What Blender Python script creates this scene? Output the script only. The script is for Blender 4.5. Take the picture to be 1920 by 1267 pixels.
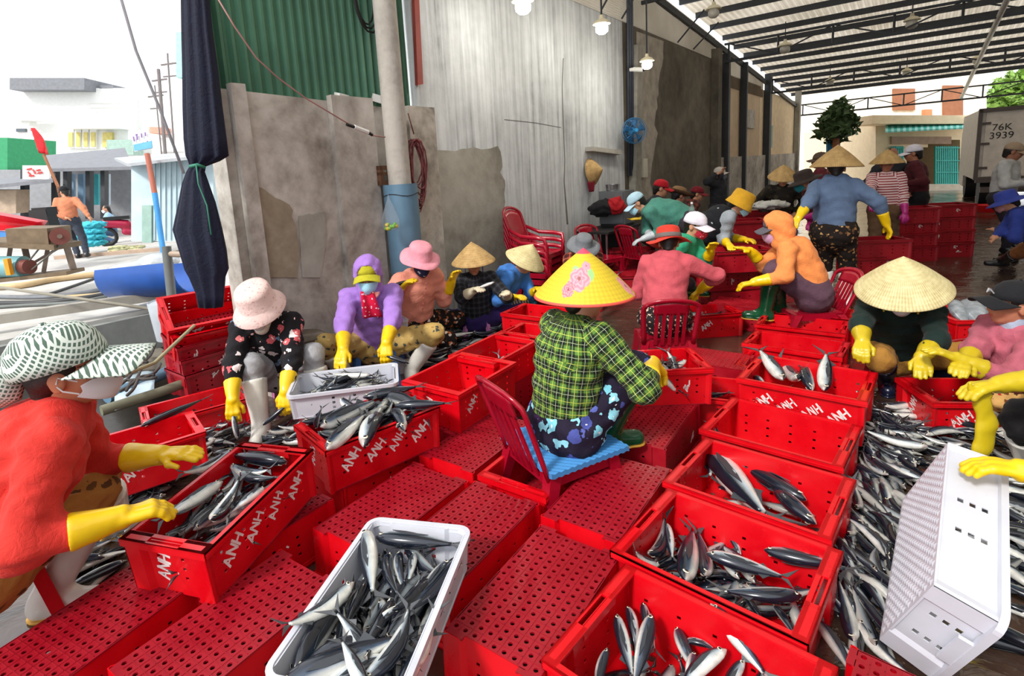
import bpy, bmesh, math, random, time
import numpy as np
from mathutils import Vector, Matrix, Euler
T0 = time.time()
for o in list(bpy.data.objects): bpy.data.objects.remove(o)
SC = bpy.context.scene
COL = SC.collection
R = math.radians
# ---------------------------------------------------------------- camera
F_PX, PITCH, ROLL, PPX, PPY, CAM_H = 1017.0, R(9.54), R(3.5), 916.0, 494.0, 1.70
FW = Vector((0, math.cos(PITCH), -math.sin(PITCH)))
_rt = Vector((1, 0, 0)); _up = _rt.cross(FW)
RT = _rt * math.cos(ROLL) - _up * math.sin(ROLL)
UP = _up * math.cos(ROLL) + _rt * math.sin(ROLL)
CAM = Vector((0, 0, CAM_H))
cam = bpy.data.cameras.new('camera'); camo = bpy.data.objects.new('camera', cam); COL.objects.link(camo)
mw = Matrix((RT, UP, -FW)).transposed().to_4x4(); mw.translation = CAM
camo.matrix_world = mw
cam.sensor_fit = 'HORIZONTAL'; cam.sensor_width = 36.0; cam.lens = F_PX * 36.0 / 1920.0
cam.shift_x = (960.0 - PPX) / 1920.0; cam.shift_y = (PPY - 633.5) / 1920.0
cam.clip_end = 500
SC.camera = camo
# ---------------------------------------------------------------- sky, sun, exposure
w = bpy.data.worlds.new('overcast_sky'); SC.world = w; w.use_nodes = True
bg = w.node_tree.nodes['Background']; bg.inputs[0].default_value = (0.95, 0.975, 1.0, 1); bg.inputs[1].default_value = 1.2
sl = bpy.data.lights.new('hazy_sun', 'SUN'); sl.energy = 2.2; sl.angle = R(9); sl.color = (1.0, 0.96, 0.9)
so = bpy.data.objects.new('hazy_sun', sl); COL.objects.link(so)
so.rotation_euler = Vector((-0.55, -0.62, 0.75)).to_track_quat('Z', 'Y').to_euler()
SC.view_settings.view_transform = 'Standard'; SC.view_settings.look = 'None'
SC.view_settings.gamma = 1.0; SC.view_settings.use_curve_mapping = False
SC.view_settings.exposure = 0.55
# ---------------------------------------------------------------- pixel helpers (1920x1267 frame -> points in the place)
def ray(px, py): return (FW + RT * ((px - PPX) / F_PX) + UP * ((PPY - py) / F_PX))
def Zp(px, py, z):
    d = ray(px, py); return CAM + d * ((z - CAM_H) / d.z)
def Dp(px, py, d): return CAM + ray(px, py) * d
WH = R(38.5)                                   # heading of the long wall
WD = Vector((math.sin(WH), math.cos(WH), 0)); WN = Vector((math.cos(WH), -math.sin(WH), 0))   # along wall, inward
W0 = Vector((2.7, 10.0, 0))
def wu(u, v, z): return Vector((W0.x + WD.x * u + WN.x * v, W0.y + WD.y * u + WN.y * v, z))
def Wp(px, py, off=0.0):                        # pixel -> (u, z) on the wall plane set off inward by off
    d = ray(px, py); b = W0 + WN * off
    t = (b - CAM).dot(WN) / d.dot(WN); p = CAM + d * t
    return (p - W0).dot(WD), p.z
# ---------------------------------------------------------------- objects
def link(o, parent=None):
    COL.objects.link(o)
    if parent is not None: o.parent = parent
    return o
def tag(o, label=None, cat=None, group=None, kind=None):
    if label: o['label'] = label
    if cat: o['category'] = cat
    if group: o['group'] = group
    if kind: o['kind'] = kind
    return o
def empty(name, loc=(0, 0, 0), rot=(0, 0, 0), label=None, cat=None, group=None):
    o = bpy.data.objects.new(name, None); o.empty_display_size = 0.1
    o.location = loc; o.rotation_euler = rot; COL.objects.link(o)
    return tag(o, label, cat, group)
def inst(name, mesh, parent=None, loc=(0, 0, 0), rot=(0, 0, 0), sc=(1, 1, 1)):
    o = bpy.data.objects.new(name, mesh); COL.objects.link(o)
    o.parent = parent; o.location = loc; o.rotation_euler = rot; o.scale = sc
    return o
class MB:
    def __init__(s): s.v = []; s.f = []; s.mi = []; s.smooth = False; s.cur = 0
    def add(s, vs, fs):
        b = len(s.v); s.v += [tuple(v) for v in vs]; s.f += [tuple(b + i for i in f) for f in fs]; s.mi += [s.cur] * len(fs); return s
    def box(s, c, d, rot=None, taper=1.0):
        x, y, z = d[0] / 2, d[1] / 2, d[2] / 2
        vs = [Vector((sx * x * (taper if sz > 0 else 1), sy * y * (taper if sz > 0 else 1), sz * z)) for sz in (-1, 1) for sx, sy in ((-1, -1), (1, -1), (1, 1), (-1, 1))]
        if rot is not None:
            m = rot if isinstance(rot, Matrix) else Euler(rot).to_matrix()
            vs = [m @ v for v in vs]
        c = Vector(c)
        return s.add([v + c for v in vs], [(3, 2, 1, 0), (4, 5, 6, 7), (0, 1, 5, 4), (1, 2, 6, 5), (2, 3, 7, 6), (3, 0, 4, 7)])
    def bar(s, a, b, wd, ht, up=(0, 0, 1)):       # rectangular bar between two points
        a = Vector(a); b = Vector(b); d = b - a; L = d.length
        if L < 1e-6: return s
        z = d.normalized(); x = Vector(up).cross(z)
        if x.length < 1e-4: x = Vector((1, 0, 0)).cross(z)
        x.normalize(); y = z.cross(x)
        m = Matrix((x, y, z)).transposed()
        return s.box((a + b) / 2, (wd, ht, L), m)
    def tube(s, pts, r, n=8, cap=True, flat=None):
        pts = [Vector(p) for p in pts]; N = len(pts); rs = r if hasattr(r, '__len__') else [r] * N
        vs = []; ref = None
        for i, p in enumerate(pts):
            t = (pts[min(i + 1, N - 1)] - pts[max(i - 1, 0)])
            t = t.normalized() if t.length > 1e-9 else Vector((0, 0, 1))
            if ref is None:
                ref = Vector((0, 0, 1)) if abs(t.z) < 0.9 else Vector((1, 0, 0))
            x = (ref - t * ref.dot(t)).normalized(); y = t.cross(x); ref = x
            for k in range(n):
                a = 2 * math.pi * k / n
                vs.append(p + x * (math.cos(a) * rs[i]) + y * (math.sin(a) * rs[i] * (flat or 1)))
        fs = [(i * n + k, i * n + (k + 1) % n, (i + 1) * n + (k + 1) % n, (i + 1) * n + k) for i in range(N - 1) for k in range(n)]
        if cap: fs += [tuple(range(n))[::-1], tuple((N - 1) * n + k for k in range(n))]
        return s.add(vs, fs)
    def lathe(s, prof, n=24, c=(0, 0, 0), sx=1, sy=1, close=False):
        c = Vector(c); N = len(prof); vs = []
        for r, z in prof:
            for k in range(n):
                a = 2 * math.pi * k / n; vs.append(c + Vector((r * math.cos(a) * sx, r * math.sin(a) * sy, z)))
        fs = [(i * n + k, i * n + (k + 1) % n, (i + 1) * n + (k + 1) % n, (i + 1) * n + k) for i in range(N - 1) for k in range(n)]
        return s.add(vs, fs)
    def prism(s, poly, h, m=None):                # extrude polygon (x,y) by h along local z, m = 4x4
        n = len(poly); m = m or Matrix()
        vs = [m @ Vector((x, y, 0)) for x, y in poly] + [m @ Vector((x, y, h)) for x, y in poly]
        return s.add(vs, [tuple(range(n))[::-1], tuple(range(n, 2 * n))] + [(i, (i + 1) % n, n + (i + 1) % n, n + i) for i in range(n)])
    def grid(s, fn, nu, nv):
        vs = [fn(i / (nu - 1), j / (nv - 1)) for i in range(nu) for j in range(nv)]
        return s.add(vs, [(i * nv + j, (i + 1) * nv + j, (i + 1) * nv + j + 1, i * nv + j + 1) for i in range(nu - 1) for j in range(nv - 1)])
    def sheet(s, fn, nu, nv, nrm):                # thick sheet: fn(u,v) point, nrm offset vector or function
        A = [[Vector(fn(i / (nu - 1), j / (nv - 1))) for j in range(nv)] for i in range(nu)]
        off = nrm if callable(nrm) else (lambda u, v: Vector(nrm))
        B = [[A[i][j] + off(i / (nu - 1), j / (nv - 1)) for j in range(nv)] for i in range(nu)]
        vs = [A[i][j] for i in range(nu) for j in range(nv)] + [B[i][j] for i in range(nu) for j in range(nv)]
        n = nu * nv; I = lambda i, j: i * nv + j
        fs = []
        for i in range(nu - 1):
            for j in range(nv - 1):
                fs.append((I(i, j), I(i, j + 1), I(i + 1, j + 1), I(i + 1, j)))
                fs.append((n + I(i, j), n + I(i + 1, j), n + I(i + 1, j + 1), n + I(i, j + 1)))
        for i in range(nu - 1):
            fs.append((I(i, 0), I(i + 1, 0), n + I(i + 1, 0), n + I(i, 0))); fs.append((I(i, nv - 1), n + I(i, nv - 1), n + I(i + 1, nv - 1), I(i + 1, nv - 1)))
        for j in range(nv - 1):
            fs.append((I(0, j), n + I(0, j), n + I(0, j + 1), I(0, j + 1))); fs.append((I(nu - 1, j), I(nu - 1, j + 1), n + I(nu - 1, j + 1), n + I(nu - 1, j)))
        return s.add(vs, fs)
    def mesh(s, name, mats, smooth=None, fixn=True):
        me = bpy.data.meshes.new(name); me.from_pydata(s.v, [], s.f)
        for m in (mats if isinstance(mats, (list, tuple)) else [mats]): me.materials.append(m)
        if any(s.mi): me.polygons.foreach_set('material_index', s.mi)
        if fixn:
            bm = bmesh.new(); bm.from_mesh(me); bmesh.ops.recalc_face_normals(bm, faces=bm.faces); bm.to_mesh(me); bm.free()
        if smooth is None: smooth = s.smooth
        if smooth:
            me.polygons.foreach_set('use_smooth', [True] * len(me.polygons))
            if smooth != True: me.set_sharp_from_angle(angle=R(smooth))
        me.update(); return me
    def build(s, name, mats, parent=None, loc=(0, 0, 0), rot=(0, 0, 0), smooth=None, **t):
        o = inst(name, s.mesh(name, mats, smooth), parent, loc, rot)
        tag(o, **t); return o
# ---------------------------------------------------------------- materials (all node based)
class NT:
    def __init__(s, name):
        s.m = bpy.data.materials.new(name); s.m.use_nodes = True; s.t = s.m.node_tree
        s.b = s.t.nodes['Principled BSDF']; s.out = s.t.nodes['Material Output']
    def n(s, kind, **kw):
        nd = s.t.nodes.new(kind)
        for k, v in kw.items(): setattr(nd, k, v)
        return nd
    def put(s, sock, v):
        if v is None: return
        if hasattr(v, 'is_linked') or isinstance(v, bpy.types.NodeSocket): s.t.links.new(v, sock)
        else:
            if isinstance(v, tuple) and len(v) == 3 and sock.type == 'RGBA': v = v + (1,)
            sock.default_value = v
    def math(s, op, a, b=None, c=None):
        nd = s.n('ShaderNodeMath', operation=op)
        for i, v in enumerate((a, b, c)):
            if v is not None: s.put(nd.inputs[i], v)
        return nd.outputs[0]
    def mix(s, f, a, b, blend='MIX'):
        nd = s.n('ShaderNodeMix', data_type='RGBA', blend_type=blend)
        s.put(nd.inputs[0], f); s.put(nd.inputs[6], a); s.put(nd.inputs[7], b); return nd.outputs[2]
    def coord(s, which='Object', scale=None, rot=None):
        o = s.n('ShaderNodeTexCoord').outputs[which]
        if scale is not None or rot is not None:
            mp = s.n('ShaderNodeMapping'); s.t.links.new(o, mp.inputs[0])
            if scale is not None: mp.inputs['Scale'].default_value = scale if isinstance(scale, tuple) else (scale,) * 3
            if rot is not None: mp.inputs['Rotation'].default_value = rot
            o = mp.outputs[0]
        return o
    def noise(s, vec, scale=5, detail=3, rough=0.55, dist=0):
        nd = s.n('ShaderNodeTexNoise'); s.put(nd.inputs['Vector'], vec); nd.inputs['Scale'].default_value = scale
        nd.inputs['Detail'].default_value = detail; nd.inputs['Roughness'].default_value = rough; nd.inputs['Distortion'].default_value = dist
        return nd.outputs[0]
    def voro(s, vec, scale=5, feature='F1', rnd=1.0):
        nd = s.n('ShaderNodeTexVoronoi', feature=feature); s.put(nd.inputs['Vector'], vec); nd.inputs['Scale'].default_value = scale; nd.inputs['Randomness'].default_value = rnd
        return nd
    def ramp(s, f, stops, interp='LINEAR'):
        nd = s.n('ShaderNodeValToRGB'); cr = nd.color_ramp; cr.interpolation = interp
        while len(cr.elements) < len(stops): cr.elements.new(0.5)
        for e, (p, c) in zip(cr.elements, stops):
            e.position = p; e.color = (c if isinstance(c, tuple) else (c, c, c)) + (1,)
        s.put(nd.inputs[0], f); return nd.outputs[0]
    def sep(s, v):
        nd = s.n('ShaderNodeSeparateXYZ'); s.put(nd.inputs[0], v); return nd.outputs
    def bump(s, h, strength=0.3, dist=0.01):
        nd = s.n('ShaderNodeBump'); nd.inputs['Strength'].default_value = strength; nd.inputs['Distance'].default_value = dist
        s.put(nd.inputs['Height'], h); s.t.links.new(nd.outputs[0], s.b.inputs['Normal'])
    def fin(s, col=None, rough=None, metal=None, spec=None, coat=None, sss=None, sheen=None):
        s.put(s.b.inputs['Base Color'], col); s.put(s.b.inputs['Roughness'], rough); s.put(s.b.inputs['Metallic'], metal)
        s.put(s.b.inputs['Specular IOR Level'], spec); s.put(s.b.inputs['Coat Weight'], coat)
        s.put(s.b.inputs['Sheen Weight'], sheen)
        return s.m
def srgb(r, g, b):
    f = lambda c: ((c / 255 + 0.055) / 1.055) ** 2.4 if c / 255 > 0.04045 else c / 255 / 12.92
    return (f(r), f(g), f(b))
_mc = {}
def plain(name, rgb, rough=0.6, metal=0.0, var=0.12, vscale=6.0, bump=0.0, bscale=40.0, spec=0.5, coat=0.0, sheen=0.0):
    if name in _mc: return _mc[name]
    t = NT(name); c = srgb(*rgb); v = t.coord()
    n = t.noise(v, vscale, 4)
    dark = tuple(x * (1 - var) for x in c); lite = tuple(min(1, x * (1 + var)) for x in c)
    col = t.ramp(n, [(0.3, dark), (0.7, lite)])
    if bump: t.bump(t.noise(v, bscale, 3), bump, 0.01)
    _mc[name] = t.fin(col, rough, metal, spec, coat, sheen=sheen); return _mc[name]
def vcol_mat(name, rough=0.5, metal=0.0, spec=0.5, coat=0.0, bump=0.0, bscale=60, var=0.0, vscale=20):
    t = NT(name); a = t.n('ShaderNodeVertexColor', layer_name='Col').outputs[0]
    if var:
        a = t.mix(0.999, a, t.ramp(t.noise(t.coord(), vscale, 4), [(0.3, (1 - var,) * 3), (0.7, (1.0,) * 3)]), 'MULTIPLY')
    if bump: t.bump(t.noise(t.coord(), bscale, 3), bump, 0.005)
    return t.fin(a, rough, metal, spec, coat)
def set_vcol(me, cols):
    ca = me.color_attributes.new('Col', 'FLOAT_COLOR', 'POINT')
    a = np.ones((len(me.vertices), 4), np.float32); a[:, :3] = np.asarray(cols, np.float32)
    ca.data.foreach_set('color', a.ravel())
# ================================================================ setting: surfaces
def m_floor():
    t = NT('wet_concrete_floor'); v = t.coord()
    n1 = t.noise(v, 0.9, 5, 0.6); n2 = t.noise(v, 7, 4)
    c = t.ramp(t.math('MULTIPLY_ADD', n2, 0.35, t.math('MULTIPLY', n1, 0.65)), [(0.3, srgb(38, 27, 23)), (0.55, srgb(78, 60, 50)), (0.75, srgb(104, 88, 76))])
    r = t.ramp(n1, [(0.48, 0.05), (0.7, 0.34)])
    t.bump(t.noise(v, 3.5, 4, 0.6, 0.6), 0.35, 0.05)
    return t.fin(c, r, spec=0.9)
M_FLOOR = m_floor()
def m_conc(name, cols, sc=1.4, rough=0.85, streak=0.0, bump=0.25):
    t = NT(name); v = t.coord()
    n = t.noise(v, sc, 6, 0.62, 0.5); n2 = t.noise(v, sc * 6, 4)
    f = t.math('MULTIPLY_ADD', n2, 0.3, t.math('MULTIPLY', n, 0.7))
    if streak:
        vs = t.coord('Object', (14, 14, 0.55)); f = t.math('MULTIPLY_ADD', t.noise(vs, 1.0, 5, 0.65), streak, t.math('MULTIPLY', f, 1 - streak))
    c = t.ramp(f, [(0.28 + 0.44 * i / (len(cols) - 1), srgb(*q)) for i, q in enumerate(cols)])
    t.bump(t.noise(v, 30, 5, 0.7), bump, 0.02)
    return t.fin(c, rough, spec=0.3)
M_CONC = m_conc('stained_concrete', [(92, 86, 79), (160, 153, 144), (200, 194, 186), (222, 217, 210)])
M_WHITE = m_conc('streaked_white_plaster', [(92, 94, 95), (178, 182, 185), (212, 216, 219), (226, 229, 231)], 0.9, streak=0.55)
M_GREYP = m_conc('bare_grey_render', [(110, 107, 98), (158, 155, 145), (182, 179, 170)], 1.2)
M_BROWNW = m_conc('dark_damp_render', [(66, 61, 54), (104, 97, 86), (134, 126, 112)], 0.9)
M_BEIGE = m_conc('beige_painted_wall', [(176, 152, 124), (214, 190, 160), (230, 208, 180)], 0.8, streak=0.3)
M_DECK = m_conc('pale_concrete_deck', [(150, 146, 140), (186, 183, 178), (205, 203, 199)], 0.7)
M_BLOCK = m_conc('grey_block_face', [(104, 106, 104), (140, 142, 139), (160, 161, 157)], 1.5)
M_MUD = plain('dark_wet_mud', (46, 42, 38), 0.35, bump=0.4, bscale=9)
M_STREET = m_conc('pale_street_concrete', [(158, 152, 142), (190, 184, 174), (206, 200, 190)], 0.5)
def m_roofsheet():
    t = NT('translucent_roof_sheet'); v = t.coord()
    c = t.ramp(t.noise(v, 0.8, 4), [(0.3, srgb(184, 174, 156)), (0.7, srgb(214, 205, 190))])
    tr = t.n('ShaderNodeBsdfTranslucent'); t.put(tr.inputs[0], c)
    df = t.n('ShaderNodeBsdfDiffuse'); t.put(df.inputs[0], c)
    mx = t.n('ShaderNodeMixShader'); mx.inputs[0].default_value = 0.5
    t.t.links.new(df.outputs[0], mx.inputs[1]); t.t.links.new(tr.outputs[0], mx.inputs[2]); t.t.links.new(mx.outputs[0], t.out.inputs[0])
    return t.m
M_ROOF = m_roofsheet()
M_STEEL = plain('dark_painted_steel', (52, 55, 60), 0.55, 0.3)
M_GREEN = plain('green_corrugated_steel', (76, 122, 98), 0.5, 0.1, 0.25, 1.5)
M_RUST = plain('rusty_brown', (98, 66, 46), 0.8)
M_BLACK = plain('matte_black', (22, 22, 24), 0.6)
M_OFFW = plain('off_white', (226, 226, 222), 0.6, var=0.05)
# ================================================================ floor, deck, street
def slab(name, pts, z0, z1, mat, **t):
    b = MB(); n = len(pts)
    b.add([(p.x, p.y, z1) for p in pts] + [(p.x, p.y, z0) for p in pts], [tuple(range(n)), tuple(range(2 * n - 1, n - 1, -1))] + [(i, n + i, n + (i + 1) % n, (i + 1) % n) for i in range(n)])
    return b.build(name, mat, **t)
U_END = Wp(1492, 300)[0]
slab('floor', [wu(-22, 0.0, 0), wu(U_END, 0.0, 0), wu(U_END, 26, 0), wu(-22, 26, 0)], -0.4, 0, M_FLOOR, kind='structure')
slab('drain_bed', [wu(-22, -3.05, 0), wu(-6.0, -3.05, 0), wu(-6.0, 0.0, 0), wu(-22, 0.0, 0)], -0.5, -0.12, M_MUD, kind='structure', label='dark wet drain bed between floor and concrete deck')
slab('outdoor_deck', [wu(-60, -60, 0), wu(10, -60, 0), wu(10, -3.0, 0), wu(-60, -3.0, 0)], -0.5, 0.34, M_DECK, kind='structure', label='pale concrete deck outside the open left side')
b = MB()
for i in range(9):
    u0 = -20 + i * 1.5; b.box(wu(u0 + 0.75, -2.97, 0.0), (1.48, 0.16, 0.6), (0, 0, R(90) - WH))
b.build('deck_retaining_wall', M_BLOCK, kind='structure', label='grey block face of the raised concrete deck')
slab('street_ground', [wu(U_END, -40, 0), wu(U_END + 70, -40, 0), wu(U_END + 70, 60, 0), wu(U_END, 60, 0)], -0.4, -0.01, M_STREET, kind='structure')
# ================================================================ long wall, by its parts
def wbox(bm, u0, u1, z0, z1, v0, v1):
    c = wu((u0 + u1) / 2, (v0 + v1) / 2, (z0 + z1) / 2); bm.box(c, (abs(u1 - u0), abs(v1 - v0), abs(z1 - z0)), (0, 0, R(90) - WH)); return bm
def wprism(bm, pxpoly, v0, v1):
    q = [Wp(*p) for p in pxpoly]; n = len(q)
    bm.add([wu(u, v0, z) for u, z in q] + [wu(u, v1, z) for u, z in q], [tuple(range(n)), tuple(range(2 * n - 1, n - 1, -1))] + [(i, n + i, n + (i + 1) % n, (i + 1) % n) for i in range(n)])
    return bm
uA = Wp(424, 300)[0]; uB = Wp(800, 300)[0]; uC = Wp(772, 100)[0]; uD = Wp(1166, 200)[0]; uE = Wp(1338, 200)[0]; uF = Wp(1425, 200)[0]
zl0 = Wp(446, 168)[1]; zl1 = Wp(800, 210)[1]
def jag(a, bb, n, amp, seed):                    # ragged pixel edge between two pixel points
    r = random.Random(seed); return [(a[0] + (bb[0] - a[0]) * i / n + r.uniform(-amp, amp), a[1] + (bb[1] - a[1]) * i / n + r.uniform(-amp, amp)) for i in range(n + 1)]
b = MB(); n = 8
b.add([wu(uA, 0, -0.4), wu(uB, 0, -0.4), wu(uB, 0, zl1), wu(uA, 0, zl0), wu(uA, -0.22, -0.4), wu(uB, -0.22, -0.4), wu(uB, -0.22, zl1), wu(uA, -0.22, zl0)],
      [(0, 1, 2, 3), (7, 6, 5, 4), (0, 4, 5, 1), (1, 5, 6, 2), (2, 6, 7, 3), (3, 7, 4, 0)])
wl = b.build('wall_left', M_CONC, kind='structure', label='low stained concrete wall under green metal cladding')
for k, (pa, pb) in enumerate((((424, 165), (452, 167)), ((612, 186), (690, 194)), ((756, 205), (806, 211)))):
    b = MB(); u0 = Wp(*pa)[0]; u1 = Wp(*pb)[0]; wbox(b, u0, u1, -0.3, Wp(*pa)[1] + 0.03, 0.002, 0.07); b.build('pilaster', M_CONC, wl)
b = MB(); wprism(b, [(470, 348)] + jag((476, 346), (540, 385), 5, 3, 1) + jag((545, 392), (560, 470), 5, 3, 2) + [(556, 520), (470, 520)], 0.002, 0.012)
b.build('bare_patch', m_conc('ochre_bare_render', [(116, 104, 86), (150, 138, 118), (176, 166, 148)], 2.0), wl)
b = MB(); wprism(b, jag((560, 405), (606, 398), 5, 2, 3) + [(612, 440), (600, 520), (566, 520)], 0.002, 0.010); b.build('bare_patch', M_GREYP, wl)
# white plastered wall
b = MB(); zt = 4.08
wbox(b, uC, uD, -0.3, zt, -0.25, 0.03)
ww = b.build('wall_back', M_WHITE, kind='structure', label='tall white plastered wall with dark vertical streaks')
b = MB(); wprism(b, jag((806, 285), (926, 276), 9, 3, 4) + jag((932, 282), (946, 420), 10, 4, 5) + jag((946, 425), (956, 520), 6, 3, 6) + [(806, 520)], 0.032, 0.045); b.build('bare_patch', M_GREYP, ww)
b = MB(); wprism(b, [(1052, 110), (1053, 110), (1051, 160), (1053, 230), (1056, 300), (1055, 340), (1062, 420), (1059, 420), (1053.5, 340), (1055, 300), (1051.5, 230), (1050, 160)], 0.0305, 0.034); b.build('crack', plain('crack_dark', (112, 110, 106), 0.9), ww)
b = MB(); wprism(b, [(1094, 276), (1150, 283), (1150, 291), (1094, 284)], 0.03, 0.16); b.build('ledge', plain('pale_ledge', (176, 172, 164), 0.9, bump=0.3), ww)
b = MB(); wprism(b, [(942, 224), (1000, 230), (1048, 239), (1048, 239.8), (1000, 231), (942, 225)], 0.0305, 0.034); b.build('crack', plain('crack_dark', (112, 110, 106), 0.9), ww)
b = MB(); wprism(b, [(765, 0), (774, 0), (782, 160), (772, 162)], 0.05, 0.09); b.build('red_trim', plain('dull_red_paint', (150, 66, 58), 0.7), ww)
# pilaster with conduits, damp wall, peeling strip
b = MB(); wbox(b, uD, uE, -0.3, zt, -0.25, 0.03)
wd = b.build('wall_damp', M_BROWNW, kind='structure', label='dark damp rendered wall behind the workers')
b = MB(); wprism(b, [(1190, 60)] + [(1240, 78)] + jag((1240, 100), (1228, 200), 8, 3, 7) + jag((1228, 205), (1222, 300), 6, 4, 8) + jag((1219, 305), (1216, 400), 5, 3, 9) + [(1188, 400)], 0.032, 0.046)
b.build('peeling_strip', plain('peeling_pale_paint', (168, 160, 148), 0.85, var=0.25, vscale=5, bump=0.3), wd)
b = MB(); wprism(b, [(1180, 86), (1190, 88), (1186, 400), (1176, 400)], 0.03, 0.16); b.build('pilaster', M_GREYP, wd)
b = MB()
for px in (1167, 1171, 1175):
    q0 = Wp(px, -60); q1 = Wp(px + 3, 330); b.tube([wu(q0[0], 0.09, 5.0), wu(q0[0], 0.09, q0[1]), wu(q1[0], 0.09, q1[1])], 0.022, 8)
b.build('conduit', plain('grey_blue_conduit', (66, 72, 84), 0.45), wd, smooth=True)
# far wall: half wall with cap, beige panels, posts
b = MB(); wbox(b, uE, uF, -0.3, zt - 0.2, -0.25, 0.0)
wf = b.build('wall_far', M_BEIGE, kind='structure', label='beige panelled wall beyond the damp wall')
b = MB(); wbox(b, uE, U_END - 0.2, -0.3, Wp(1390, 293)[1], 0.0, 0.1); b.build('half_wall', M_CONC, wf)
b = MB(); wbox(b, uF, U_END - 0.1, -0.3, 3.8, -0.25, 0.0); b.build('end_panel', plain('sunlit_beige_paint', (238, 214, 178), 0.8, bump=0.1), wf)  # paler beige: the sunlight on this panel is put into its colour
b = MB(); q = Wp(1442, 253); wbox(b, q[0] - 0.28, q[0] + 0.28, 1.95, 2.7, 0.0, 0.06); nb = b.build('notice_board', plain('teal_notice', (90, 150, 150), 0.5), wf)
b = MB(); wbox(b, Wp(1392, 200)[0], Wp(1413, 200)[0], Wp(1400, 240)[1], Wp(1400, 205)[1], 0.0, 0.05); b.build('wall_niche', M_CONC, wf)
for k, (px, wdt) in enumerate(((1334, 0.30), (1352, 0.16), (1386, 0.12), (1432, 0.3), (1489, 0.35))):
    b = MB(); u = Wp(px, 250)[0]; wbox(b, u - wdt / 2, u + wdt / 2, -0.2, 4.3, 0.02, 0.2)
    b.build('trim_%d' % (k + 1), (M_BROWNW, M_STEEL, M_STEEL, M_STEEL, M_GREYP)[k], kind='structure', label=('dark rendered pier at the end of the damp wall', 'thin dark steel post beside the rendered pier', 'slim dark steel post on the beige wall', 'thick dark steel post carrying the roof truss', 'grey concrete post at the bright street opening')[k])
# ================================================================ roof
uT = [Wp(1351, 84)[0], Wp(1436, 153)[0], U_END]
zT = [Wp(1351, 84)[1], Wp(1436, 153)[1], Wp(1495, 197)[1]]
sl_ = (zT[2] - zT[0]) / (uT[2] - uT[0])
def zr(u): return zT[0] + 0.52 + sl_ * (u - uT[0])
U0, V1 = -8.4, 17.0
b = MB(); NP = 126
vs = []; fs = []
nu = 14
for i in range(nu):
    u = U0 + (U_END + 0.3 - U0) * i / (nu - 1)
    for j in range(NP * 4 + 1):
        v = -0.3 + (V1 + 0.3) * j / (NP * 4); vs.append(wu(u, v, zr(u) + (0.0, 0.045, 0.045, 0.0)[j % 4]))
K = NP * 4 + 1
fs = [(i * K + j, i * K + j + 1, (i + 1) * K + j + 1, (i + 1) * K + j) for i in range(nu - 1) for j in range(K - 1)]
b.add(vs, fs)
ceil = b.build('ceiling', M_ROOF, kind='structure', label='pale translucent corrugated roof sheeting over the fish yard')
npur = 23
for i in range(npur):
    u = U0 + 0.3 + (U_END - U0 - 0.3) * i / (npur - 1)
    b = MB(); b.bar(wu(u, -0.25, zr(u) - 0.065), wu(u, V1, zr(u) - 0.065), 0.06, 0.13); b.build('purlin', M_STEEL, ceil)
uT = [uT[0] - (uT[1] - uT[0])] + uT
for ti, u in enumerate(uT):
    zt_ = zr(u) - 0.14; zb = zt_ - 0.42
    b = MB(); b.bar(wu(u, 0.1, zb), wu(u, V1, zb + 0.02), 0.06, 0.06); b.bar(wu(u, 0.1, zt_), wu(u, V1, zt_), 0.06, 0.05)
    tr = b.build('roof_truss', M_STEEL, ceil)
    nb_ = 15
    for k in range(nb_):
        va = 0.2 + (V1 - 0.3) * k / nb_; vb = 0.2 + (V1 - 0.3) * (k + 1) / nb_
        b = MB(); b.bar(wu(u, va, zb), wu(u, va, zt_), 0.035, 0.035); b.build('web_bar', M_STEEL, tr)
        b = MB(); b.bar(wu(u, va, zb if k % 2 else zt_), wu(u, vb, zt_ if k % 2 else zb), 0.03, 0.03); b.build('web_bar', M_STEEL, tr)
b = MB(); b.bar(wu(U0, 0.06, zr(U0) - 0.25), wu(U_END, 0.06, zr(U_END) - 0.25), 0.07, 0.12); b.build('eave_beam', M_STEEL, ceil)
b = MB(); b.tube([wu(U0 + 4, 5.2, zr(U0 + 4) - 0.6), wu(U_END, 5.2, zr(U_END) - 0.5)], 0.05, 8); b.build('drain_pipe', plain('white_pvc', (214, 214, 208), 0.4), ceil, smooth=True)
# horizontal corrugated strip between wall top and roof
def strip(u0, u1, zb, name):
    b = MB(); vs = []; N = 26; us = [u0 + (u1 - u0) * i / 5 for i in range(6)]
    for u in us:
        for j in range(N * 2 + 1): vs.append(wu(u, 0.0 + (0.035 if j % 2 else 0), zb + (zr(u) - 0.1 - zb) * j / (N * 2)))
    K = N * 2 + 1
    b.add(vs, [(i * K + j, i * K + j + 1, (i + 1) * K + j + 1, (i + 1) * K + j) for i in range(5) for j in range(K - 1)])
    return b.build(name, M_ROOF, ceil)
strip(uC - 0.2, uE, 4.05, 'eave_cladding'); strip(uE, uF + 0.3, 3.55, 'eave_cladding')
b = MB()
for px in (1122, 1160, 1265, 1295): u = Wp(px, 60)[0]; b.bar(wu(u, 0.06, 4.1), wu(u + 0.3, 0.5, zr(u) - 0.2), 0.03, 0.03)
b.build('eave_braces', M_STEEL, ceil)
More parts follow.
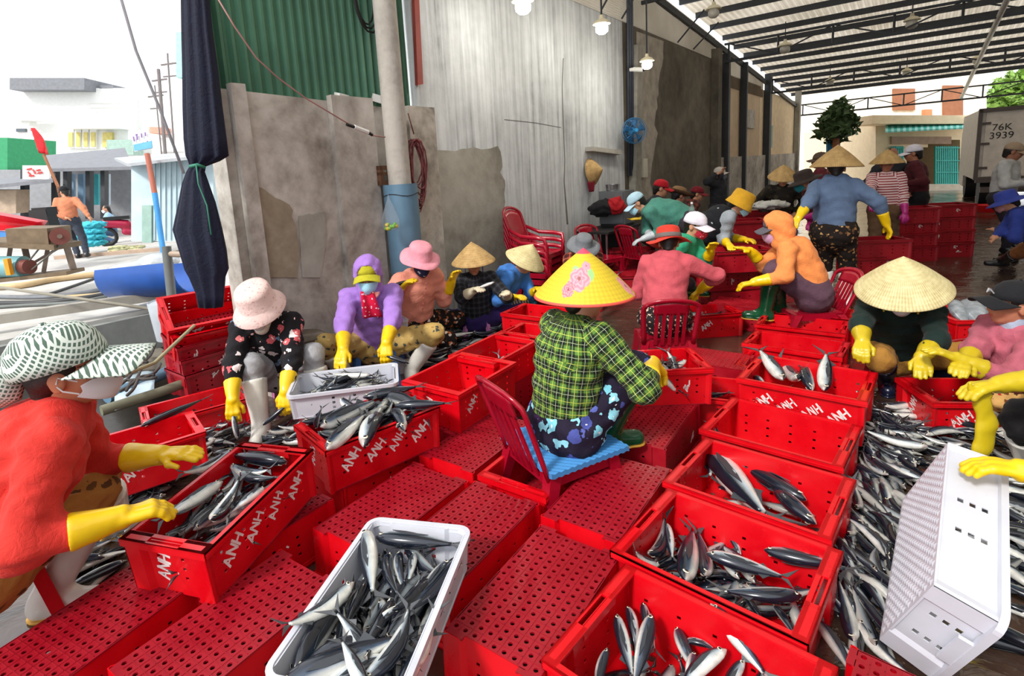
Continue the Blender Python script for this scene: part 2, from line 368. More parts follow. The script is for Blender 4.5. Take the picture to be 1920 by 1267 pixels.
# ================================================================ green cladding on the low wall
b = MB(); u0 = Wp(392, 100)[0]; u1 = Wp(769, 100)[0]; NR = 23
vs = []
for j in range(NR * 4 + 1):
    u = u0 + (u1 - u0) * j / (NR * 4); tt = (u - u0) / (u1 - u0); o = (0.0, 0.035, 0.035, 0.0)[j % 4] - 0.06
    zb = Wp(446, 174)[1] + (Wp(768, 207)[1] - Wp(446, 174)[1]) * tt + 0.01
    vs += [wu(u, o, zb), wu(u, o, 5.6)]
b.add(vs, [(2 * j, 2 * j + 2, 2 * j + 3, 2 * j + 1) for j in range(NR * 4)])
b.build('wall_cladding', M_GREEN, kind='structure', label='green corrugated metal cladding above the low concrete wall')
# ================================================================ crates
def m_red(name, rgb, rough=0.32, var=0.18):
    t = NT(name); v = t.coord(); c = srgb(*rgb)
    n = t.noise(v, 5, 5, 0.6)
    col = t.ramp(n, [(0.3, tuple(x * (1 - var) for x in c)), (0.7, c)])
    scuff = t.ramp(t.noise(t.coord('Object', (3, 9, 9)), 8, 6, 0.7), [(0.66, 0.0), (0.74, 0.22)])
    col = t.mix(scuff, col, srgb(196, 120, 120))
    t.bump(t.noise(v, 22, 3), 0.08, 0.004)
    t.b.inputs['Subsurface Weight'].default_value = 0.0
    return t.fin(col, t.ramp(n, [(0.35, rough - 0.1), (0.65, rough + 0.12)]), spec=0.5)
M_RED = m_red('bright_red_plastic', (216, 5, 22))
M_REDB = m_red('crimson_base_plastic', (156, 8, 30), 0.42, 0.25)  # darker crimson for the bases of the bright red crates
M_REDO = m_red('old_dark_red_plastic', (168, 12, 32), 0.4, 0.3)
M_WPL = plain('white_plastic', (198, 200, 210), 0.38, var=0.07, bump=0.05)
M_PAINT = plain('white_hand_paint', (232, 222, 220), 0.7, var=0.1)
def panel(b, fn, ss, ts, hole, th):
    ns, nt = len(ss), len(ts); base = len(b.v)
    for d in (0, th):
        for s in ss:
            for t in ts: b.v.append(tuple(fn(s, t, d)))
    I = lambda d, i, j: base + d * ns * nt + i * nt + j
    H = [[(i >= 0 and j >= 0 and i < ns - 1 and j < nt - 1 and not hole(i, j)) for j in range(-1, nt)] for i in range(-1, ns)]
    ok = lambda i, j: H[i + 1][j + 1]
    F = []
    for i in range(ns - 1):
        for j in range(nt - 1):
            if not ok(i, j): continue
            F.append((I(0, i, j), I(0, i + 1, j), I(0, i + 1, j + 1), I(0, i, j + 1)))
            F.append((I(1, i, j), I(1, i, j + 1), I(1, i + 1, j + 1), I(1, i + 1, j)))
            if not ok(i - 1, j): F.append((I(0, i, j), I(0, i, j + 1), I(1, i, j + 1), I(1, i, j)))
            if not ok(i + 1, j): F.append((I(0, i + 1, j), I(1, i + 1, j), I(1, i + 1, j + 1), I(0, i + 1, j + 1)))
            if not ok(i, j - 1): F.append((I(0, i, j), I(1, i, j), I(1, i + 1, j), I(0, i + 1, j)))
            if not ok(i, j + 1): F.append((I(0, i, j + 1), I(0, i + 1, j + 1), I(1, i + 1, j + 1), I(1, i, j + 1)))
    b.f += F; b.mi += [0] * len(F)
def breaks(cs, half, lo, hi, extra=()):
    out = sorted(set([lo, hi] + [c - half for c in cs] + [c + half for c in cs] + list(extra))); return out
def sstep(a, b_, x): t = min(1, max(0, (x - a) / (b_ - a))); return t * t * (3 - 2 * t)
LET = {'A': [[(0, 0), (.3, 1), (.62, 0)], [(.12, .38), (.5, .38)]], 'N': [[(0, 0), (.06, 1), (.5, .02), (.56, 1)]], 'H': [[(0, 0), (.04, 1)], [(.5, 0), (.54, 1)], [(.02, .5), (.52, .52)]]}
def stroke_mesh(text, h, wd, seed, thick=0.0012):
    r = random.Random(seed); b = MB(); x0 = 0
    for ch in text:
        for st in LET[ch]:
            pts = [Vector(((x0 + x + r.uniform(-.07, .07)) * h, 0, (y + r.uniform(-.07, .07)) * h)) for x, y in st]
            for p, q in zip(pts, pts[1:]):
                b.bar(p, q, thick, wd * r.uniform(.7, 1.3), up=(0, 1, 0)) if False else b.bar(p - (q - p) * 0.04, q + (q - p) * 0.04, wd * r.uniform(.7, 1.3), thick, up=(0, 1, 0))
        x0 += 0.78
    return b.mesh('painted_lettering', M_PAINT)
ANH = [stroke_mesh('ANH', 0.052, 0.0075, s) for s in range(3)]
def smudge_mesh(seed):
    r = random.Random(seed); b = MB()
    for k in range(7):
        p = Vector((r.uniform(-.03, .03), 0, r.uniform(-.02, .02))); b.bar(p, p + Vector((r.uniform(-.02, .02), 0, r.uniform(.008, .03))), 0.008, 0.001, up=(0, 1, 0))
    return b.mesh('paint_smudge', M_PAINT)
SMU = [smudge_mesh(s) for s in range(3)]
def make_kind(Lr, Wr, Lb, Wb, H, mat, matb, nx, ny, bl=0.012, be=0.02, white=False, hs=0.0065):
    th = 0.004; out = {'dims': (Lr, Wr, Lb, Wb, H)}
    lip = 0.026; Lt, Wt = Lr - 2 * lip, Wr - 2 * lip * 0.8
    # long wall (facing -Y)
    hc = (-.74, -.37, 0, .37, .74) if not white else (-.2, .2)
    ht = (.34, .52, .70) if not white else (.3, .5, .7)
    hsx = hs / (Lb / 2); hst = hs / H
    def side(cs, half0, half1, out0, out1, bulge, ext, horiz, recess):
        ss = breaks(cs, hsx if horiz else hs / (Wb / 2), -1, 1, (-.96, -.9, .9, .96) if horiz else (-.97, -.62, -.54, .54, .62, .97)); ts = breaks(ht, hst, 0, 1)
        cols = {i for i in range(len(ss) - 1) if any(abs((ss[i] + ss[i + 1]) / 2 - c) < 1e-4 for c in cs)}
        rows = {j for j in range(len(ts) - 1) if any(abs((ts[j] + ts[j + 1]) / 2 - c) < 1e-4 for c in ht)}
        def fn(s, t, d):
            a = s * (half0 + (half1 - half0) * t + ext); bu = bulge * sstep(recess[0], recess[1], abs(s)); o = out0 + (out1 - out0) * t + bu - d
            z = 0.002 + t * (H - 0.006)
            return (a, -o, z) if horiz else (o, a, z)
        b = MB(); panel(b, fn, ss, ts, lambda i, j: i in cols and j in rows, th)
        return b
    out['long'] = side(hc, Lb / 2, Lt / 2, Wb / 2, Wt / 2, bl, be, True, (.90, .97)).mesh('long_wall', mat)
    out['end'] = side((-.3, .3) if not white else (-.3, .3), Wb / 2, Wt / 2, Lb / 2, Lt / 2, be, bl, False, (.54, .62)).mesh('end_wall', mat)
    # base
    b = MB(); cx, cy = Lb / nx, Wb / ny; rr = min(cx, cy) * 0.235
    if white:
        b.box((0, 0, 0.004), (Lb + 2 * be - .004, Wb + 2 * bl - .004, 0.006))
        for i in range(nx):
            for j in range(ny):
                for q in (0, 1):
                    x = -Lb / 2 + cx * (i + .5 + q * .5); y = -Wb / 2 + cy * (j + .5 + q * .5)
                    if x + cx / 2 > Lb / 2 + 1e-4 or y + cy / 2 > Wb / 2 + 1e-4: continue
                    b.add([(x - cx * .46, y, .001), (x, y - cy * .46, .001), (x + cx * .46, y, .001), (x, y + cy * .46, .001), (x, y, -.0028)], [(0, 1, 4), (1, 2, 4), (2, 3, 4), (3, 0, 4)])
    else:
        for i in range(nx):
            for j in range(ny):
                x = -Lb / 2 + cx * (i + .5); y = -Wb / 2 + cy * (j + .5)
                hv = [(x + rr * math.cos(R(45 * k + 22.5)), y + rr * math.sin(R(45 * k + 22.5))) for k in range(8)]
                ov = [(x + cx / 2, y + cy * .2), (x + cx * .2, y + cy / 2), (x - cx * .2, y + cy / 2), (x - cx / 2, y + cy * .2), (x - cx / 2, y - cy * .2), (x - cx * .2, y - cy / 2), (x + cx * .2, y - cy / 2), (x + cx / 2, y - cy * .2)]
                cv = [(x + cx / 2, y + cy / 2), (x - cx / 2, y + cy / 2), (x - cx / 2, y - cy / 2), (x + cx / 2, y - cy / 2)]
                vs = [(p[0], p[1], z) for z in (0.0, 0.006) for p in hv + ov + cv]
                fs = []
                for d, fl in ((0, True), (20, False)):
                    for k in range(8):
                        q = (d + k, d + 8 + k, d + 8 + (k + 1) % 8, d + (k + 1) % 8); fs.append(q if not fl else q[::-1])
                    for k, (a1, a2) in enumerate(((0, 1), (2, 3), (4, 5), (6, 7))):
                        q = (d + 8 + a1, d + 16 + k, d + 8 + a2); fs.append(q if not fl else q[::-1])
                fs += [(k, (k + 1) % 8, 20 + (k + 1) % 8, 20 + k) for k in range(8)]
                b.add(vs, fs)
        for i in range(1, nx): b.box((-Lb / 2 + cx * i, 0, -0.0008), (0.0028, Wb - .01, 0.0016))
        for j in range(1, ny): b.box((0, -Wb / 2 + cy * j, -0.0008), (Lb - .01, 0.0028, 0.0016))
        for sx in (-1, 1):
            b.box((sx * (Lb / 2 + be / 2), 0, 0.003), (be + .001, Wb * 0.5, 0.004)) if False else None
            for sy in (-1, 1):
                b.box((sx * (Lb / 2 + be / 2 - .002), sy * Wb * 0.4, 0.003), (be, Wb * 0.2, 0.006))
        for sy in (-1, 1): b.box((0, sy * (Wb / 2 + .0), 0.003), (Lb, 0.006, 0.006))
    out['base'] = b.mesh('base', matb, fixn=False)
    # rim
    b = MB(); hz = 0.030 if not white else 0.02
    if white:
        def rr_(L, W, rad, z):
            o = []
            for sx, sy, a0 in ((1, 1, 0), (-1, 1, 90), (-1, -1, 180), (1, -1, 270)):
                for k in range(6):
                    a = R(a0 + 18 * k); o.append((sx * (L / 2 - rad) + rad * math.cos(a), sy * (W / 2 - rad) + rad * math.sin(a), z))
            return o
        rings = [rr_(Lr, Wr, .05, H - hz), rr_(Lr, Wr, .05, H), rr_(Lr - .036, Wr - .036, .036, H), rr_(Lr - .045, Wr - .045, .034, H - hz)]
        n = 24; vs = sum(rings, []); b.add(vs, [(i * n + k, i * n + (k + 1) % n, ((i + 1) % 4) * n + (k + 1) % n, ((i + 1) % 4) * n + k) for i in range(4) for k in range(n)])
        for sx in (-1, 1): b.box((sx * (Lr / 2 - .008), 0, H - .03), (.012, .13, .05))
    else:
        wl_ = lip * 0.8 + .002
        for sy in (-1, 1):
            b.box((0, sy * (Wr / 2 - wl_ / 2), H - .004), (Lr, wl_, .008)); b.box((0, sy * (Wr / 2 - .0025), H - hz / 2), (Lr, .005, hz)); b.box((0, sy * (Wr / 2 + .001), H - hz * .55), (Lr - .01, .003, .003))
        for sx in (-1, 1):
            x1 = Lr / 2
            b.box((sx * (x1 - .006), 0, H - .004), (.012, Wr, .008)); b.box((sx * (x1 - .042), 0, H - .004), (.016, Wr - .03, .008))
            for sy in (-1, 1): b.box((sx * (x1 - .026), sy * (.075 + (Wr / 2 - .075) / 2), H - .004), (.046, Wr / 2 - .075, .008))
            b.box((sx * (x1 - .0025), 0, H - hz / 2), (.005, Wr, hz)); b.box((sx * (x1 - .047), 0, H - .016), (.004, .19, .03))
    out['rim'] = b.mesh('rim', mat)
    return out
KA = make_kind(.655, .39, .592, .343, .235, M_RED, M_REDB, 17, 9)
KO = make_kind(.655, .39, .592, .343, .235, M_REDO, M_REDO, 17, 9)
KB = make_kind(.665, .505, .60, .44, .27, M_RED, M_RED, 9, 7, 0.012, 0.016)
KW = make_kind(.70, .415, .622, .35, .165, M_WPL, M_WPL, 18, 10, .006, .01, True, .0085)
def hd(h): return Vector((math.sin(R(h)), math.cos(R(h)), 0))
CR = {}
def crate(key, kind, corner, hL, hW, z0=0.0, up=True, label='', paint=0, tilt=(0, 0), seed=None, kn='fish_crate', group=None, smudge=0, zc=None, sc=1.0):
    """corner: pixel of a rim corner (upright) or of a base corner (upside down); hL, hW: headings of the long and short edges from it"""
    Lr, Wr, Lb, Wb, H = kind['dims']
    zt = z0 + H * sc if zc is None else zc
    p = Zp(corner[0], corner[1], zt) if not isinstance(corner, Vector) else corner
    L, W = ((Lr, Wr) if up else (Lb + .02, Wb + .012)); L *= sc; W *= sc
    c = p + hd(hL) * (L / 2) + hd(hW) * (W / 2)
    rz = R(90 - hL)
    return crate_at(key, kind, (c.x, c.y, z0), rz, up, label, paint, tilt, seed, group, smudge, sc, kn)
def crate_at(key, kind, c, rz, up=True, label='', paint=0, tilt=(0, 0), seed=None, group=None, smudge=0, sc=1.0, kn='fish_crate'):
    Lr, Wr, Lb, Wb, H = kind['dims']
    m = Matrix.Translation(Vector(c)) @ Matrix.Rotation(rz, 4, 'Z') @ Matrix.Rotation(R(tilt[0]), 4, 'X') @ Matrix.Rotation(R(tilt[1]), 4, 'Y')
    if sc != 1.0: m = m @ Matrix.Scale(sc, 4)
    if not up: m = m @ Matrix.Translation((0, 0, H)) @ Matrix.Rotation(math.pi, 4, 'X')
    e = empty(kn, label=label, cat='crate', group=group); e.matrix_world = m
    inst('base', kind['base'], e)
    inst('long_wall', kind['long'], e); inst('long_wall', kind['long'], e, rot=(0, 0, math.pi))
    inst('end_wall', kind['end'], e); inst('end_wall', kind['end'], e, rot=(0, 0, math.pi))
    inst('rim', kind['rim'], e)
    r = random.Random(seed if seed is not None else hash(key) % 1000 if not isinstance(key, str) else sum(map(ord, key)))
    sl2 = math.atan2((Wr - .042 - Wb) / 2, H)
    def mark(me, sidek, x, z, a, off=0.0012):
        if sidek in (0, 1):
            yy = -(Wb / 2 + (Wr / 2 - .021 - Wb / 2) * z / H) - off; mm = Matrix.Translation((x, yy, z)) @ Matrix.Rotation(sl2, 4, 'X') @ Matrix.Rotation(a, 4, 'Y')
            if sidek == 1: mm = Matrix.Rotation(math.pi, 4, 'Z') @ mm
        else:
            xx = (Lb / 2 + (Lr / 2 - .026 - Lb / 2) * z / H) + off; mm = Matrix.Rotation(math.pi / 2, 4, 'Z') @ Matrix.Translation((x, -xx, z)) @ Matrix.Rotation(math.atan2((Lr - .052 - Lb) / 2, H), 4, 'X') @ Matrix.Rotation(a, 4, 'Y')
            if sidek == 3: mm = Matrix.Rotation(math.pi, 4, 'Z') @ mm
        o = inst(me.name.split('.')[0], me, e); o.matrix_local = mm
    if paint:
        for sd in (0, 1):
            for k in range(paint): mark(ANH[k % 3], sd, -.215 + .13 * k + (.02 if paint < 4 else 0), H * .32, R(-42 + r.uniform(-8, 8)))
        for sd in (2, 3): mark(ANH[r.randrange(3)], sd, -.03, H * .25, R(-75))
    for k in range(smudge): mark(SMU[k % 3], r.randrange(2), r.uniform(-.22, .22), H * r.uniform(.35, .75), r.uniform(-1, 1))
    CR[key] = dict(m=m, dims=kind['dims'], up=up, e=e)
    return e
H1 = 36.5; HB = H1 - 180; HR = H1 + 90; HL = H1 - 90
# upside-down crates used as a working table
UD = [('ua', (1129, 846), HB, HR, 'upside-down red crate beside the green boot of the plaid shirt woman'),
      ('ub', (1013, 984), HB, HR, 'upside-down red crate in the foreground right of the white fish crate'),
      ('uc', (789, 851), H1, HR, 'upside-down red crate left of the crate holding the red chair'),
      ('ud', (890, 902), HB, HR, 'upside-down red crate partly under the upper right corner of white fish crate'),
      ('ue', (775, 866), HB, HR, 'upside-down red crate under the upper left corner of white fish crate'),
      ('uf', (645, 914), H1, HL, 'upside-down red crate under the heaped crate of fish'),
      ('ug', (621, 936), HB, HL, 'upside-down red crate with painted marks beneath the right side of gloved woman crate'),
      ('uh', (524, 1031), HB - 2, HR - 2, 'wet upside-down red crate shining pink left of white fish crate'),
      ('ui', (402, 1067), HB - 9, HL - 9, 'upside-down red crate beside the white boot in the foreground'),
      ('uk', (1394, 694), HL, H1, 'upside-down dark red crate between the two rows of fish crates'),
      ('um', (1128, 812), H1, HR, 'upside-down red crate beneath the green rubber boot')]
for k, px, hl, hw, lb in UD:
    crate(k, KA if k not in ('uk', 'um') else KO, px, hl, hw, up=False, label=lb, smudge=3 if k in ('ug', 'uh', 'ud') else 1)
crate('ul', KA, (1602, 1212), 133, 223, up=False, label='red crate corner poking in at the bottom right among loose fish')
# crates in the middle and on the left
crate('ch', KA, (1023.5, 934.5), H1, HL, label='open red crate with the red plastic chair standing inside it', smudge=2)
crate('d1', KB, (860, 741), H1, HL, 0.235, label='deep red crate with three fish left of the plaid shirt woman', paint=1, sc=0.9)
crate('d2', KA, (926, 683), H1, HL, 0.235, label='red crate with a few small fish behind the deep crate', smudge=2)
crate('d3', KA, (1070, 650), HL, H1, 0.235, label='open red crate directly behind the plaid shirt woman', smudge=3)
crate('d4', KA, (1062, 602), HL, H1, 0.235, label='open red crate at the edge of the loose fish near the bare cone hat woman')
crate('f', KA, (609, 846), 50, -40, 0.235, label='red crate heaped with fish in the left middle', paint=4)
crate('l1', KA, (391, 1021), 17, -76, 0.245, label='red crate of fish steadied by the gloved hand of the red jacket woman', paint=4, tilt=(0, -4), zc=.475)
crate('l3', KA, (385, 800), -128, -38, 0.10, label='red crate with one long fish next to the red jacket woman', paint=2, zc=.36)
crate('l2', KA, (470, 745), -125, -35, 0.0, label='red crate behind the crate with one long fish')
crate('w1', KW, (888, 984), 194, -78, 0.235, label='white crate full of fish in the foreground')
crate('w2', KW, (748, 718), -100, -10, 0.24, label='white crate of fish in front of the purple hooded woman')
crate('uw', KO, (572, 768), 60, -30, up=True, label='old red crate beneath the white crate of the purple hooded woman', z0=0.0, zc=.235)
# right-hand rows
crate('r1', KB, (1386, 709), 131, 37, 0.10, label='red crate of fish with four painted names, beside the loose fish', paint=4, zc=.37)
crate('r2', KB, (1321, 806), 133, 36, label='empty red crate between two crates of fish on the right')
crate('r3', KB, (1254, 905), 133, 36, label='red crate with large fish lying diagonally, below the empty crate')
crate('r4', KB, (1157, 1036), 133, 36, label='red crate crowded with fish next to the tipped white crate')
crate('r5', KB, (1031, 1245), 133, 36, label='red crate with big-eyed fish at the bottom edge')
crate('ra', KA, (1393, 642), 131, 38, 0.06, label='red crate with two thin fish behind the four-name crate', zc=.30)
crate('rb', KA, (1377, 684), 131, 38, 0.0, label='empty-looking red crate squeezed behind the four-name crate')
crate('rc', KA, (1414, 606), 128, 38, 0.06, label='red crate with dark fish at its left end, third from the red chair', zc=.3, smudge=2)
crate('rd', KA, (1440, 585), 126, 38, 0.06, label='red crate of pale and dark fish in front of the orange hooded woman', zc=.3)
crate('e1', KA, (1338, 690), HL - 35, 2, 0.235, label='red crate of fish at the plaid shirt woman outstretched glove', smudge=2)
crate('e2', KA, (1200, 728), 116, 33, 0.0, label='red crate of dark fish with white tape under the outstretched glove', smudge=3, zc=.25)
crate('e3', KA, (1392, 586), -93, 3, 0.0, label='red crate of fish beside the coral hoodie woman', paint=2)
# stacked upturned crates and far stacks
def stack(key, kind, px, hL, hW, n, zs, labels, upside=(), z00=0.0, **kw):
    for i in range(n):
        z0 = z00 + zs * i
        if i == 0:
            Lr, Wr, Lb, Wb, H = kind['dims']; zt = kw.get('zt', z00 + zs * (n - 1) + H)
            p = Zp(px[0], px[1], zt); c = p + hd(hL) * (Lr / 2) + hd(hW) * (Wr / 2)
        r = random.Random(key + str(i))
        crate_at(key + str(i), kind, (c.x + r.uniform(-.02, .02), c.y + r.uniform(-.02, .02), z0), R(90 - hL) + r.uniform(-.06, .06), i not in upside, labels[i], 0, (0, 0), None, kw.get('group'), kw.get('smudge', 1))
stack('sk', KO, (1334, 509), 88, -2, 2, .235, ['upturned dark red crate under the small crate of the mustard hat woman', 'upper upturned dark red crate where the mustard hat woman works'], (0, 1))
stack('m1', KO, (1604, 449), 96, 6, 3, .2, ['bottom crate of the stack beside the blue hoodie woman', 'middle crate of the stack beside the blue hoodie woman', 'top crate of the stack under the blue hoodie woman glove'], zt=.66, smudge=3)
stack('m2', KO, (1742, 386), 100, 10, 4, .19, ['lowest crate of the tall stack behind the maroon shirt man', 'second lowest crate behind the maroon shirt man', 'second highest crate behind the maroon shirt man', 'highest crate of the stack behind the maroon shirt man'], zt=.8, smudge=2)
stack('m3', KO, (1672, 392), 100, 10, 4, .19, ['lowest crate beside the striped shirt woman', 'second lowest crate beside the striped shirt woman', 'second highest crate beside the striped shirt woman', 'highest crate beside the striped shirt woman'], zt=.8, smudge=2)
stack('n1', KO, (1296, 470), 90, 0, 2, .22, ['lower dark red crate behind the white cap woman', 'upper dark red crate behind the white cap woman'], zt=.46)
stack('n2', KO, (1400, 400), 92, 2, 4, .215, ['bottom crate of the stack beside the tall steel post', 'second crate of the stack beside the tall steel post', 'third crate of the stack beside the tall steel post', 'crate topped with a pale sack beside the tall steel post'], zt=.88, smudge=2)
stack('n3', KO, (1352, 418), 92, 2, 4, .215, ['bottom crate of the stack right of the mustard hat', 'second crate of the stack right of the mustard hat', 'third crate of the stack right of the mustard hat', 'top crate of the stack right of the mustard hat'], zt=.88, smudge=2)
stack('n4', KO, (1144, 472), 98, 8, 2, .21, ['lower crate under the teal sweater woman hands', 'crate with slots under the teal sweater woman hands'], zt=.44, smudge=2)
stack('n5', KO, (1134, 506), 98, 8, 1, .21, ['low crate of scattered fish between grey hat and coral hoodie'], zt=.24)
stack('n6', KO, (1110, 520), 98, 8, 1, .21, ['bright edged crate with a pale fish beside the yellow cone hat'], zt=.24)
stack('n7', KO, (992, 506), 100, 10, 2, .22, ['lower red crate beside the blue shirt cone hat woman', 'upper red crate with white marks beside the blue shirt cone hat woman'], zt=.455, smudge=3)
stack('n8', KO, (1340, 478), 92, 2, 1, .2, ['small red crate of fish under the mustard hat woman gloves'], z00=.47, zt=.68)
stack('n9', KO, (1385, 462), 92, 2, 2, .215, ['lower crate of dark fish behind the orange hood', 'crate of dark fish behind the orange hood'], zt=.45)
crate('g1', KB, (1803, 601), 96, -5, 0.0, label='red crate holding two large grey fish behind the pink jacket woman')
crate('g2', KA, (1790, 742), 100, -52, 0.0, label='red crate with two fish between the squatting women on the right', paint=3)
crate('g3', KO, (1818, 678), 80, -10, 0.0, label='red crate at the knees of the pink jacket woman')
crate('g4', KA, (1595, 612), 120, 30, 0.0, label='red crate half hidden behind the pale cone hat woman elbow')
for k_, c_, lb_ in (('uo', (2.58, 5.34), 'upturned dark red crate under the orange hoodie woman boots'), ('up', (3.19, 5.33), 'upturned dark red crate under the orange hoodie woman chair')): crate_at(k_, KO, (c_[0], c_[1], 0), R(90 - 133), False, lb_)
for k_, lb_ in (('d1', 'upturned crate under the deep red crate'), ('d2', 'upturned crate under the crate of small fish'), ('d3', 'upturned crate right behind the plaid shirt woman'), ('d4', 'upturned crate at the edge of the loose fish')):
    m_ = CR[k_]['m']; crate_at('u' + k_, KO, (m_.translation.x, m_.translation.y, 0), m_.to_euler().z, False, lb_)
# nested crates leaning against the bucket
bx = Zp(408, 722, 0); pv = Vector((bx.x, bx.y, 0)); tn_ = 0.0; zz = 0.0
for i in range(5):
    m0 = pv.copy(); tl = (0, 3, 10, 22, 36)[i]
    crate_at('st%d' % i, KO if i < 3 else KA, m0, R(52 - 3 * i), True, ('lowest red crate of the leaning nested stack by the grey bucket', 'second lowest red crate of the leaning nested stack', 'middle red crate of the leaning nested stack', 'second highest red crate of the leaning nested stack', 'topmost tilted red crate of the leaning nested stack')[i], 0, (tl, 0), i, None, 5)
    pv = pv + Vector((0, 0, .135)) + hd(130) * (-.012 * i)
# tipped white crate standing on its side, held by a glove
pw = Dp(1768, 1030, 1.84)
e = crate_at('w3', KW, (0, 0, 0), 0, True, 'empty white crate tipped on its side over the loose fish', sc=1.0)
ax = (Dp(1700, 1225, 1.42) - Dp(1752, 812, 2.02)).normalized()        # along the crate, towards the camera
nb_ = (Dp(1700, 1120, 1.55) - Dp(1850, 1040, 1.66)).normalized()      # out of the crate base
nb_ = (nb_ - ax * nb_.dot(ax)).normalized(); sd_ = nb_.cross(ax)
e.matrix_world = Matrix.Translation(pw) @ Matrix((ax, (-nb_).cross(ax), -nb_)).transposed().to_4x4() @ Matrix.Scale(1.0, 4) @ Matrix.Translation((0, 0, -.08))
CR['w3']['m'] = e.matrix_world.copy()
for k in CR: CR[k]['m'] = CR[k]['m'].copy()
print('crates', len(CR), round(time.time() - T0, 1))
# ================================================================ fish
M_FISH = vcol_mat('fish_skin', 0.22, 0.15, 0.6, 0.4, var=0.3, vscale=9)
M_FIN = vcol_mat('fish_fin', 0.45, 0.1)
M_EYE = vcol_mat('fish_eye', 0.12, 0.0, 0.8)
def fish_meshes(bend, arch, seed, dark=1.0, deep=1.0):
    r = random.Random(seed)
    xs = [0, .02, .05, .1, .17, .26, .36, .47, .58, .68, .76, .82, .86]
    hh = [.004, .018, .033, .05, .062, .069, .070, .066, .056, .042, .029, .02, .017]
    NR = 12; V = []; C = []
    def bendp(x, y, z): return (x, y + bend * (x - .4) ** 2, z + arch * (x - .4) ** 2)
    for i, (x, h) in enumerate(zip(xs, hh)):
        h *= deep; wd = h * .72
        for k in range(NR):
            a = 2 * math.pi * k / NR; s = math.sin(a)
            y = wd * math.cos(a); z = h * s * (1.0 if s > 0 else 0.95)
            V.append(bendp(x - .43, y, z)) if False else V.append((x, y, z))
            f = (s + 1) / 2
            if f > .66: c = np.array(srgb(26, 32, 46))
            elif f > .5: c = np.array(srgb(64, 84, 108))
            elif f > .38: c = np.array(srgb(176, 190, 200))
            else: c = np.array(srgb(232, 232, 226))
            if x < .06 and f <= .6: c = np.array(srgb(190, 178, 172))
            if abs(x - .17) < .01 and .2 < f < .7: c = c * 0.75
            C.append(c * r.uniform(.9, 1.08) * dark)
    F = [(i * NR + k, i * NR + (k + 1) % NR, (i + 1) * NR + (k + 1) % NR, (i + 1) * NR + k) for i in range(len(xs) - 1) for k in range(NR)]
    F += [tuple(range(NR))[::-1], tuple((len(xs) - 1) * NR + k for k in range(NR))]
    def bendv(vs): return [(x, y + bend * (x - .4) ** 2, z + arch * (x - .4) ** 2) for x, y, z in vs]
    def mk(name, vs, fs, cs, mat, sm=True):
        me = bpy.data.meshes.new(name); me.from_pydata([(x - .43, y, z) for x, y, z in bendv(vs)], [], fs); me.materials.append(mat); set_vcol(me, cs)
        if sm: me.polygons.foreach_set('use_smooth', [True] * len(me.polygons))
        me.update(); return me
    body = mk('body', V, F, C, M_FISH)
    # tail: two thick blades
    def blade(pts, th):
        n = len(pts); vs = [(x, y - th, z) for x, y, z in pts] + [(x, y + th, z) for x, y, z in pts]
        return vs, [tuple(range(n)), tuple(range(2 * n - 1, n - 1, -1))] + [(i, n + i, n + (i + 1) % n, (i + 1) % n) for i in range(n)]
    t1, f1 = blade([(.84, 0, .012), (.90, 0, .035), (1.0, 0, .10), (.93, 0, .012)], .003)
    t2, f2 = blade([(.84, 0, -.012), (.93, 0, -.012), (1.05, 0, -.13), (.90, 0, -.04)], .003)
    tv = t1 + t2; tf = f1 + [tuple(len(t1) + i for i in f) for f in f2]
    tail = mk('tail_fin', tv, tf, [np.array(srgb(74, 76, 80)) * dark] * len(tv), M_FIN, False)
    fins = []
    for sy in (-1, 1):
        pv, pf = blade([(.20, 0, .012), (.30, 0, .030), (.46, 0, .030), (.60, 0, .006), (.50, 0, -.006), (.34, 0, -.004)], .0022)
        pv = [(x, sy * (.052 + .006 * math.sin(9 * x)) * (1 if x < .5 else .93) + y, z) for x, y, z in pv]
        fins.append(mk('pectoral_fin', pv, pf, [np.array(srgb(52, 56, 62)) * dark] * len(pv), M_FIN, False))
    dv, df = blade([(.60, 0, .050), (.66, 0, .085), (.74, 0, .028)], .002)
    dv2, df2 = blade([(.60, 0, -.048), (.65, 0, -.08), (.73, 0, -.028)], .002)
    dor = mk('dorsal_fin', dv + dv2, df + [tuple(len(dv) + i for i in f) for f in df2], [np.array(srgb(62, 66, 72)) * dark] * (len(dv) * 2), M_FIN, False)
    eyes = []
    for sy in (-1, 1):
        vs = []; cs = []
        for rr, yy, c in ((.021, .0, srgb(150, 146, 136)), (.021, .004, srgb(226, 220, 200)), (.015, .0075, srgb(222, 214, 190)), (.0125, .0085, srgb(16, 15, 16)), (.004, .0095, srgb(12, 12, 14))):
            for k in range(10):
                a = 2 * math.pi * k / 10; vs.append((.072 + rr * math.cos(a), sy * (.0262 + yy), .010 + rr * math.sin(a))); cs.append(c)
        fs = [(i * 10 + k, i * 10 + (k + 1) % 10, (i + 1) * 10 + (k + 1) % 10, (i + 1) * 10 + k) for i in range(4) for k in range(10)] + [tuple(40 + k for k in range(10))]
        eyes.append(mk('eye', vs, fs, cs, M_EYE))
    # one-piece version for distant fish
    av, af, ac = [], [], []
    for me in (body, tail, fins[0], dor):
        o = len(av); n = len(me.vertices); co = np.zeros(n * 3, np.float32); me.vertices.foreach_get('co', co); av += co.reshape(-1, 3).tolist()
        cc = np.zeros(n * 4, np.float32); me.color_attributes['Col'].data.foreach_get('color', cc); ac += cc.reshape(-1, 4)[:, :3].tolist()
        af += [tuple(o + i for i in p.vertices) for p in me.polygons]
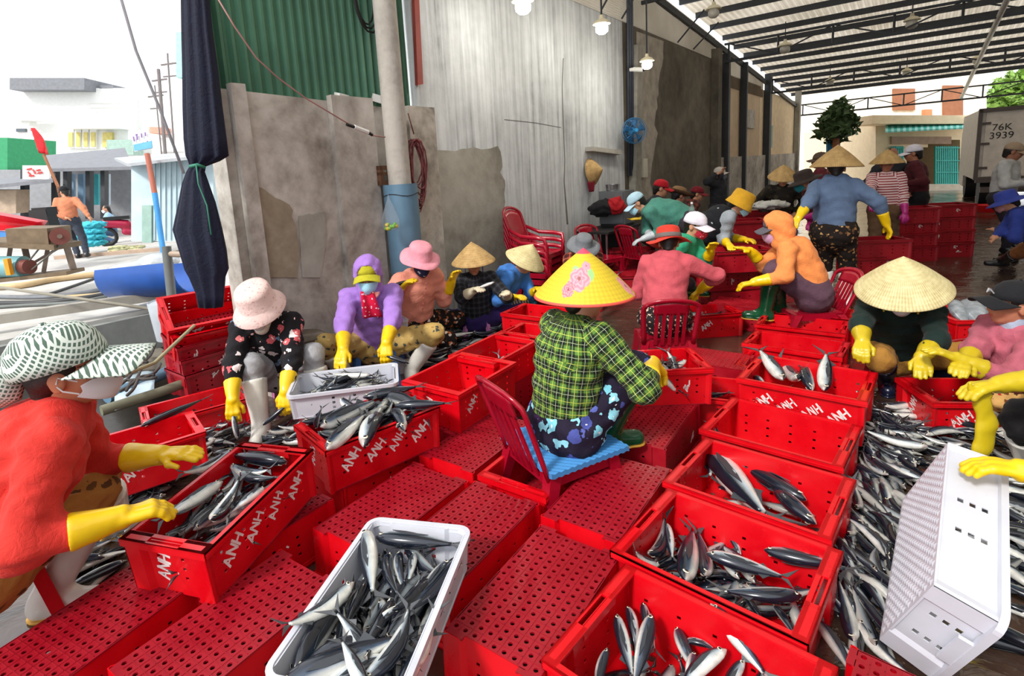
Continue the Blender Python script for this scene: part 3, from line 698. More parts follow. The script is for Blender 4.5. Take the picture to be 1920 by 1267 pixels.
    for e in eyes:
        o = len(av); n = len(e.vertices); co = np.zeros(n * 3, np.float32); e.vertices.foreach_get('co', co); av += co.reshape(-1, 3).tolist()
        cc = np.zeros(n * 4, np.float32); e.color_attributes['Col'].data.foreach_get('color', cc); ac += cc.reshape(-1, 4)[:, :3].tolist(); af += [tuple(o + i for i in p.vertices) for p in e.polygons]
    me = bpy.data.meshes.new('fish'); me.from_pydata(av, [], af); me.materials.append(M_FISH); set_vcol(me, ac); me.polygons.foreach_set('use_smooth', [True] * len(me.polygons)); me.set_sharp_from_angle(angle=R(50)); me.update()
    return dict(parts=[('body', body), ('tail_fin', tail), ('pectoral_fin', fins[0]), ('pectoral_fin', fins[1]), ('dorsal_fin', dor), ('eye', eyes[0]), ('eye', eyes[1])], one=me)
FV = [fish_meshes(bx_, az_, s, dk) for s, (bx_, az_, dk) in enumerate(((0, 0, 1), (.35, 0, 1), (-.38, .05, .95), (.15, -.3, 1.05), (-.15, .3, 1.0), (.55, 0, .9), (0, -.15, .7), (-.6, .1, .8)))]
NFISH = [0]
def fish(m, label, group, detail=True, var=None):
    v = FV[var if var is not None else NFISH[0] * 5 % 8]; NFISH[0] += 1
    if detail:
        e = empty('flying_fish', label=label, cat='fish', group=group); e.matrix_world = m
        for nm, me in v['parts']: inst(nm, me, e)
        return e
    o = inst('flying_fish', v['one']); o.matrix_world = m; tag(o, label, 'fish', group); return o
def fmat(head, tail, roll, scale_len=None, fat=1.0):
    fat *= 1.32
    x = tail - head; L = x.length; x = x / L
    zup = Vector((0, 0, 1)); y = zup.cross(x)
    if y.length < .05: y = Vector((1, 0, 0))
    y.normalize(); z = x.cross(y)
    c, s = math.cos(R(roll)), math.sin(R(roll)); y2 = y * c + z * s; z2 = x.cross(y2)
    q = scale_len or L
    m = Matrix((x * q, y2 * (q * fat), z2 * (q * fat))).transposed().to_4x4(); m.translation = head + (tail - head) * .43
    return m
def fpx(lst, zdef, label, group, detail=True, fat=1.18, seed=0):
    r = random.Random(seed); order = sorted(range(len(lst)), key=lambda i: lst[i][0][1]); ORD = 'first second third fourth fifth sixth seventh eighth ninth tenth eleventh twelfth thirteenth fourteenth fifteenth sixteenth seventeenth eighteenth nineteenth twentieth twenty-first twenty-second'.split()
    for i_f, it in enumerate(lst):
        lab = label if len(lst) == 1 else '%s, %s from far end' % (label, ORD[order.index(i_f)])
        (hx, hy), (tx, ty) = it[0], it[1]; zh = it[2] if len(it) > 2 else zdef; zt = it[3] if len(it) > 3 else zh; roll = it[4] if len(it) > 4 else r.choice((-75, -95, 80, 100, 65, -60))
        fish(fmat(Zp(hx, hy, zh), Zp(tx, ty, zt), roll, fat=fat), lab, group, detail, it[5] if len(it) > 5 else None)
def fill(key, n, label, seed, z0=.04, dz=.012, span=.8, ang=0, spread=25, L=.28, detail=False, rise=0.0, xr=1.0, yr=1.0, xo=0.0):
    c = CR[key]; Lr, Wr, Lb, Wb, H = c['dims']; r = random.Random(seed)
    for i in range(n):
        a = R(ang + r.uniform(-spread, spread) + (180 if r.random() < .5 else 0)); l = L * r.uniform(.88, 1.1)
        ex = max(0.01, Lb / 2 - abs(math.cos(a)) * l * .5) * span * xr; ey = max(0.01, Wb / 2 - abs(math.sin(a)) * l * .45 - .02) * span * yr
        p = Vector((r.uniform(-ex, ex) + xo, r.uniform(-ey, ey), z0 + dz * i + r.uniform(-.006, .006)))
        d = Vector((math.cos(a), math.sin(a), r.uniform(-.12, .12 + rise)))
        mw_ = c['m']; h = mw_ @ (p - d * l * .43); t = mw_ @ (p + d * l * .57)
        fish(fmat(h, t, r.choice((-80, -100, 85, 100, 60, -55, 20)), fat=1.05), label, label, detail)
G = {}
# white foreground crate (heads, tails, heights)
z = .37
fpx([((686, 992), (700, 1130), .39, .35, 100, 0), ((704, 1006), (872, 1022), .375, .375, 70, 0), ((722, 1035), (735, 1125), .35, .35, 30, 3), ((744, 1030), (752, 1110), .355, .34, -60, 1), ((778, 1030), (764, 1100), .365, .34, 75, 2), ((842, 1050), (762, 1150), .36, .35, -80, 0), ((862, 1052), (752, 1172), .36, .35, -50, 4), ((664, 1102), (520, 1202), .39, .40, 85, 1),
     ((700, 1170), (776, 1120), .37, .37, 110, 2), ((738, 1152), (800, 1090), .37, .36, 60, 1), ((560, 1252), (730, 1170), .36, .38, -30, 3), ((545, 1262), (668, 1085), .355, .36, -20, 6), ((520, 1290), (770, 1185), .375, .39, -50, 0), ((690, 1300), (636, 1190), .40, .43, 95, 0), ((690, 1290), (795, 1135), .385, .40, 80, 3), ((775, 1262), (818, 1150), .37, .36, -75, 2), ((600, 1290), (770, 1200), .37, .38, 100, 4), ((700, 1245), (640, 1150), .37, .38, 60, 5), ((745, 1300), (815, 1175), .365, .37, -60, 0), ((690, 1080), (640, 1190), .355, .35, -20, 6), ((740, 1120), (660, 1260), .355, .35, -40, 6), ((820, 1080), (700, 1210), .35, .35, 20, 6)],
    z, 'silver fish in the white foreground crate', 'fish in the white foreground crate')
def layer(key, n, label, seed, z0, z1, ang=0, spread=40, L=.27):
    c = CR[key]; Lr, Wr, Lb, Wb, H = c['dims']; P = []
    r = random.Random(seed); V, F, CC = [], [], []; o = 0
    for k in range(n):
        v = FV[r.randrange(8)]['one']; co = np.zeros(len(v.vertices) * 3, np.float32); v.vertices.foreach_get('co', co); cc = np.zeros(len(v.vertices) * 4, np.float32); v.color_attributes['Col'].data.foreach_get('color', cc)
        a = R(ang + r.uniform(-spread, spread) + (180 if r.random() < .5 else 0)); l = L * r.uniform(.85, 1.1); ex = max(.01, Lb / 2 - abs(math.cos(a)) * l * .5); ey = max(.01, Wb / 2 - abs(math.sin(a)) * l * .5 - .01)
        p = Vector((r.uniform(-ex, ex), r.uniform(-ey, ey), r.uniform(z0, z1))); d = Vector((math.cos(a), math.sin(a), r.uniform(-.05, .05)))
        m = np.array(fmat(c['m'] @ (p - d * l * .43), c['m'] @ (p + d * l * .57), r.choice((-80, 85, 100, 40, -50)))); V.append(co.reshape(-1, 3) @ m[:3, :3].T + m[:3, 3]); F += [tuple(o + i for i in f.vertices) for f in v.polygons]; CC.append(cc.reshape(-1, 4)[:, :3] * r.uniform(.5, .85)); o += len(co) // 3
    me = bpy.data.meshes.new('fish_layer'); me.from_pydata(np.concatenate(V).tolist(), [], F); me.materials.append(M_FISH); set_vcol(me, np.concatenate(CC)); me.polygons.foreach_set('use_smooth', [True] * len(me.polygons)); me.update(); tag(inst('fish_layer', me), label, 'fish', kind='stuff')
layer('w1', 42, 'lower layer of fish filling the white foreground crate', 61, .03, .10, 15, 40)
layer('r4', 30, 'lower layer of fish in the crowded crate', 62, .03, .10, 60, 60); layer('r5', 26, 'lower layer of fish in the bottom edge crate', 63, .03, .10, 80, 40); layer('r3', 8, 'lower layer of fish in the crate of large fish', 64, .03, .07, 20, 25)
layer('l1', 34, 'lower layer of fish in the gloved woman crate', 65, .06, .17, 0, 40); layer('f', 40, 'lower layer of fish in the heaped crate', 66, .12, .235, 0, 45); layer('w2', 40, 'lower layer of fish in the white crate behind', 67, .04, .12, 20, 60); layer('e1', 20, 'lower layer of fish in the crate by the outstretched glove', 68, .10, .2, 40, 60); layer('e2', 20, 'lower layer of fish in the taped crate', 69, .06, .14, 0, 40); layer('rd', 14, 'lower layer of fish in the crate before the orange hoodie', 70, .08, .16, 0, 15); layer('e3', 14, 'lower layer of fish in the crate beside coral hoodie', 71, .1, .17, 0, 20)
# red crates on the right
fpx([((1336, 835), (1330, 900), .14, .12, 80, 0), ((1352, 858), (1345, 800), .15, .2, 60, 1), ((1325, 838), (1452, 985), .17, .14, 95, 0), ((1340, 880), (1462, 985), .15, .12, -30, 0), ((1512, 938), (1360, 852), .16, .16, -60, 0), ((1520, 975), (1425, 890), .17, .15, -75, 3), ((1378, 840), (1490, 935), .13, .12, 40, 6), ((1350, 905), (1430, 950), .12, .12, 60, 2)],
    .14, 'large fish in crate below the empty crate', 'fish in the crate below the empty one')
fpx([((1250, 980), (1262, 1055), .17, .14, 85, 0), ((1285, 1088), (1300, 985), .19, .15, -70, 0), ((1335, 948), (1480, 1030), .22, .17, -30, 1), ((1358, 985), (1400, 1050), .17, .13, 80, 2), ((1325, 1036), (1490, 1088), .21, .19, 95, 0), ((1432, 1030), (1612, 1072), .2, .22, 75, 0), ((1508, 1118), (1345, 1110), .19, .19, -85, 3), ((1328, 1088), (1316, 1000), .15, .14, -60, 4), ((1222, 1055), (1258, 985), .15, .14, 70, 5), ((1380, 1080), (1340, 1020), .14, .13, 50, 2), ((1420, 1090), (1350, 1010), .13, .13, 60, 6), ((1395, 1110), (1440, 1180), .12, .1, 20, 6), ((1450, 1130), (1500, 1200), .12, .1, -20, 6), ((1232, 1062), (1178, 1035), .15, .25, 60, 1), ((1300, 1060), (1380, 1010), .12, .12, 100, 6)],
    .15, 'fish in crowded crate by tipped white crate', 'fish in the crowded right crate')
fpx([((1156, 1150), (1190, 1285), .2, .14, 80, 0), ((1180, 1130), (1200, 1240), .19, .13, 75, 2), ((1205, 1128), (1230, 1230), .18, .13, 60, 0), ((1222, 1150), (1185, 1300), .21, .14, -75, 0), ((1332, 1130), (1450, 1285), .25, .16, -60, 0), ((1353, 1212), (1250, 1310), .2, .15, 85, 3), ((1135, 1215), (1110, 1320), .17, .12, -70, 4), ((1262, 1170), (1320, 1290), .15, .12, -50, 1), ((1390, 1240), (1340, 1330), .16, .12, 60, 5), ((1440, 1250), (1400, 1350), .15, .12, 80, 0), ((1300, 1215), (1290, 1330), .16, .12, -80, 1), ((1475, 1262), (1460, 1370), .14, .12, -70, 2), ((1280, 1195), (1355, 1215), .15, .16, 80, 2)],
    .18, 'big-eyed fish in the bottom edge crate', 'fish in the bottom edge crate')
fpx([((1415, 700), (1440, 735), .3, .27, 85, 2), ((1468, 712), (1420, 650), .33, .4, 85, 0), ((1500, 718), (1465, 680), .31, .29, 60, 1), ((1516, 724), (1505, 672), .31, .35, -60, 3), ((1545, 732), (1550, 655), .30, .43, 100, 0), ((1425, 722), (1480, 740), .28, .26, 100, 5)],
    .3, 'fish poking up in the four-name crate', 'fish in the four-name crate')
# heaped crate and gloved woman crate on the left
fpx([((568, 800), (668, 762), .47, .47, 80, 1), ((612, 842), (690, 770), .5, .5, -70, 0), ((676, 822), (725, 752), .51, .5, 85, 2), ((590, 805), (600, 762), .47, .6, 60, 3), ((600, 800), (715, 745), .5, .51, -40, 0), ((635, 752), (690, 780), .5, .47, -60, 4), ((680, 745), (795, 722), .49, .5, 80, 0), ((760, 792), (728, 752), .49, .49, -80, 5), ((740, 760), (850, 755), .51, .52, 75, 0), ((715, 738), (810, 765), .48, .47, -20, 6), ((625, 830), (680, 800), .46, .46, 30, 6), ((700, 800), (760, 765), .46, .46, 40, 6), ((745, 800), (790, 765), .47, .46, 60, 6)],
    .47, 'fish heaped in left middle red crate', 'fish in the heaped crate')
fpx([((538, 866), (415, 850), .47, .47, -55, 0), ((418, 902), (285, 985), .47, .45, 80, 0), ((395, 985), (455, 905), .47, .47, 95, 1), ((500, 910), (420, 965), .47, .45, 60, 2), ((445, 890), (520, 905), .45, .45, 80, 3), ((430, 880), (510, 895), .44, .44, -60, 4), ((330, 960), (420, 910), .44, .44, -50, 1), ((300, 965), (370, 920), .43, .43, 70, 2), ((440, 850), (330, 905), .46, .43, 60, 5), ((360, 990), (450, 930), .44, .43, -20, 6), ((420, 940), (330, 1000), .42, .42, 30, 6), ((350, 930), (440, 880), .42, .42, -30, 6), ((400, 850), (468, 838), .47, .45, 90, 0)],
    .45, 'fish in the red jacket woman crate', 'fish in the gloved woman crate')
fpx([((262, 800), (395, 742), .34, .36, 60, 0)], .34, 'single long fish in the crate next to the red jacket woman', 'fish beside the red jacket woman', fat=.7)
# crates further away
fill('w2', 13, 'flying fish in the white crate before the purple hooded woman', 3, .10, .006, .8, 20, 60, .26, True)
fill('e1', 10, 'flying fish in the crate at the outstretched glove', 5, .13, .008, .9, 60, 50, .27, True, .2)
fill('e2', 8, 'dark fish in the crate with white tape', 6, .11, .008, .9, 0, 30, .28, True)
fill('e3', 8, 'flying fish in the crate beside the coral hoodie woman', 7, .13, .007, .8, 5, 20, .27)
fill('ra', 2, 'thin fish in the crate behind the four-name crate', 8, .05, .01, .5, 0, 8, .3, xo=.1)
fill('rc', 5, 'dark fish in the third crate from the red chair', 9, .08, .01, .6, 4, 12, .3, xo=-.08)
fill('rd', 8, 'fish in the crate in front of the orange hooded woman', 10, .1, .008, .8, 4, 15, .3)
fill('d1', 3, 'fish at the bottom of the deep red crate', 11, .03, .01, .4, 20, 15, .22, xo=-.08)
fill('d2', 8, 'small fish in the crate behind the deep crate', 12, .05, .008, .5, 30, 40, .24, xo=.02)
fill('d4', 3, 'fish in the open crate near the cone hat woman', 13, .1, .01, .5, 10, 20, .25)
fill('l2', 2, 'fish in the crate behind the one-fish crate', 14, .15, .02, .5, 0, 10, .3)
fill('g2', 3, 'fish in the crate between the squatting women', 15, .13, .01, .6, 20, 20, .26, True)
fill('n50', 7, 'fish scattered in the low crate near the coral hoodie', 16, .12, .008, .9, 10, 40, .24)
fill('n60', 3, 'pale fish in the crate beside the yellow cone hat', 17, .16, .01, .6, 40, 20, .26)
fill('n41', 4, 'fish under the teal sweater woman hands', 18, .15, .01, .6, 10, 40, .24)
fill('n91', 6, 'dark fish behind the orange hood', 19, .14, .008, .8, 0, 40, .25)
fill('m11', 6, 'fish in the middle crate beside the blue hoodie woman', 20, .16, .006, .8, 0, 40, .25)
fill('n80', 4, 'fish in the mustard hat woman crate', 21, .14, .008, .7, 0, 40, .22)
# big grey fish
def bigfish(h, t, roll, lb):
    v = fish_meshes(.1, 0, 77, 1.0, 1.9); e = empty('tuna', label=lb, cat='fish'); e.matrix_world = fmat(h, t, roll)
    for nm, me in v['parts']:
        me.materials.clear(); me.materials.append(M_BIG if nm in ('body',) else M_FIN if 'fin' in nm else M_EYE); inst(nm, me, e)
M_BIG = plain('grey_tuna_skin', (150, 158, 166), 0.25, 0.4, 0.35, 9)
bigfish(Zp(1790, 565, .33), Zp(1812, 615, .2), 80, 'large spotted grey fish leaning left in the crate')
bigfish(Zp(1812, 562, .33), Zp(1850, 622, .2), -85, 'large smooth grey fish leaning right in the crate')
# loose heaps on the floor: positions in the place, rows of bodies
def heap(poly, n, label, seed, head, spread, zfun, L=.29, detail=True, nz=1):
    r = random.Random(seed); P = [Zp(x, y, 0.03) for x, y in poly]
    xs = [p.x for p in P]; ys = [p.y for p in P]; k = 0; tries = 0
    def inside(x, y):
        c = False; j = len(P) - 1
        for i in range(len(P)):
            if (P[i].y > y) != (P[j].y > y) and x < (P[j].x - P[i].x) * (y - P[i].y) / (P[j].y - P[i].y) + P[i].x: c = not c
            j = i
        return c
    while k < n and tries < 5000:
        tries += 1; x = r.uniform(min(xs), max(xs)); y = r.uniform(min(ys), max(ys))
        if not inside(x, y): continue
        h = head + r.uniform(-spread, spread) + (180 if r.random() < .35 else 0); l = L * r.uniform(.85, 1.1); d = hd(h); d.z = r.uniform(-.1, .1)
        p = Vector((x, y, zfun(x, y, k / n) + r.uniform(-.008, .008)))
        fish(fmat(p - d * l * .43, p + d * l * .57, r.choice((-80, -100, 85, 100, 60, -55, 30))), label, label, detail); k += 1
def heap_stuff(poly, n, label, seed, head, spread, z0, z1):
    r = random.Random(seed); P = [Zp(x, y, 0.02) for x, y in poly]; V, F, CC = [], [], []
    xs = [p.x for p in P]; ys = [p.y for p in P]; k = 0; src = []
    for v in FV:
        me = v['one']; co = np.zeros(len(me.vertices) * 3, np.float32); me.vertices.foreach_get('co', co); cc = np.zeros(len(me.vertices) * 4, np.float32); me.color_attributes['Col'].data.foreach_get('color', cc); src.append((co.reshape(-1, 3), [tuple(p.vertices) for p in me.polygons], cc.reshape(-1, 4)[:, :3]))
    for tr in range(4000):
        if k >= n: break
        x = r.uniform(min(xs), max(xs)); y = r.uniform(min(ys), max(ys)); c = False; j = len(P) - 1
        for i in range(len(P)):
            if (P[i].y > y) != (P[j].y > y) and x < (P[j].x - P[i].x) * (y - P[i].y) / (P[j].y - P[i].y) + P[i].x: c = not c
            j = i
        if not c: continue
        h = head + r.uniform(-spread, spread) + (180 if r.random() < .4 else 0); l = .28 * r.uniform(.85, 1.1); d = hd(h); p = Vector((x, y, r.uniform(z0, z1)))
        m = np.array(fmat(p - d * l * .43, p + d * l * .57, r.choice((-80, -100, 85, 100, 60, 30)))); co, fs, cc = src[r.randrange(8)]; o = sum(len(q) for q in V)
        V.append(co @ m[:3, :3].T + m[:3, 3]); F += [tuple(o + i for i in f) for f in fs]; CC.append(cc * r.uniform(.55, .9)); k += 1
    me = bpy.data.meshes.new('fish_pile'); me.from_pydata(np.concatenate(V).tolist(), [], F); me.materials.append(M_FISH); set_vcol(me, np.concatenate(CC)); me.polygons.foreach_set('use_smooth', [True] * len(me.polygons)); me.update()
    tag(inst('fish_pile', me), label, 'fish', kind='stuff')
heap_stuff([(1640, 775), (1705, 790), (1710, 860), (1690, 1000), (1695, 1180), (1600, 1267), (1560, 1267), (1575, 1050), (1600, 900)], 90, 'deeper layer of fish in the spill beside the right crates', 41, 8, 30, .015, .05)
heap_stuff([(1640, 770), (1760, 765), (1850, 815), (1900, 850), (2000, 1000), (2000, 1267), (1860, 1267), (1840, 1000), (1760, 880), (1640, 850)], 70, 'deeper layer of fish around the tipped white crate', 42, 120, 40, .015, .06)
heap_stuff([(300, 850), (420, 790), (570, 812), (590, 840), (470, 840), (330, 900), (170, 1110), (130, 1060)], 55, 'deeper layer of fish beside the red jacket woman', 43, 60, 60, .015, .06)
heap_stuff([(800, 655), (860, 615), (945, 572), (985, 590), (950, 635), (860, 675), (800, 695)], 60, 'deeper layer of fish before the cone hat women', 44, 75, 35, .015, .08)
heap([(1640, 775), (1700, 800), (1705, 860), (1690, 1000), (1695, 1180), (1600, 1267), (1560, 1267), (1575, 1050), (1600, 900)], 46, 'loose fish spilled between the right crates and the tipped white crate', 31, 8, 28, lambda x, y, f: .03 + .05 * f, .28)
heap([(1625, 770), (1720, 765), (1830, 815), (1830, 850), (1700, 870), (1630, 850)], 16, 'loose fish piled above the tipped white crate', 33, 105, 25, lambda x, y, f: .04 + .07 * f, .29)
heap([(1850, 850), (1960, 850), (1990, 1267), (1880, 1267), (1840, 1000)], 22, 'loose fish on the floor right of the tipped white crate', 34, 150, 25, lambda x, y, f: .04 + .06 * f, .3)
heap([(340, 830), (420, 790), (560, 815), (580, 840), (470, 830), (420, 850), (330, 870)], 20, 'loose fish heaped between floral blouse woman and red jacket woman', 35, 70, 50, lambda x, y, f: .03 + .10 * f, .28)
heap([(245, 915), (330, 870), (330, 900), (230, 1000), (150, 1120), (140, 1060), (215, 960)], 14, 'loose dark fish beside the white boots of the red jacket woman', 36, 30, 50, lambda x, y, f: .03 + .08 * f, .28)
heap([(800, 660), (860, 620), (945, 575), (975, 590), (950, 630), (860, 670), (800, 690)], 34, 'loose fish spread before the cone hat women by the wall', 37, 75, 25, lambda x, y, f: .04 + .1 * f, .3, False)
print('fish', NFISH[0], round(time.time() - T0, 1))
# ================================================================ people: implicit-surface tools
f32 = np.float32
def cap(a, b, ra, rb=None, front=None, flat=1.0):
    a = np.array(a, f32); b = np.array(b, f32); rb = ra if rb is None else rb
    return dict(k='c', a=a, b=b, ra=ra, rb=rb, f=None if front is None else np.array(front, f32), q=flat, lo=np.minimum(a, b) - max(ra, rb), hi=np.maximum(a, b) + max(ra, rb))
def ell(c, ax, r):
    c = np.array(c, f32); ax = np.array([list(v) for v in ax], f32); r = np.array(r, f32); m = r.max()
    return dict(k='e', c=c, ax=ax, r=r, lo=c - m, hi=c + m)
def ev(p, X, Y, Z):
    if p['k'] == 'c':
        ba = p['b'] - p['a']; L2 = float(ba @ ba) + 1e-9
        x, y, z = X - p['a'][0], Y - p['a'][1], Z - p['a'][2]
        t = np.clip((x * ba[0] + y * ba[1] + z * ba[2]) / L2, 0, 1)
        x = x - t * ba[0]; y = y - t * ba[1]; z = z - t * ba[2]
        d2 = x * x + y * y + z * z
        if p['f'] is not None: qf = x * p['f'][0] + y * p['f'][1] + z * p['f'][2]; d2 = d2 + (p['q'] ** 2 - 1) * qf * qf
        return np.sqrt(d2) - (p['ra'] + (p['rb'] - p['ra']) * t)
    x, y, z = X - p['c'][0], Y - p['c'][1], Z - p['c'][2]; s = 0
    for i in range(3): u = (x * p['ax'][i, 0] + y * p['ax'][i, 1] + z * p['ax'][i, 2]) / p['r'][i]; s = s + u * u
    return (np.sqrt(s) - 1) * p['r'].min()
def snet(F, xs, ys, zs):
    S = F < 0
    c = [S[i:S.shape[0] - 1 + i, j:S.shape[1] - 1 + j, k:S.shape[2] - 1 + k] for i in (0, 1) for j in (0, 1) for k in (0, 1)]
    cnt = sum(q.astype(np.int8) for q in c); act = (cnt > 0) & (cnt < 8)
    I, J, K = np.nonzero(act); n = len(I)
    if n == 0: return np.zeros((0, 3), f32), np.zeros((0, 4), np.int32)
    idx = np.full(act.shape, -1, np.int32); idx[I, J, K] = np.arange(n)
    P = np.zeros((n, 3), f32); W = np.zeros(n, f32); A = (xs, ys, zs)
    for ax in range(3):
        o1, o2 = [q for q in range(3) if q != ax]
        for u in (0, 1):
            for v in (0, 1):
                d0 = [0, 0, 0]; d0[o1] = u; d0[o2] = v; d1 = list(d0); d1[ax] = 1
                f0 = F[I + d0[0], J + d0[1], K + d0[2]]; f1 = F[I + d1[0], J + d1[1], K + d1[2]]
                m = (f0 < 0) != (f1 < 0); t = np.where(m, f0 / np.where(m, f0 - f1, 1), 0)
                B = (I, J, K)
                for q in range(3):
                    lo = A[q][B[q] + d0[q]]
                    if q == ax: lo = lo + t * (A[q][B[q] + 1] - A[q][B[q]])
                    P[:, q] += np.where(m, lo, 0)
                W += m
    P /= W[:, None]; Q = []
    for ax in range(3):
        o1, o2 = [(1, 2), (2, 0), (0, 1)][ax]
        sl0 = [slice(1, -1)] * 3; sl0[ax] = slice(0, -1); sl1 = [slice(1, -1)] * 3; sl1[ax] = slice(1, None)
        a = S[tuple(sl0)]; b = S[tuple(sl1)]; e = np.nonzero(a != b); fl = a[e]
        base = [e[0] + (0 if ax == 0 else 1), e[1] + (0 if ax == 1 else 1), e[2] + (0 if ax == 2 else 1)]
        def at(u, v):
            q = [base[0].copy(), base[1].copy(), base[2].copy()]; q[o1] = q[o1] - u; q[o2] = q[o2] - v; return idx[q[0], q[1], q[2]]
        f = np.stack([at(1, 1), at(0, 1), at(0, 0), at(1, 0)], 1); f[~fl] = f[~fl][:, ::-1]; Q.append(f)
    Q = np.concatenate(Q); return P, Q[(Q >= 0).all(1)]
def axis(lo, hi, res, fine=None):
    if fine is None: return np.arange(lo, hi + res, res, dtype=f32)
    c, r, fr = fine; o = []; x = lo
    while x < hi + res: o.append(x); x += fr if abs(x - c) < r else res
    return np.array(o, f32)
def sdf_mesh(name, prims, res, k=0.03, subs=(), planes=(), shell=0.0, wr=0.0, mat=None, fine=None, uv=True, org=(0, 0, 0), colf=None, seed=0, shallow=None):
    lo = np.min([p['lo'] for p in prims], 0) - 2.5 * res - wr; hi = np.max([p['hi'] for p in prims], 0) + 2.5 * res + wr
    ax = [axis(lo[i], hi[i], res, None if fine is None else (fine[0][i], fine[1], fine[2])) for i in range(3)]
    F = np.full([len(a) for a in ax], 9.0, f32); pad = max(2.5 * res, k * 1.2)
    for p in prims:
        s = [slice(max(0, np.searchsorted(ax[i], p['lo'][i] - pad)), np.searchsorted(ax[i], p['hi'][i] + pad) + 1) for i in range(3)]
        X, Y, Z = ax[0][s[0]][:, None, None], ax[1][s[1]][None, :, None], ax[2][s[2]][None, None, :]
        d = ev(p, X, Y, Z); g = F[tuple(s)]; h = np.clip(0.5 + 0.5 * (g - d) / k, 0, 1)
        F[tuple(s)] = np.where(g > 5, d, g + (d - g) * h - k * h * (1 - h))
    X, Y, Z = ax[0][:, None, None], ax[1][None, :, None], ax[2][None, None, :]
    if wr:
        F = F + wr * (np.sin(Z * 62 + 2.6 * np.sin(X * 17 + seed) + 2.2 * np.sin(Y * 19 + 1.7 * seed)) + 0.7 * np.sin(X * 48 + Z * 34 + 2.4 * np.sin(Y * 23 + Z * 11 + seed)) + 0.5 * np.sin((X - Y) * 90 + 3 * np.sin(Z * 28)))
    if shell: F = np.maximum(F, -F - shell)
    for s_ in subs: F = np.maximum(F, -ev(s_, X, Y, Z))
    for (p0, n) in planes: F = np.maximum(F, (X - p0[0]) * n[0] + (Y - p0[1]) * n[1] + (Z - p0[2]) * n[2])
    V, Q = snet(F, *ax)
    return np_mesh(name, V, Q, mat, prims if uv else None, org, colf)
def np_mesh(name, V, Q, mat, prims=None, org=(0, 0, 0), colf=None):
    me = bpy.data.meshes.new(name); n, m = len(V), len(Q); VV = (V - np.array(org, f32)).astype(f32)
    me.vertices.add(n); me.vertices.foreach_set('co', VV.ravel())
    me.loops.add(m * 4); me.loops.foreach_set('vertex_index', Q.astype(np.int32).ravel())
    me.polygons.add(m); me.polygons.foreach_set('loop_start', np.arange(0, m * 4, 4, dtype=np.int32)); me.polygons.foreach_set('loop_total', np.full(m, 4, np.int32))
    me.polygons.foreach_set('use_smooth', np.ones(m, bool))
    if mat: me.materials.append(mat)
    if prims and m:
        cs = [p for p in prims if p['k'] == 'c']
        C = V[Q].mean(1); D = np.stack([ev(p, C[:, 0], C[:, 1], C[:, 2]) for p in cs], 1); pid = D.argmin(1)
        UV = np.zeros((m, 4, 2), f32); cum = 0.0
        for i, p in enumerate(cs):
            f = np.nonzero(pid == i)[0]
            L = p['b'] - p['a']; ln = float(np.linalg.norm(L)) + 1e-6; z = L / ln
            ref = np.array((0.13, 0.99, 0.05), f32) if abs(z[1]) < .9 else np.array((1, 0, 0), f32); x = np.cross(ref, z); x /= np.linalg.norm(x); y = np.cross(z, x)
            if len(f):
                q = V[Q[f]] - p['a']; a = np.arctan2(q @ y, q @ x); r0 = (p['ra'] + p['rb']) / 2
                a = np.where(a - a[:, :1] > np.pi, a - 2 * np.pi, np.where(a - a[:, :1] < -np.pi, a + 2 * np.pi, a))
                UV[f, :, 0] = a * r0; UV[f, :, 1] = q @ z + cum
            cum += ln
        u = me.uv_layers.new(name='UVMap'); u.data.foreach_set('uv', UV.ravel())
    if colf is not None: set_vcol(me, colf(V))
    me.update(); me.validate(); return me
V3 = lambda *a: Vector(a)
def ik(root, tgt, a, b, hint):
    D = tgt - root; L = D.length
    if L > (a + b) * .995: tgt = root + D * ((a + b) * .995 / L); D = tgt - root; L = D.length
    L = max(L, abs(a - b) * 1.05 + 1e-3); u = D.normalized(); x = (a * a - b * b + L * L) / (2 * L); h = math.sqrt(max(0, a * a - x * x))
    p = hint - u * hint.dot(u); p = p.normalized() if p.length > 1e-5 else Vector((0, 0, 1)); return root + u * x + p * h, tgt
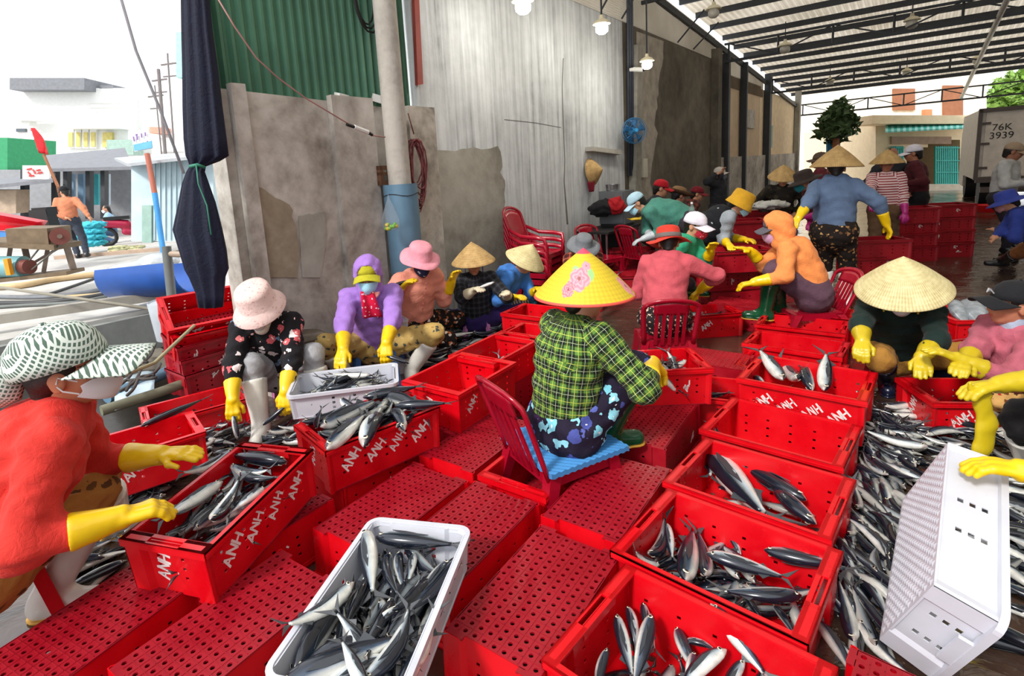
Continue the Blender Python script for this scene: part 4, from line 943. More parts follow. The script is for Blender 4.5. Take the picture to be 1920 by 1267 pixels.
# ---------------------------------------------------------------- cloth materials
def uvco(t, s=1.0):
    o = t.n('ShaderNodeUVMap').outputs[0]
    if s != 1.0:
        mp = t.n('ShaderNodeMapping'); t.t.links.new(o, mp.inputs[0]); mp.inputs['Scale'].default_value = (s, s, s); o = mp.outputs[0]
    return o
def cloth(name, rgb, var=0.14, rough=0.85):
    if name in _mc: return _mc[name]
    t = NT(name); v = t.coord(); c = srgb(*rgb)
    col = t.ramp(t.noise(v, 9, 5, .6), [(.3, tuple(x * (1 - var) for x in c)), (.7, tuple(min(1, x * (1 + var)) for x in c))])
    h = t.math('ADD', t.noise(v, 26, 3, .6, 1.0), t.math('MULTIPLY', t.noise(v, 320, 2), .12)); t.bump(h, .45, .012)
    _mc[name] = t.fin(col, rough, spec=.25, sheen=.04); return _mc[name]
def plaid(name, base, dark, l1, l2, sc=18.0, dk=.62):
    t = NT(name); s = t.sep(uvco(t)); U, V = s[0], s[1]
    def fr(x): return t.math('FRACT', t.math('MULTIPLY', x, sc))
    fu, fv = fr(U), fr(V)
    def band(f, a, b): return t.math('MULTIPLY', t.math('GREATER_THAN', f, a), t.math('LESS_THAN', f, b))
    m = t.math('MULTIPLY', t.math('ADD', band(fu, .05, .5), band(fv, .05, .5)), dk)
    col = t.mix(t.math('MINIMUM', m, 1.0), srgb(*base), srgb(*dark))
    col = t.mix(t.math('MAXIMUM', band(fu, .735, .775), band(fv, .735, .775)), col, srgb(*l1))
    col = t.mix(t.math('MAXIMUM', band(fu, .255, .285), band(fv, .255, .285)), col, srgb(*l2))
    t.bump(t.noise(t.coord(), 26, 3, .6, 1.0), .4, .012); return t.fin(col, .85, spec=.25, sheen=.03)
def floral(name, base, cols, sc=16.0, thr=.42, edge=None, use_uv=False, noise=1.0):
    t = NT(name); v = t.coord() if not use_uv else uvco(t)
    n = t.n('ShaderNodeTexNoise'); t.put(n.inputs['Vector'], v); n.inputs['Scale'].default_value = sc * 1.6; n.inputs['Detail'].default_value = 2
    vm = t.n('ShaderNodeVectorMath', operation='MULTIPLY_ADD'); t.put(vm.inputs[0], n.outputs[1]); vm.inputs[1].default_value = (noise / sc,) * 3; t.put(vm.inputs[2], v)
    vo = t.voro(vm.outputs[0], sc); d = vo.outputs['Distance']; rc = t.sep(vo.outputs['Color'])[0]
    k = len(cols); pat = t.ramp(rc, [(i / k, srgb(*c)) for i, c in enumerate(cols)], 'CONSTANT')
    col = t.mix(t.math('LESS_THAN', d, thr), srgb(*base), pat)
    if edge is not None: col = t.mix(t.math('LESS_THAN', d, thr * .35), col, srgb(*edge))
    t.bump(t.noise(t.coord(), 26, 3, .6, 1.0), .4, .012); return t.fin(col, .85, spec=.25)
def stripes(name, c1, c2, sc=30.0, duty=.5, axis_=1, wob=0.0):
    t = NT(name); s = t.sep(uvco(t)); x = t.math('MULTIPLY', s[axis_], sc)
    if wob: x = t.math('ADD', x, t.math('MULTIPLY', t.noise(t.coord(), 9, 2), wob))
    col = t.mix(t.math('LESS_THAN', t.math('FRACT', x), duty), srgb(*c1), srgb(*c2))
    t.bump(t.noise(t.coord(), 26, 3, .6, 1.0), .4, .012); return t.fin(col, .85, spec=.25)
def m_rubber(name, rgb, rough=.28): return plain(name, rgb, rough, var=.08, vscale=12, bump=.12, bscale=18, coat=.2)
M_GLOVE = m_rubber('yellow_rubber', (232, 190, 6), .38)
M_BOOTW = m_rubber('white_rubber', (216, 214, 206), .33); M_BOOTG = m_rubber('dark_green_rubber', (16, 74, 46), .16)
M_BOOTB = m_rubber('navy_rubber', (22, 26, 52), .3); M_BOOTK = m_rubber('black_rubber', (26, 26, 30), .3)
M_SOLE = m_rubber('tan_sole', (200, 150, 50), .5)
M_HAIR = plain('black_hair', (24, 19, 18), .45, var=.3, vscale=30, bump=.4, bscale=90)
def m_skin():
    t = NT('skin'); a = t.n('ShaderNodeVertexColor', layer_name='Col').outputs[0]; t.b.inputs['Subsurface Weight'].default_value = .08; t.b.inputs['Subsurface Radius'].default_value = (.012, .005, .003)
    t.bump(t.noise(t.coord(), 220, 3), .08, .002); return t.fin(a, .5, spec=.35)
M_SKIN = m_skin()
def m_straw(name, c1, c2, rings=55.0):
    t = NT(name); v = t.coord(); s = t.sep(v)
    ang = t.math('ARCTAN2', s[1], s[0]); r = t.math('SQRT', t.math('ADD', t.math('MULTIPLY', s[0], s[0]), t.math('MULTIPLY', s[1], s[1])))
    a = t.math('SINE', t.math('MULTIPLY', ang, 90)); b = t.math('SINE', t.math('MULTIPLY', r, rings * 6.28))
    n = t.noise(t.coord('Object', 1), 14, 5, .7); f = t.math('MULTIPLY_ADD', a, .12, t.math('MULTIPLY_ADD', b, .045, n))
    t.bump(f, .2, .003); return t.fin(t.ramp(f, [(.25, srgb(*c1)), (.75, srgb(*c2))]), .7, spec=.3)
M_STRAW = m_straw('pale_palm_leaf', (176, 160, 112), (226, 214, 164)); M_STRAWT = m_straw('tan_palm_leaf', (150, 118, 72), (206, 172, 116))
def m_check(name, c1, c2, sc=120.0):
    t = NT(name); s = t.sep(t.coord('Object', None, (0, 0, R(40)))); a = t.math('LESS_THAN', t.math('FRACT', t.math('MULTIPLY', t.math('ADD', s[0], t.math('MULTIPLY', s[2], .6)), sc)), .4); b = t.math('LESS_THAN', t.math('FRACT', t.math('MULTIPLY', t.math('ADD', s[1], t.math('MULTIPLY', s[2], .9)), sc)), .4)
    return t.fin(t.mix(t.math('MAXIMUM', a, b), srgb(*c1), srgb(*c2)), .85, spec=.2)
# ---------------------------------------------------------------- head wear (local frame: z up, y forward, origin at head centre)
def hat_cone(dia, mat, h=None, painted=False, n=72):
    R_ = dia / 2; h = h or dia * .455; b = MB(); prof = []
    rows = 70 if painted else 12
    for i in range(rows): t = i / (rows - 1); prof.append((max(.001, R_ * t), h * (1 - t) + .012 * math.sin(math.pi * t)))
    prof += [(R_ + .001, -.006), (R_ - .006, -.008)] + [(max(.001, R_ * t - .004), h * (1 - t) + .012 * math.sin(math.pi * t) - .008) for t in [1 - i / 6 for i in range(1, 7)]]
    b.lathe(prof, n if not painted else 260); me = b.mesh('cone_hat', mat, True); return me, rows, prof
def hat_bucket(mat, rc=.098, rb=.165, top=.14, band=.035, drop=.02, wave=.0, nm='bucket_hat', seed=0, flat=True):
    b = MB(); prof = [(.002, top), (rc * .6, top - .002), (rc * .88, top - .014), (rc * .97, top - .035), (rc * 1.04, band), (rc * 1.08, band - .004), ((rc + rb) / 2 * 1.03, band - drop * .5), (rb, band - drop), (rb, band - drop - .004), ((rc + rb) / 2 * 1.03, band - drop * .5 - .005), (rc * 1.03, band - .01), (rc * .98, band + .02)]
    n = 40; b.lathe(prof, n, sy=1.12)
    if wave:
        r = random.Random(seed); ph = r.uniform(0, 6)
        b.v = [(x, y, z + (wave * math.sin(3 * math.atan2(y, x) + ph) * max(0, math.hypot(x, y / 1.12) - rc) / (rb - rc) if math.hypot(x, y / 1.12) > rc else 0)) for x, y, z in b.v]
    return b.mesh(nm, mat, True)
def hat_cap(mat, nm='cap_crown'):
    b = MB(); n = 32; prof = [(.002, .128), (.03, .126), (.06, .112), (.082, .085), (.091, .05), (.093, .025), (.089, .024), (.086, .05), (.076, .082)]
    b.lathe(prof, n, sy=1.16); b.lathe([(.006, .133), (.008, .13), (.008, .126)], 10); return b.mesh(nm, mat, True)
def hat_visor(mat, L=.085, wdt=.085, drop=.02, nm='visor'):
    b = MB()
    def fn(u, v):
        a = R(-78 + 156 * u); x0, y0 = .091 * math.sin(a), .104 * math.cos(a); x1, y1 = wdt * 1.1 * math.sin(a), .104 + L * max(0, math.cos(a)) ** .6
        x = x0 + (x1 - x0) * v; y = y0 + (y1 - y0) * v; return V3(x, y, .032 - drop * v - 3.2 * x * x)
    b.sheet(fn, 17, 6, (0, 0, -.004)); return b.mesh(nm, mat, True)
def face_mask(mat, kind=0, nm='face_mask'):
    b = MB()
    def fn(u, v):
        a = R(-72 + 144 * u); c = math.cos(a); e = abs(u - .5) * 2
        top = -.004 - .022 * e ** 2; bot = -.098 + .04 * e ** 2; z = top + (bot - top) * v
        bl = (.020 if kind else .012) * max(0, c) ** 2 * math.sin(math.pi * min(1, .25 + v * .62))
        y = .012 + (.092 + bl) * c - .022 * max(0, v - .6) * 2; return V3(.072 * math.sin(a) * (1 - .12 * v), y, z)
    b.sheet(fn, 19, 9, lambda u, v: V3(0, -.003, 0)); return b.mesh(nm, mat, True)
# ---------------------------------------------------------------- the person
HEADP = [((0, -.014, .032), (.073, .092, .082)), ((0, .018, -.03), (.058, .07, .078)), ((0, .055, -.08), (.026, .026, .022)), ((.036, .055, -.022), (.024, .026, .026)), ((-.036, .055, -.022), (.024, .026, .026)), ((0, .074, .028), (.048, .018, .014)), ((.075, -.012, -.008), (.009, .02, .031)), ((-.075, -.012, -.008), (.009, .02, .031)), ((0, .082, -.052), (.02, .013, .009)), ((0, .088, -.006), (.009, .012, .022)), ((0, .096, -.022), (.014, .014, .011))]
PEOPLE = {}
def person(key, label, pel, yaw, lean=25, curl=20, side=0, head=(0, 10), hands=(None, None), feet=(None, None), s=1.0, res=None, top=None, trousers=None, boots=None, gloves=None, hat=None, mask=None, hood=None, hair=True, knee=(None, None), elbow=(None, None), skin=(196, 142, 112), toe=(0, 0), fcurl=(.38, .38), zbase=0.0, twist=0, hdir=(None, None), cuff=.5, fat=1.16, boot_h=.30, extra=None, wr=.0042, gl_mat=None, hc=None):
    """pel: hip centre; hands/feet: (left, right) target points; yaw: heading faced (0 = away from camera, 90 = right)"""
    d0 = max(1.2, (Vector(pel) - CAM).dot(FW)); res = res or min(.022, max(.0075, d0 * .0034))
    up = V3(0, 0, 1); f = hd(yaw); r = V3(f.y, -f.x, 0); ft = hd(yaw + twist); rt = V3(ft.y, -ft.x, 0)
    P0 = Vector(pel)
    def sd(a): a = R(a); return (up * math.cos(a) + ft * math.sin(a) + rt * math.sin(R(side))).normalized()
    d1, d2, d3 = sd(lean * .75), sd(lean), sd(lean + curl)
    P1 = P0 + d1 * (.17 * s); P2 = P1 + d2 * (.18 * s); P3 = P2 + d3 * (.16 * s); fr3 = (d3.cross(rt)).normalized() * -1
    if fr3.dot(ft) < 0 and lean < 80: fr3 = -fr3
    hy_ = hd(yaw + twist + head[0]); hp = R(head[1]); hx = V3(hy_.y, -hy_.x, 0); hy = hy_ * math.cos(hp) - up * math.sin(hp); hz = hx.cross(hy)
    nk = (d3 * .6 + hz * .4).normalized(); HC = P3 + nk * (.036 * s) + hz * (.092 * s)
    HM = Matrix((hx, hy, hz)).transposed()
    if hc is not None:
        dl = Vector(hc) - HC; P0, P1, P2, P3, HC = P0 + dl, P1 + dl, P2 + dl, P3 + dl, HC + dl
    base = Vector((P0.x, P0.y, zbase)); e = empty('person', base, label=label, cat='person')
    S, El, Wr, Hd, Kn, An, Tt = {}, {}, {}, {}, {}, {}, {}
    for i, sg in ((0, -1), (1, 1)):
        S[i] = P3 - d3 * (.055 * s) + rt * (sg * .158 * s)
        tg = Vector(hands[i]) if hands[i] is not None else P0 + r * (sg * .2) + f * .15 + up * .02
        hh = Vector(elbow[i]) if elbow[i] is not None else (rt * (sg * .55) - up * .8 - ft * .35)
        el, w2 = ik(S[i], tg - (tg - S[i]).normalized() * (.07 * s), .272 * s, .235 * s, hh)
        dr = (w2 - el).normalized()
        if hdir[i] is not None: dr = (dr * .35 + Vector(hdir[i]).normalized() * .65).normalized()
        El[i], Wr[i], Hd[i] = el, w2, dr
        hp_ = P0 + r * (sg * .088 * s)
        ftp = Vector(feet[i]) if feet[i] is not None else P0 + r * (sg * .12) + f * .1 - up * (P0.z - zbase)
        th = yaw + toe[i]; tn = hd(th)
        kh = Vector(knee[i]) if knee[i] is not None else (f * 1.0 + up * .5 + r * (sg * .25))
        kn, an = ik(hp_, ftp + up * (.075 * s), .40 * s, .385 * s, kh)
        Kn[i], An[i], Tt[i] = kn, an, tn
    org = tuple(base); skc = np.array(srgb(*skin))
    # body: one continuous surface, finer at the head
    B = []
    for c_, r_ in HEADP: B.append(ell(HC + HM @ (Vector(c_) * s), [hx, hy, hz], [q * s for q in r_]))
    nh = len(B)
    B += [cap(P3 - d3 * .03, HC + HM @ V3(0, -.02 * s, -.05 * s), .052 * s, .046 * s), cap(P2, P3 - d3 * .04 * s, .11 * s, .075 * s, fr3, 1.35), cap(P1, P2, .10 * s, .115 * s, ft, 1.35), cap(P0, P1, .118 * s, .10 * s, ft, 1.25)]
    for i in (0, 1):
        B += [cap(P3 - d3 * (.05 * s), S[i], .05 * s, .045 * s), cap(S[i], El[i], .042 * s, .034 * s), cap(El[i], Wr[i], .034 * s, .026 * s), cap(Wr[i], Wr[i] + Hd[i] * (.07 if not gloves else .03) * s, (.026 if not gloves else .018) * s, .016 * s)]
        if not gloves or (gloves == 'R' and i == 0) or (gloves == 'L' and i == 1): B += hand_prims(Wr[i], Hd[i], i, s, fcurl[i], 0.0, up)
        B += [cap(P0 + r * ((-1, 1)[i] * .085 * s), Kn[i], .072 * s, .05 * s), cap(Kn[i], An[i], .048 * s, .034 * s), cap(An[i], An[i] + Tt[i] * .1 * s - up * .035 * s, .034 * s, .028 * s)]
    HCn = np.array(HC, f32); HMn = np.array([hx, hy, hz], f32)
    def skcol(V):
        q = (V - HCn) @ HMn.T / s; c = np.tile(skc, (len(V), 1))
        lip = ((q[:, 0] / .021) ** 2 + ((q[:, 2] + .053) / .0095) ** 2 < 1) & (q[:, 1] > .06); c[lip] = skc * np.array((.95, .55, .52))
        for sg in (-1, 1):
            ey = (((q[:, 0] - sg * .031) / .0155) ** 2 + ((q[:, 2] - .006) / .0075) ** 2 < 1) & (q[:, 1] > .04); c[ey] = (.55, .52, .48)
            pu = (((q[:, 0] - sg * .031) / .0075) ** 2 + ((q[:, 2] - .006) / .0075) ** 2 < 1) & (q[:, 1] > .04); c[pu] = (.02, .015, .012)
            br = (((q[:, 0] - sg * .033) / .024) ** 2 + ((q[:, 2] - .026) / .0055) ** 2 < 1) & (q[:, 1] > .04); c[br] = (.03, .022, .018)
        return c
    hres = max(.0042, res * .5)
    inst('body', sdf_mesh('body', B, max(res * 1.5, .016), .018 * s, mat=M_SKIN, fine=(np.array(HC), .14 * s, hres), uv=False, org=org, colf=skcol), e)
    # top
    q = fat
    T = [cap(P0 + d1 * .02, P1, .152 * s * q, .146 * s * q, ft, 1.22), cap(P1, P2, .146 * s * q, .152 * s * q, ft, 1.24), cap(P2, P3 - d3 * (.045 * s), .15 * s * q, .092 * s, fr3, 1.25)]
    for i in (0, 1):
        cw = El[i] + (Wr[i] - El[i]) * (1.0 if not gloves else 1.12 - cuff)
        T += [cap(P3 - d3 * (.06 * s), S[i], .075 * s, .066 * s), cap(S[i], El[i], .066 * s * q, .053 * s * q), cap(El[i], cw, .053 * s * q, .042 * s)]
    if hood == 'down': T += [cap(P3 - ft * .055 - rt * .06 + d3 * .02, P3 - ft * .055 + rt * .06 + d3 * .02, .062 * s), cap(P3 - ft * .08 - d3 * .07, P3 - ft * .05, .055 * s, .05 * s, ft, 1.4)]
    inst('top', sdf_mesh('top', T, res, .035 * s, wr=wr, mat=top, org=org, seed=len(PEOPLE)), e)
    # trousers
    T = [cap(P0 - r * .06 * s - d1 * .0, P0 + r * .06 * s, .125 * s * q, .125 * s * q), cap(P0 - d1 * .02, P0 + d1 * (.09 * s), .143 * s * q, .138 * s * q, ft, 1.15)]
    for i, sg in ((0, -1), (1, 1)):
        end = Kn[i] + (An[i] - Kn[i]) * (min(.8, 1.10 - boot_h / .385) if boots else .92)
        T += [cap(P0 + r * (sg * .085 * s), Kn[i], .100 * s * q, .072 * s * (1 + (q - 1) * .4)), cap(Kn[i], end, .070 * s * (1 + (q - 1) * .4), (.053 if boots else .058) * s)]
    inst('trousers', sdf_mesh('trousers', T, res, .03 * s, wr=wr, mat=trousers, org=org, seed=len(PEOPLE) + 7), e)
    # footwear
    bm_ = boots or M_BOOTK
    for i in (0, 1):
        sh = (Kn[i] - An[i]).normalized(); L = boot_h * s if boots else .05
        tn = Tt[i]; fn_ = up; a = An[i]; sole = a - up * (.075 * s)
        T = [cap(a + sh * L, a, .079 * s if boots else .04 * s, .05 * s), cap(a - up * .035 * s - tn * .03 * s, a - up * .040 * s + tn * .145 * s, .048 * s, .041 * s), cap(a, a - up * .03 * s + tn * .05 * s, .047 * s, .045 * s)]
        pl = [((sole.x, sole.y, sole.z), (0, 0, -1))]
        subs = []
        if boots: pl.append((a + sh * (L - .005), sh))
        bo = inst('boot' if boots else 'shoe', sdf_mesh('boot', T, min(res, .014), .03 * s, subs=subs, planes=pl, mat=bm_, uv=False, org=org), e)
        if boots and d0 < 6:
            inst('sole', sdf_mesh('sole', [cap(sole + up * .006 - tn * .03 * s, sole + up * .006 + tn * .148 * s, .05 * s, .043 * s)], min(res, .012), .01, planes=[((sole.x, sole.y, sole.z + .014), (0, 0, 1)), ((sole.x, sole.y, sole.z), (0, 0, -1))], mat=M_SOLE if bm_ in (M_BOOTG, M_BOOTW) else bm_, uv=False, org=org), bo)
    # gloves
    if gloves:
        gm = gl_mat or M_GLOVE
        for i in (0, 1):
            if (gloves == 'L' and i == 1) or (gloves == 'R' and i == 0): continue
            c0 = Wr[i] + (El[i] - Wr[i]) * cuff
            T = [cap(c0, Wr[i], .052 * s, .036 * s)] + hand_prims(Wr[i], Hd[i], i, s, fcurl[i], .003, up)
            ax_ = (c0 - Wr[i]).normalized()
            inst('glove', sdf_mesh('glove', T, max(.004, min(.011, d0 * .0017)), .0065 * s, planes=[(c0 + ax_ * .01, ax_)], wr=.0015, mat=gm, uv=False, org=org), e)
    # hair, hood, mask, hat
    def H(v): return HC + HM @ (Vector(v) * s)
    def ho(name, me, off=(0, 0, 0), sc=1.0, rx=0, ry=0, par=None):
        o = inst(name, me, e); M4 = HM.to_4x4(); M4.translation = HC + HM @ (Vector(off) * s) - base
        o.matrix_local = M4 @ Matrix.Rotation(R(rx), 4, 'X') @ Matrix.Rotation(R(ry), 4, 'Y') @ Matrix.Scale(s * sc, 4); return o
    if hair and hood != 'up':
        inst('hair', sdf_mesh('hair', [ell(H((0, -.022, .03)), [hx, hy, hz], [.081 * s, .092 * s, .086 * s]), cap(H((0, -.06, -.01)), H((0, -.068, -.055 if hair == True else -.2)), .055 * s, .042 * s)], max(.006, res * .7), .02, subs=[ell(H((0, .085, -.05)), [hx, hy, hz], [.09 * s, .11 * s, .10 * s])], mat=M_HAIR, uv=False, org=org), e)
    if hood == 'up':
        inst('hood', sdf_mesh('hood', [ell(H((0, -.02, .025)), [hx, hy, hz], [.105 * s, .125 * s, .125 * s]), cap(H((0, -.03, -.08)), P3 + d3 * .0, .09 * s, .10 * s)], max(.007, res * .8), .05, subs=[ell(H((0, .13, .0)), [hx, hy, hz], [.082 * s, .125 * s, .12 * s])], wr=.003, mat=extra.get('hood_mat') or top, org=org), e)
    if mask is not None:
        ho('face_mask', face_mask(mask, extra.get('mk', 0) if extra else 0), (0, .004, 0), 1.1)
    if hat:
        kind = hat[0]; hm = hat[1]; rx = hat[2] if len(hat) > 2 else 0; ry = hat[3] if len(hat) > 3 else 0
        if kind == 'cone': ho('cone_hat', hat_cone(hat[4] if len(hat) > 4 else .43, hm)[0], (0, -.01, .022), 1, rx, ry)
        elif kind == 'bucket': ho('bucket_hat', hat_bucket(hm, **(hat[4] if len(hat) > 4 else {})), (0, -.01, 0), 1, rx, ry)
        elif kind == 'cap':
            o = ho('cap', hat_cap(hm), (0, -.012, .005), hat[4] if len(hat) > 4 else 1, rx, ry); inst('visor', hat_visor((hat[5] if len(hat) > 5 else None) or hm, *(hat[6] if len(hat) > 6 else ())), o)
    if hc is not None:
        v_ = P0 - CAM; zc = v_.dot(FW); print('%-9s pelvis px %d %d d %.2f z %.2f' % (key, PPX + F_PX * v_.dot(RT) / zc, PPY - F_PX * v_.dot(UP) / zc, zc, P0.z))
    PEOPLE[key] = dict(e=e, HC=HC, HM=HM, base=base, S=S, El=El, Wr=Wr, Hd=Hd, Kn=Kn, An=An, P=(P0, P1, P2, P3), ho=ho, f=ft, r=rt, s=s, d3=d3)
    return PEOPLE[key]
def hand_prims(w, d, i, s, curl, g, up):
    """palm and five separate fingers; curl 0 flat .. 1 fist; g = glove thickness"""
    d = d.normalized(); dn = -up + d * up.dot(d)
    dn = dn.normalized() if dn.length > .05 else V3(0, 1, 0)               # palm faces down
    sd_ = d.cross(dn).normalized()                                         # across the knuckles
    if i == 0: sd_ = -sd_
    th = sd_ if True else -sd_
    out = [cap(w + sd_ * .012 * s, w + d * .078 * s + sd_ * .026 * s, .021 * s + g, .016 * s + g, dn, 1.15), cap(w - sd_ * .012 * s, w + d * .076 * s - sd_ * .026 * s, .021 * s + g, .015 * s + g, dn, 1.15), cap(w, w + d * .08 * s, .022 * s + g, .016 * s + g)]
    for k, (off, L) in enumerate(((.031, .066), (.0105, .074), (-.0105, .068), (-.030, .053))):
        b0 = w + d * .078 * s + sd_ * off * s; a1 = curl * .75 + .08 * k * curl; a2 = a1 + curl * .95
        sp = sd_ * (off * .9)
        p1 = b0 + ((d * math.cos(a1) + dn * math.sin(a1)) + sp * 2.2).normalized() * (L * .52 * s); p2 = p1 + (d * math.cos(a2) + dn * math.sin(a2) + sp).normalized() * (L * .48 * s)
        out += [cap(b0, p1, .0098 * s + g, .009 * s + g), cap(p1, p2, .009 * s + g, .0078 * s + g)]
    t0 = w + d * .022 * s + sd_ * .024 * s; t1 = t0 + (d * .62 + sd_ * .62 + dn * .35).normalized() * .042 * s; t2 = t1 + (d * .9 + sd_ * .1 + dn * (.2 + .5 * curl)).normalized() * .034 * s
    return out + [cap(t0, t1, .0135 * s + g, .0105 * s + g), cap(t1, t2, .0105 * s + g, .0088 * s + g)]
# ================================================================ the workers
def G_(px, py, z=0.0): return Zp(px, py, z)
C = cloth
m_wmask = plain('white_mask', (226, 226, 230), .8, var=.03); m_bmask = plain('blue_mask', (176, 230, 248), .8, var=.05)
# -- red jacket woman, left foreground
P_ = person('red', 'woman in red jacket and checked cap steadying a crate at left', Dp(-75, 1010, 1.95), 60, 36, 8, hc=Dp(128, 700, 2.0), head=(8, -4), hands=(Dp(335, 868, 2.36), Dp(258, 1000, 1.9)), feet=(G_(225, 1000, .0), G_(100, 1150, .0)), s=1.15, res=.0075,
    top=C('red_fleece', (206, 52, 44)), trousers=floral('ochre_print_cloth', (168, 118, 58), [(168, 118, 58), (90, 60, 34), (168, 118, 58), (104, 70, 38)], 17, .34), boots=M_BOOTW, gloves='LR', hat=('cap', m_check('green_white_check', (84, 104, 92), (206, 214, 206), 95), 6, 0, 1.3, None, (.10, .09, .03)), mask=m_wmask, hair=True, extra=dict(mk=1), knee=(V3(.5, .1, 1), V3(.4, -.1, 1)), fcurl=(.2, .5), toe=(0, 20), skin=(198, 128, 96), boot_h=.25, fat=1.12, hood='down', elbow=(None, V3(-.1, -.5, -.8)))
# -- floral blouse woman
person('floral', 'woman in black floral blouse and pale pink bucket hat squatting with fish', Dp(540, 715, 3.75), 172, 30, 16, hc=Dp(484, 576, 3.76), head=(12, 26), hands=(Dp(532, 766, 3.5), Dp(433, 772, 3.5)), feet=(G_(612, 790, 0), G_(492, 818, 0)), s=1.08,
    top=floral('black_floral_cloth', (26, 24, 28), [(26, 24, 28), (214, 118, 118), (26, 24, 28), (226, 214, 214), (26, 24, 28), (96, 120, 150), (200, 90, 96), (26, 24, 28)], 15, .46, (236, 196, 190)), trousers=C('grey_leggings', (160, 160, 164)), boots=M_BOOTW, gloves='LR', hat=('bucket', floral('pale_pink_print', (226, 196, 190), [(226, 196, 190), (206, 168, 164), (226, 196, 190)], 60, .4), -4, 0, dict(top=.165, rb=.165, drop=.06, rc=.112, band=.04)), mask=m_wmask, extra=dict(), fcurl=(.55, .55), knee=(V3(.15, -.2, 1), V3(-.05, -.2, 1)), boot_h=.3, hdir=(V3(0, -.2, -1), V3(0, -.2, -1)), elbow=(V3(.9, .2, -.3), V3(-.9, .1, -.3)))
# -- purple hooded woman
person('purple', 'woman in purple hoodie, yellow-green cap and red dotted scarf', Dp(712, 625, 4.2), 172, 20, 12, hc=Dp(690, 516, 4.25), head=(2, 14), hands=(Dp(722, 664, 3.85), Dp(640, 680, 3.8)), feet=(G_(772, 712, 0), G_(660, 735, 0)), s=1.08,
    top=C('lilac_knit', (158, 118, 196)), trousers=floral('tan_square_print', (186, 156, 92), [(64, 70, 66), (196, 168, 104), (150, 112, 58), (76, 84, 80), (206, 180, 120)], 20, .3), boots=M_BOOTW, gloves='LR', hat=('cap', C('yellow_green_twill', (176, 170, 40)), 6, 0, 1.0, None, (.05, .09, .03)), mask=m_bmask, hood='up', extra=dict(), fcurl=(.55, .3), knee=(V3(.3, -.1, 1), V3(-.3, -.3, .9)), hdir=(V3(0, -.2, -1), V3(-.2, -.6, -.7)), elbow=(V3(.8, .2, -.5), V3(-.8, .2, -.5)))
# -- peach jacket woman
person('peach', 'woman in peach jacket and pink brimmed hat cleaning fish by the pole', Dp(762, 578, 4.95), 146, 18, 14, hc=Dp(788, 488, 4.80), head=(6, 24), hands=(Dp(862, 530, 5.0), Dp(752, 544, 4.55)), feet=(G_(846, 628, 0), G_(800, 655, 0)), s=1.06,
    top=C('peach_quilt', (224, 146, 126)), trousers=floral('black_orange_leaf', (30, 26, 26), [(30, 26, 26), (196, 110, 60), (226, 210, 196), (30, 26, 26), (150, 80, 44)], 26, .42), boots=M_BOOTG, gloves='LR', hat=('bucket', C('pink_felt', (226, 150, 164)), 0, 0, dict(rb=.165, top=.15, drop=.02, wave=.012)), mask=floral('navy_white_mask', (44, 50, 84), [(44, 50, 84), (214, 216, 226)], 30, .4), extra=dict(), fcurl=(.4, .5), elbow=(V3(.8, .1, -.6), V3(-.8, -.1, -.7)))
# -- cone hat women by the wall
person('bplaid', 'woman in black checked shirt and tan cone hat squatting by the wall', Dp(892, 575, 5.45), 176, 16, 10, hc=Dp(888, 494, 5.4), head=(0, 10), hands=(Dp(955, 556, 5.1), Dp(893, 548, 5.0)), feet=(G_(934, 612, 0), G_(872, 618, 0)), s=1.0,
    top=plaid('black_check_shirt', (44, 44, 50), (20, 20, 24), (80, 82, 90), (34, 34, 40), 16), trousers=C('violet_cotton', (48, 34, 92)), boots=M_BOOTW, gloves='LR', gl_mat=m_rubber('cream_rubber', (206, 196, 168), .5), hat=('cone', M_STRAWT, 4, 3, .44), extra=dict(), fcurl=(.4, .6), skin=(190, 134, 104))
person('bluecone', 'woman in blue shirt and pale cone hat bending toward fish', Dp(942, 548, 6.0), 120, 32, 22, hc=Dp(984, 492, 5.70), head=(0, 36), hands=(Dp(1012, 550, 5.6), Dp(966, 566, 5.35)), feet=(G_(992, 570, 0), G_(970, 590, 0)), s=1.0,
    top=C('sky_blue_jersey', (70, 128, 206)), trousers=stripes('black_stripe_cloth', (30, 28, 36), (196, 176, 160), 26, .62, 1, .8), boots=m_rubber('teal_rubber', (20, 120, 150), .3), gloves='LR', hat=('cone', M_STRAW, 6, 0, .44), extra=dict(), fcurl=(.5, .5))
person('greyhat', 'woman in red and black checked shirt and grey sun hat', Dp(1092, 535, 6.4), 186, 18, 16, hc=Dp(1094, 462, 6.20), head=(0, 30), hands=(Dp(1110, 545, 5.9), Dp(1070, 548, 5.9)), feet=(G_(1110, 560, 0), G_(1072, 560, 0)), s=1.0,
    top=plaid('red_black_check', (150, 44, 40), (24, 22, 24), (206, 176, 120), (120, 40, 38), 12), trousers=C('dark_cotton', (48, 44, 52)), boots=M_BOOTK, gloves='LR', hat=('bucket', C('grey_check_felt', (112, 116, 122)), 4, -6, dict(rb=.19, drop=.03, wave=.014, top=.14)), extra=dict(), mask=C('pink_mask', (190, 130, 130)))
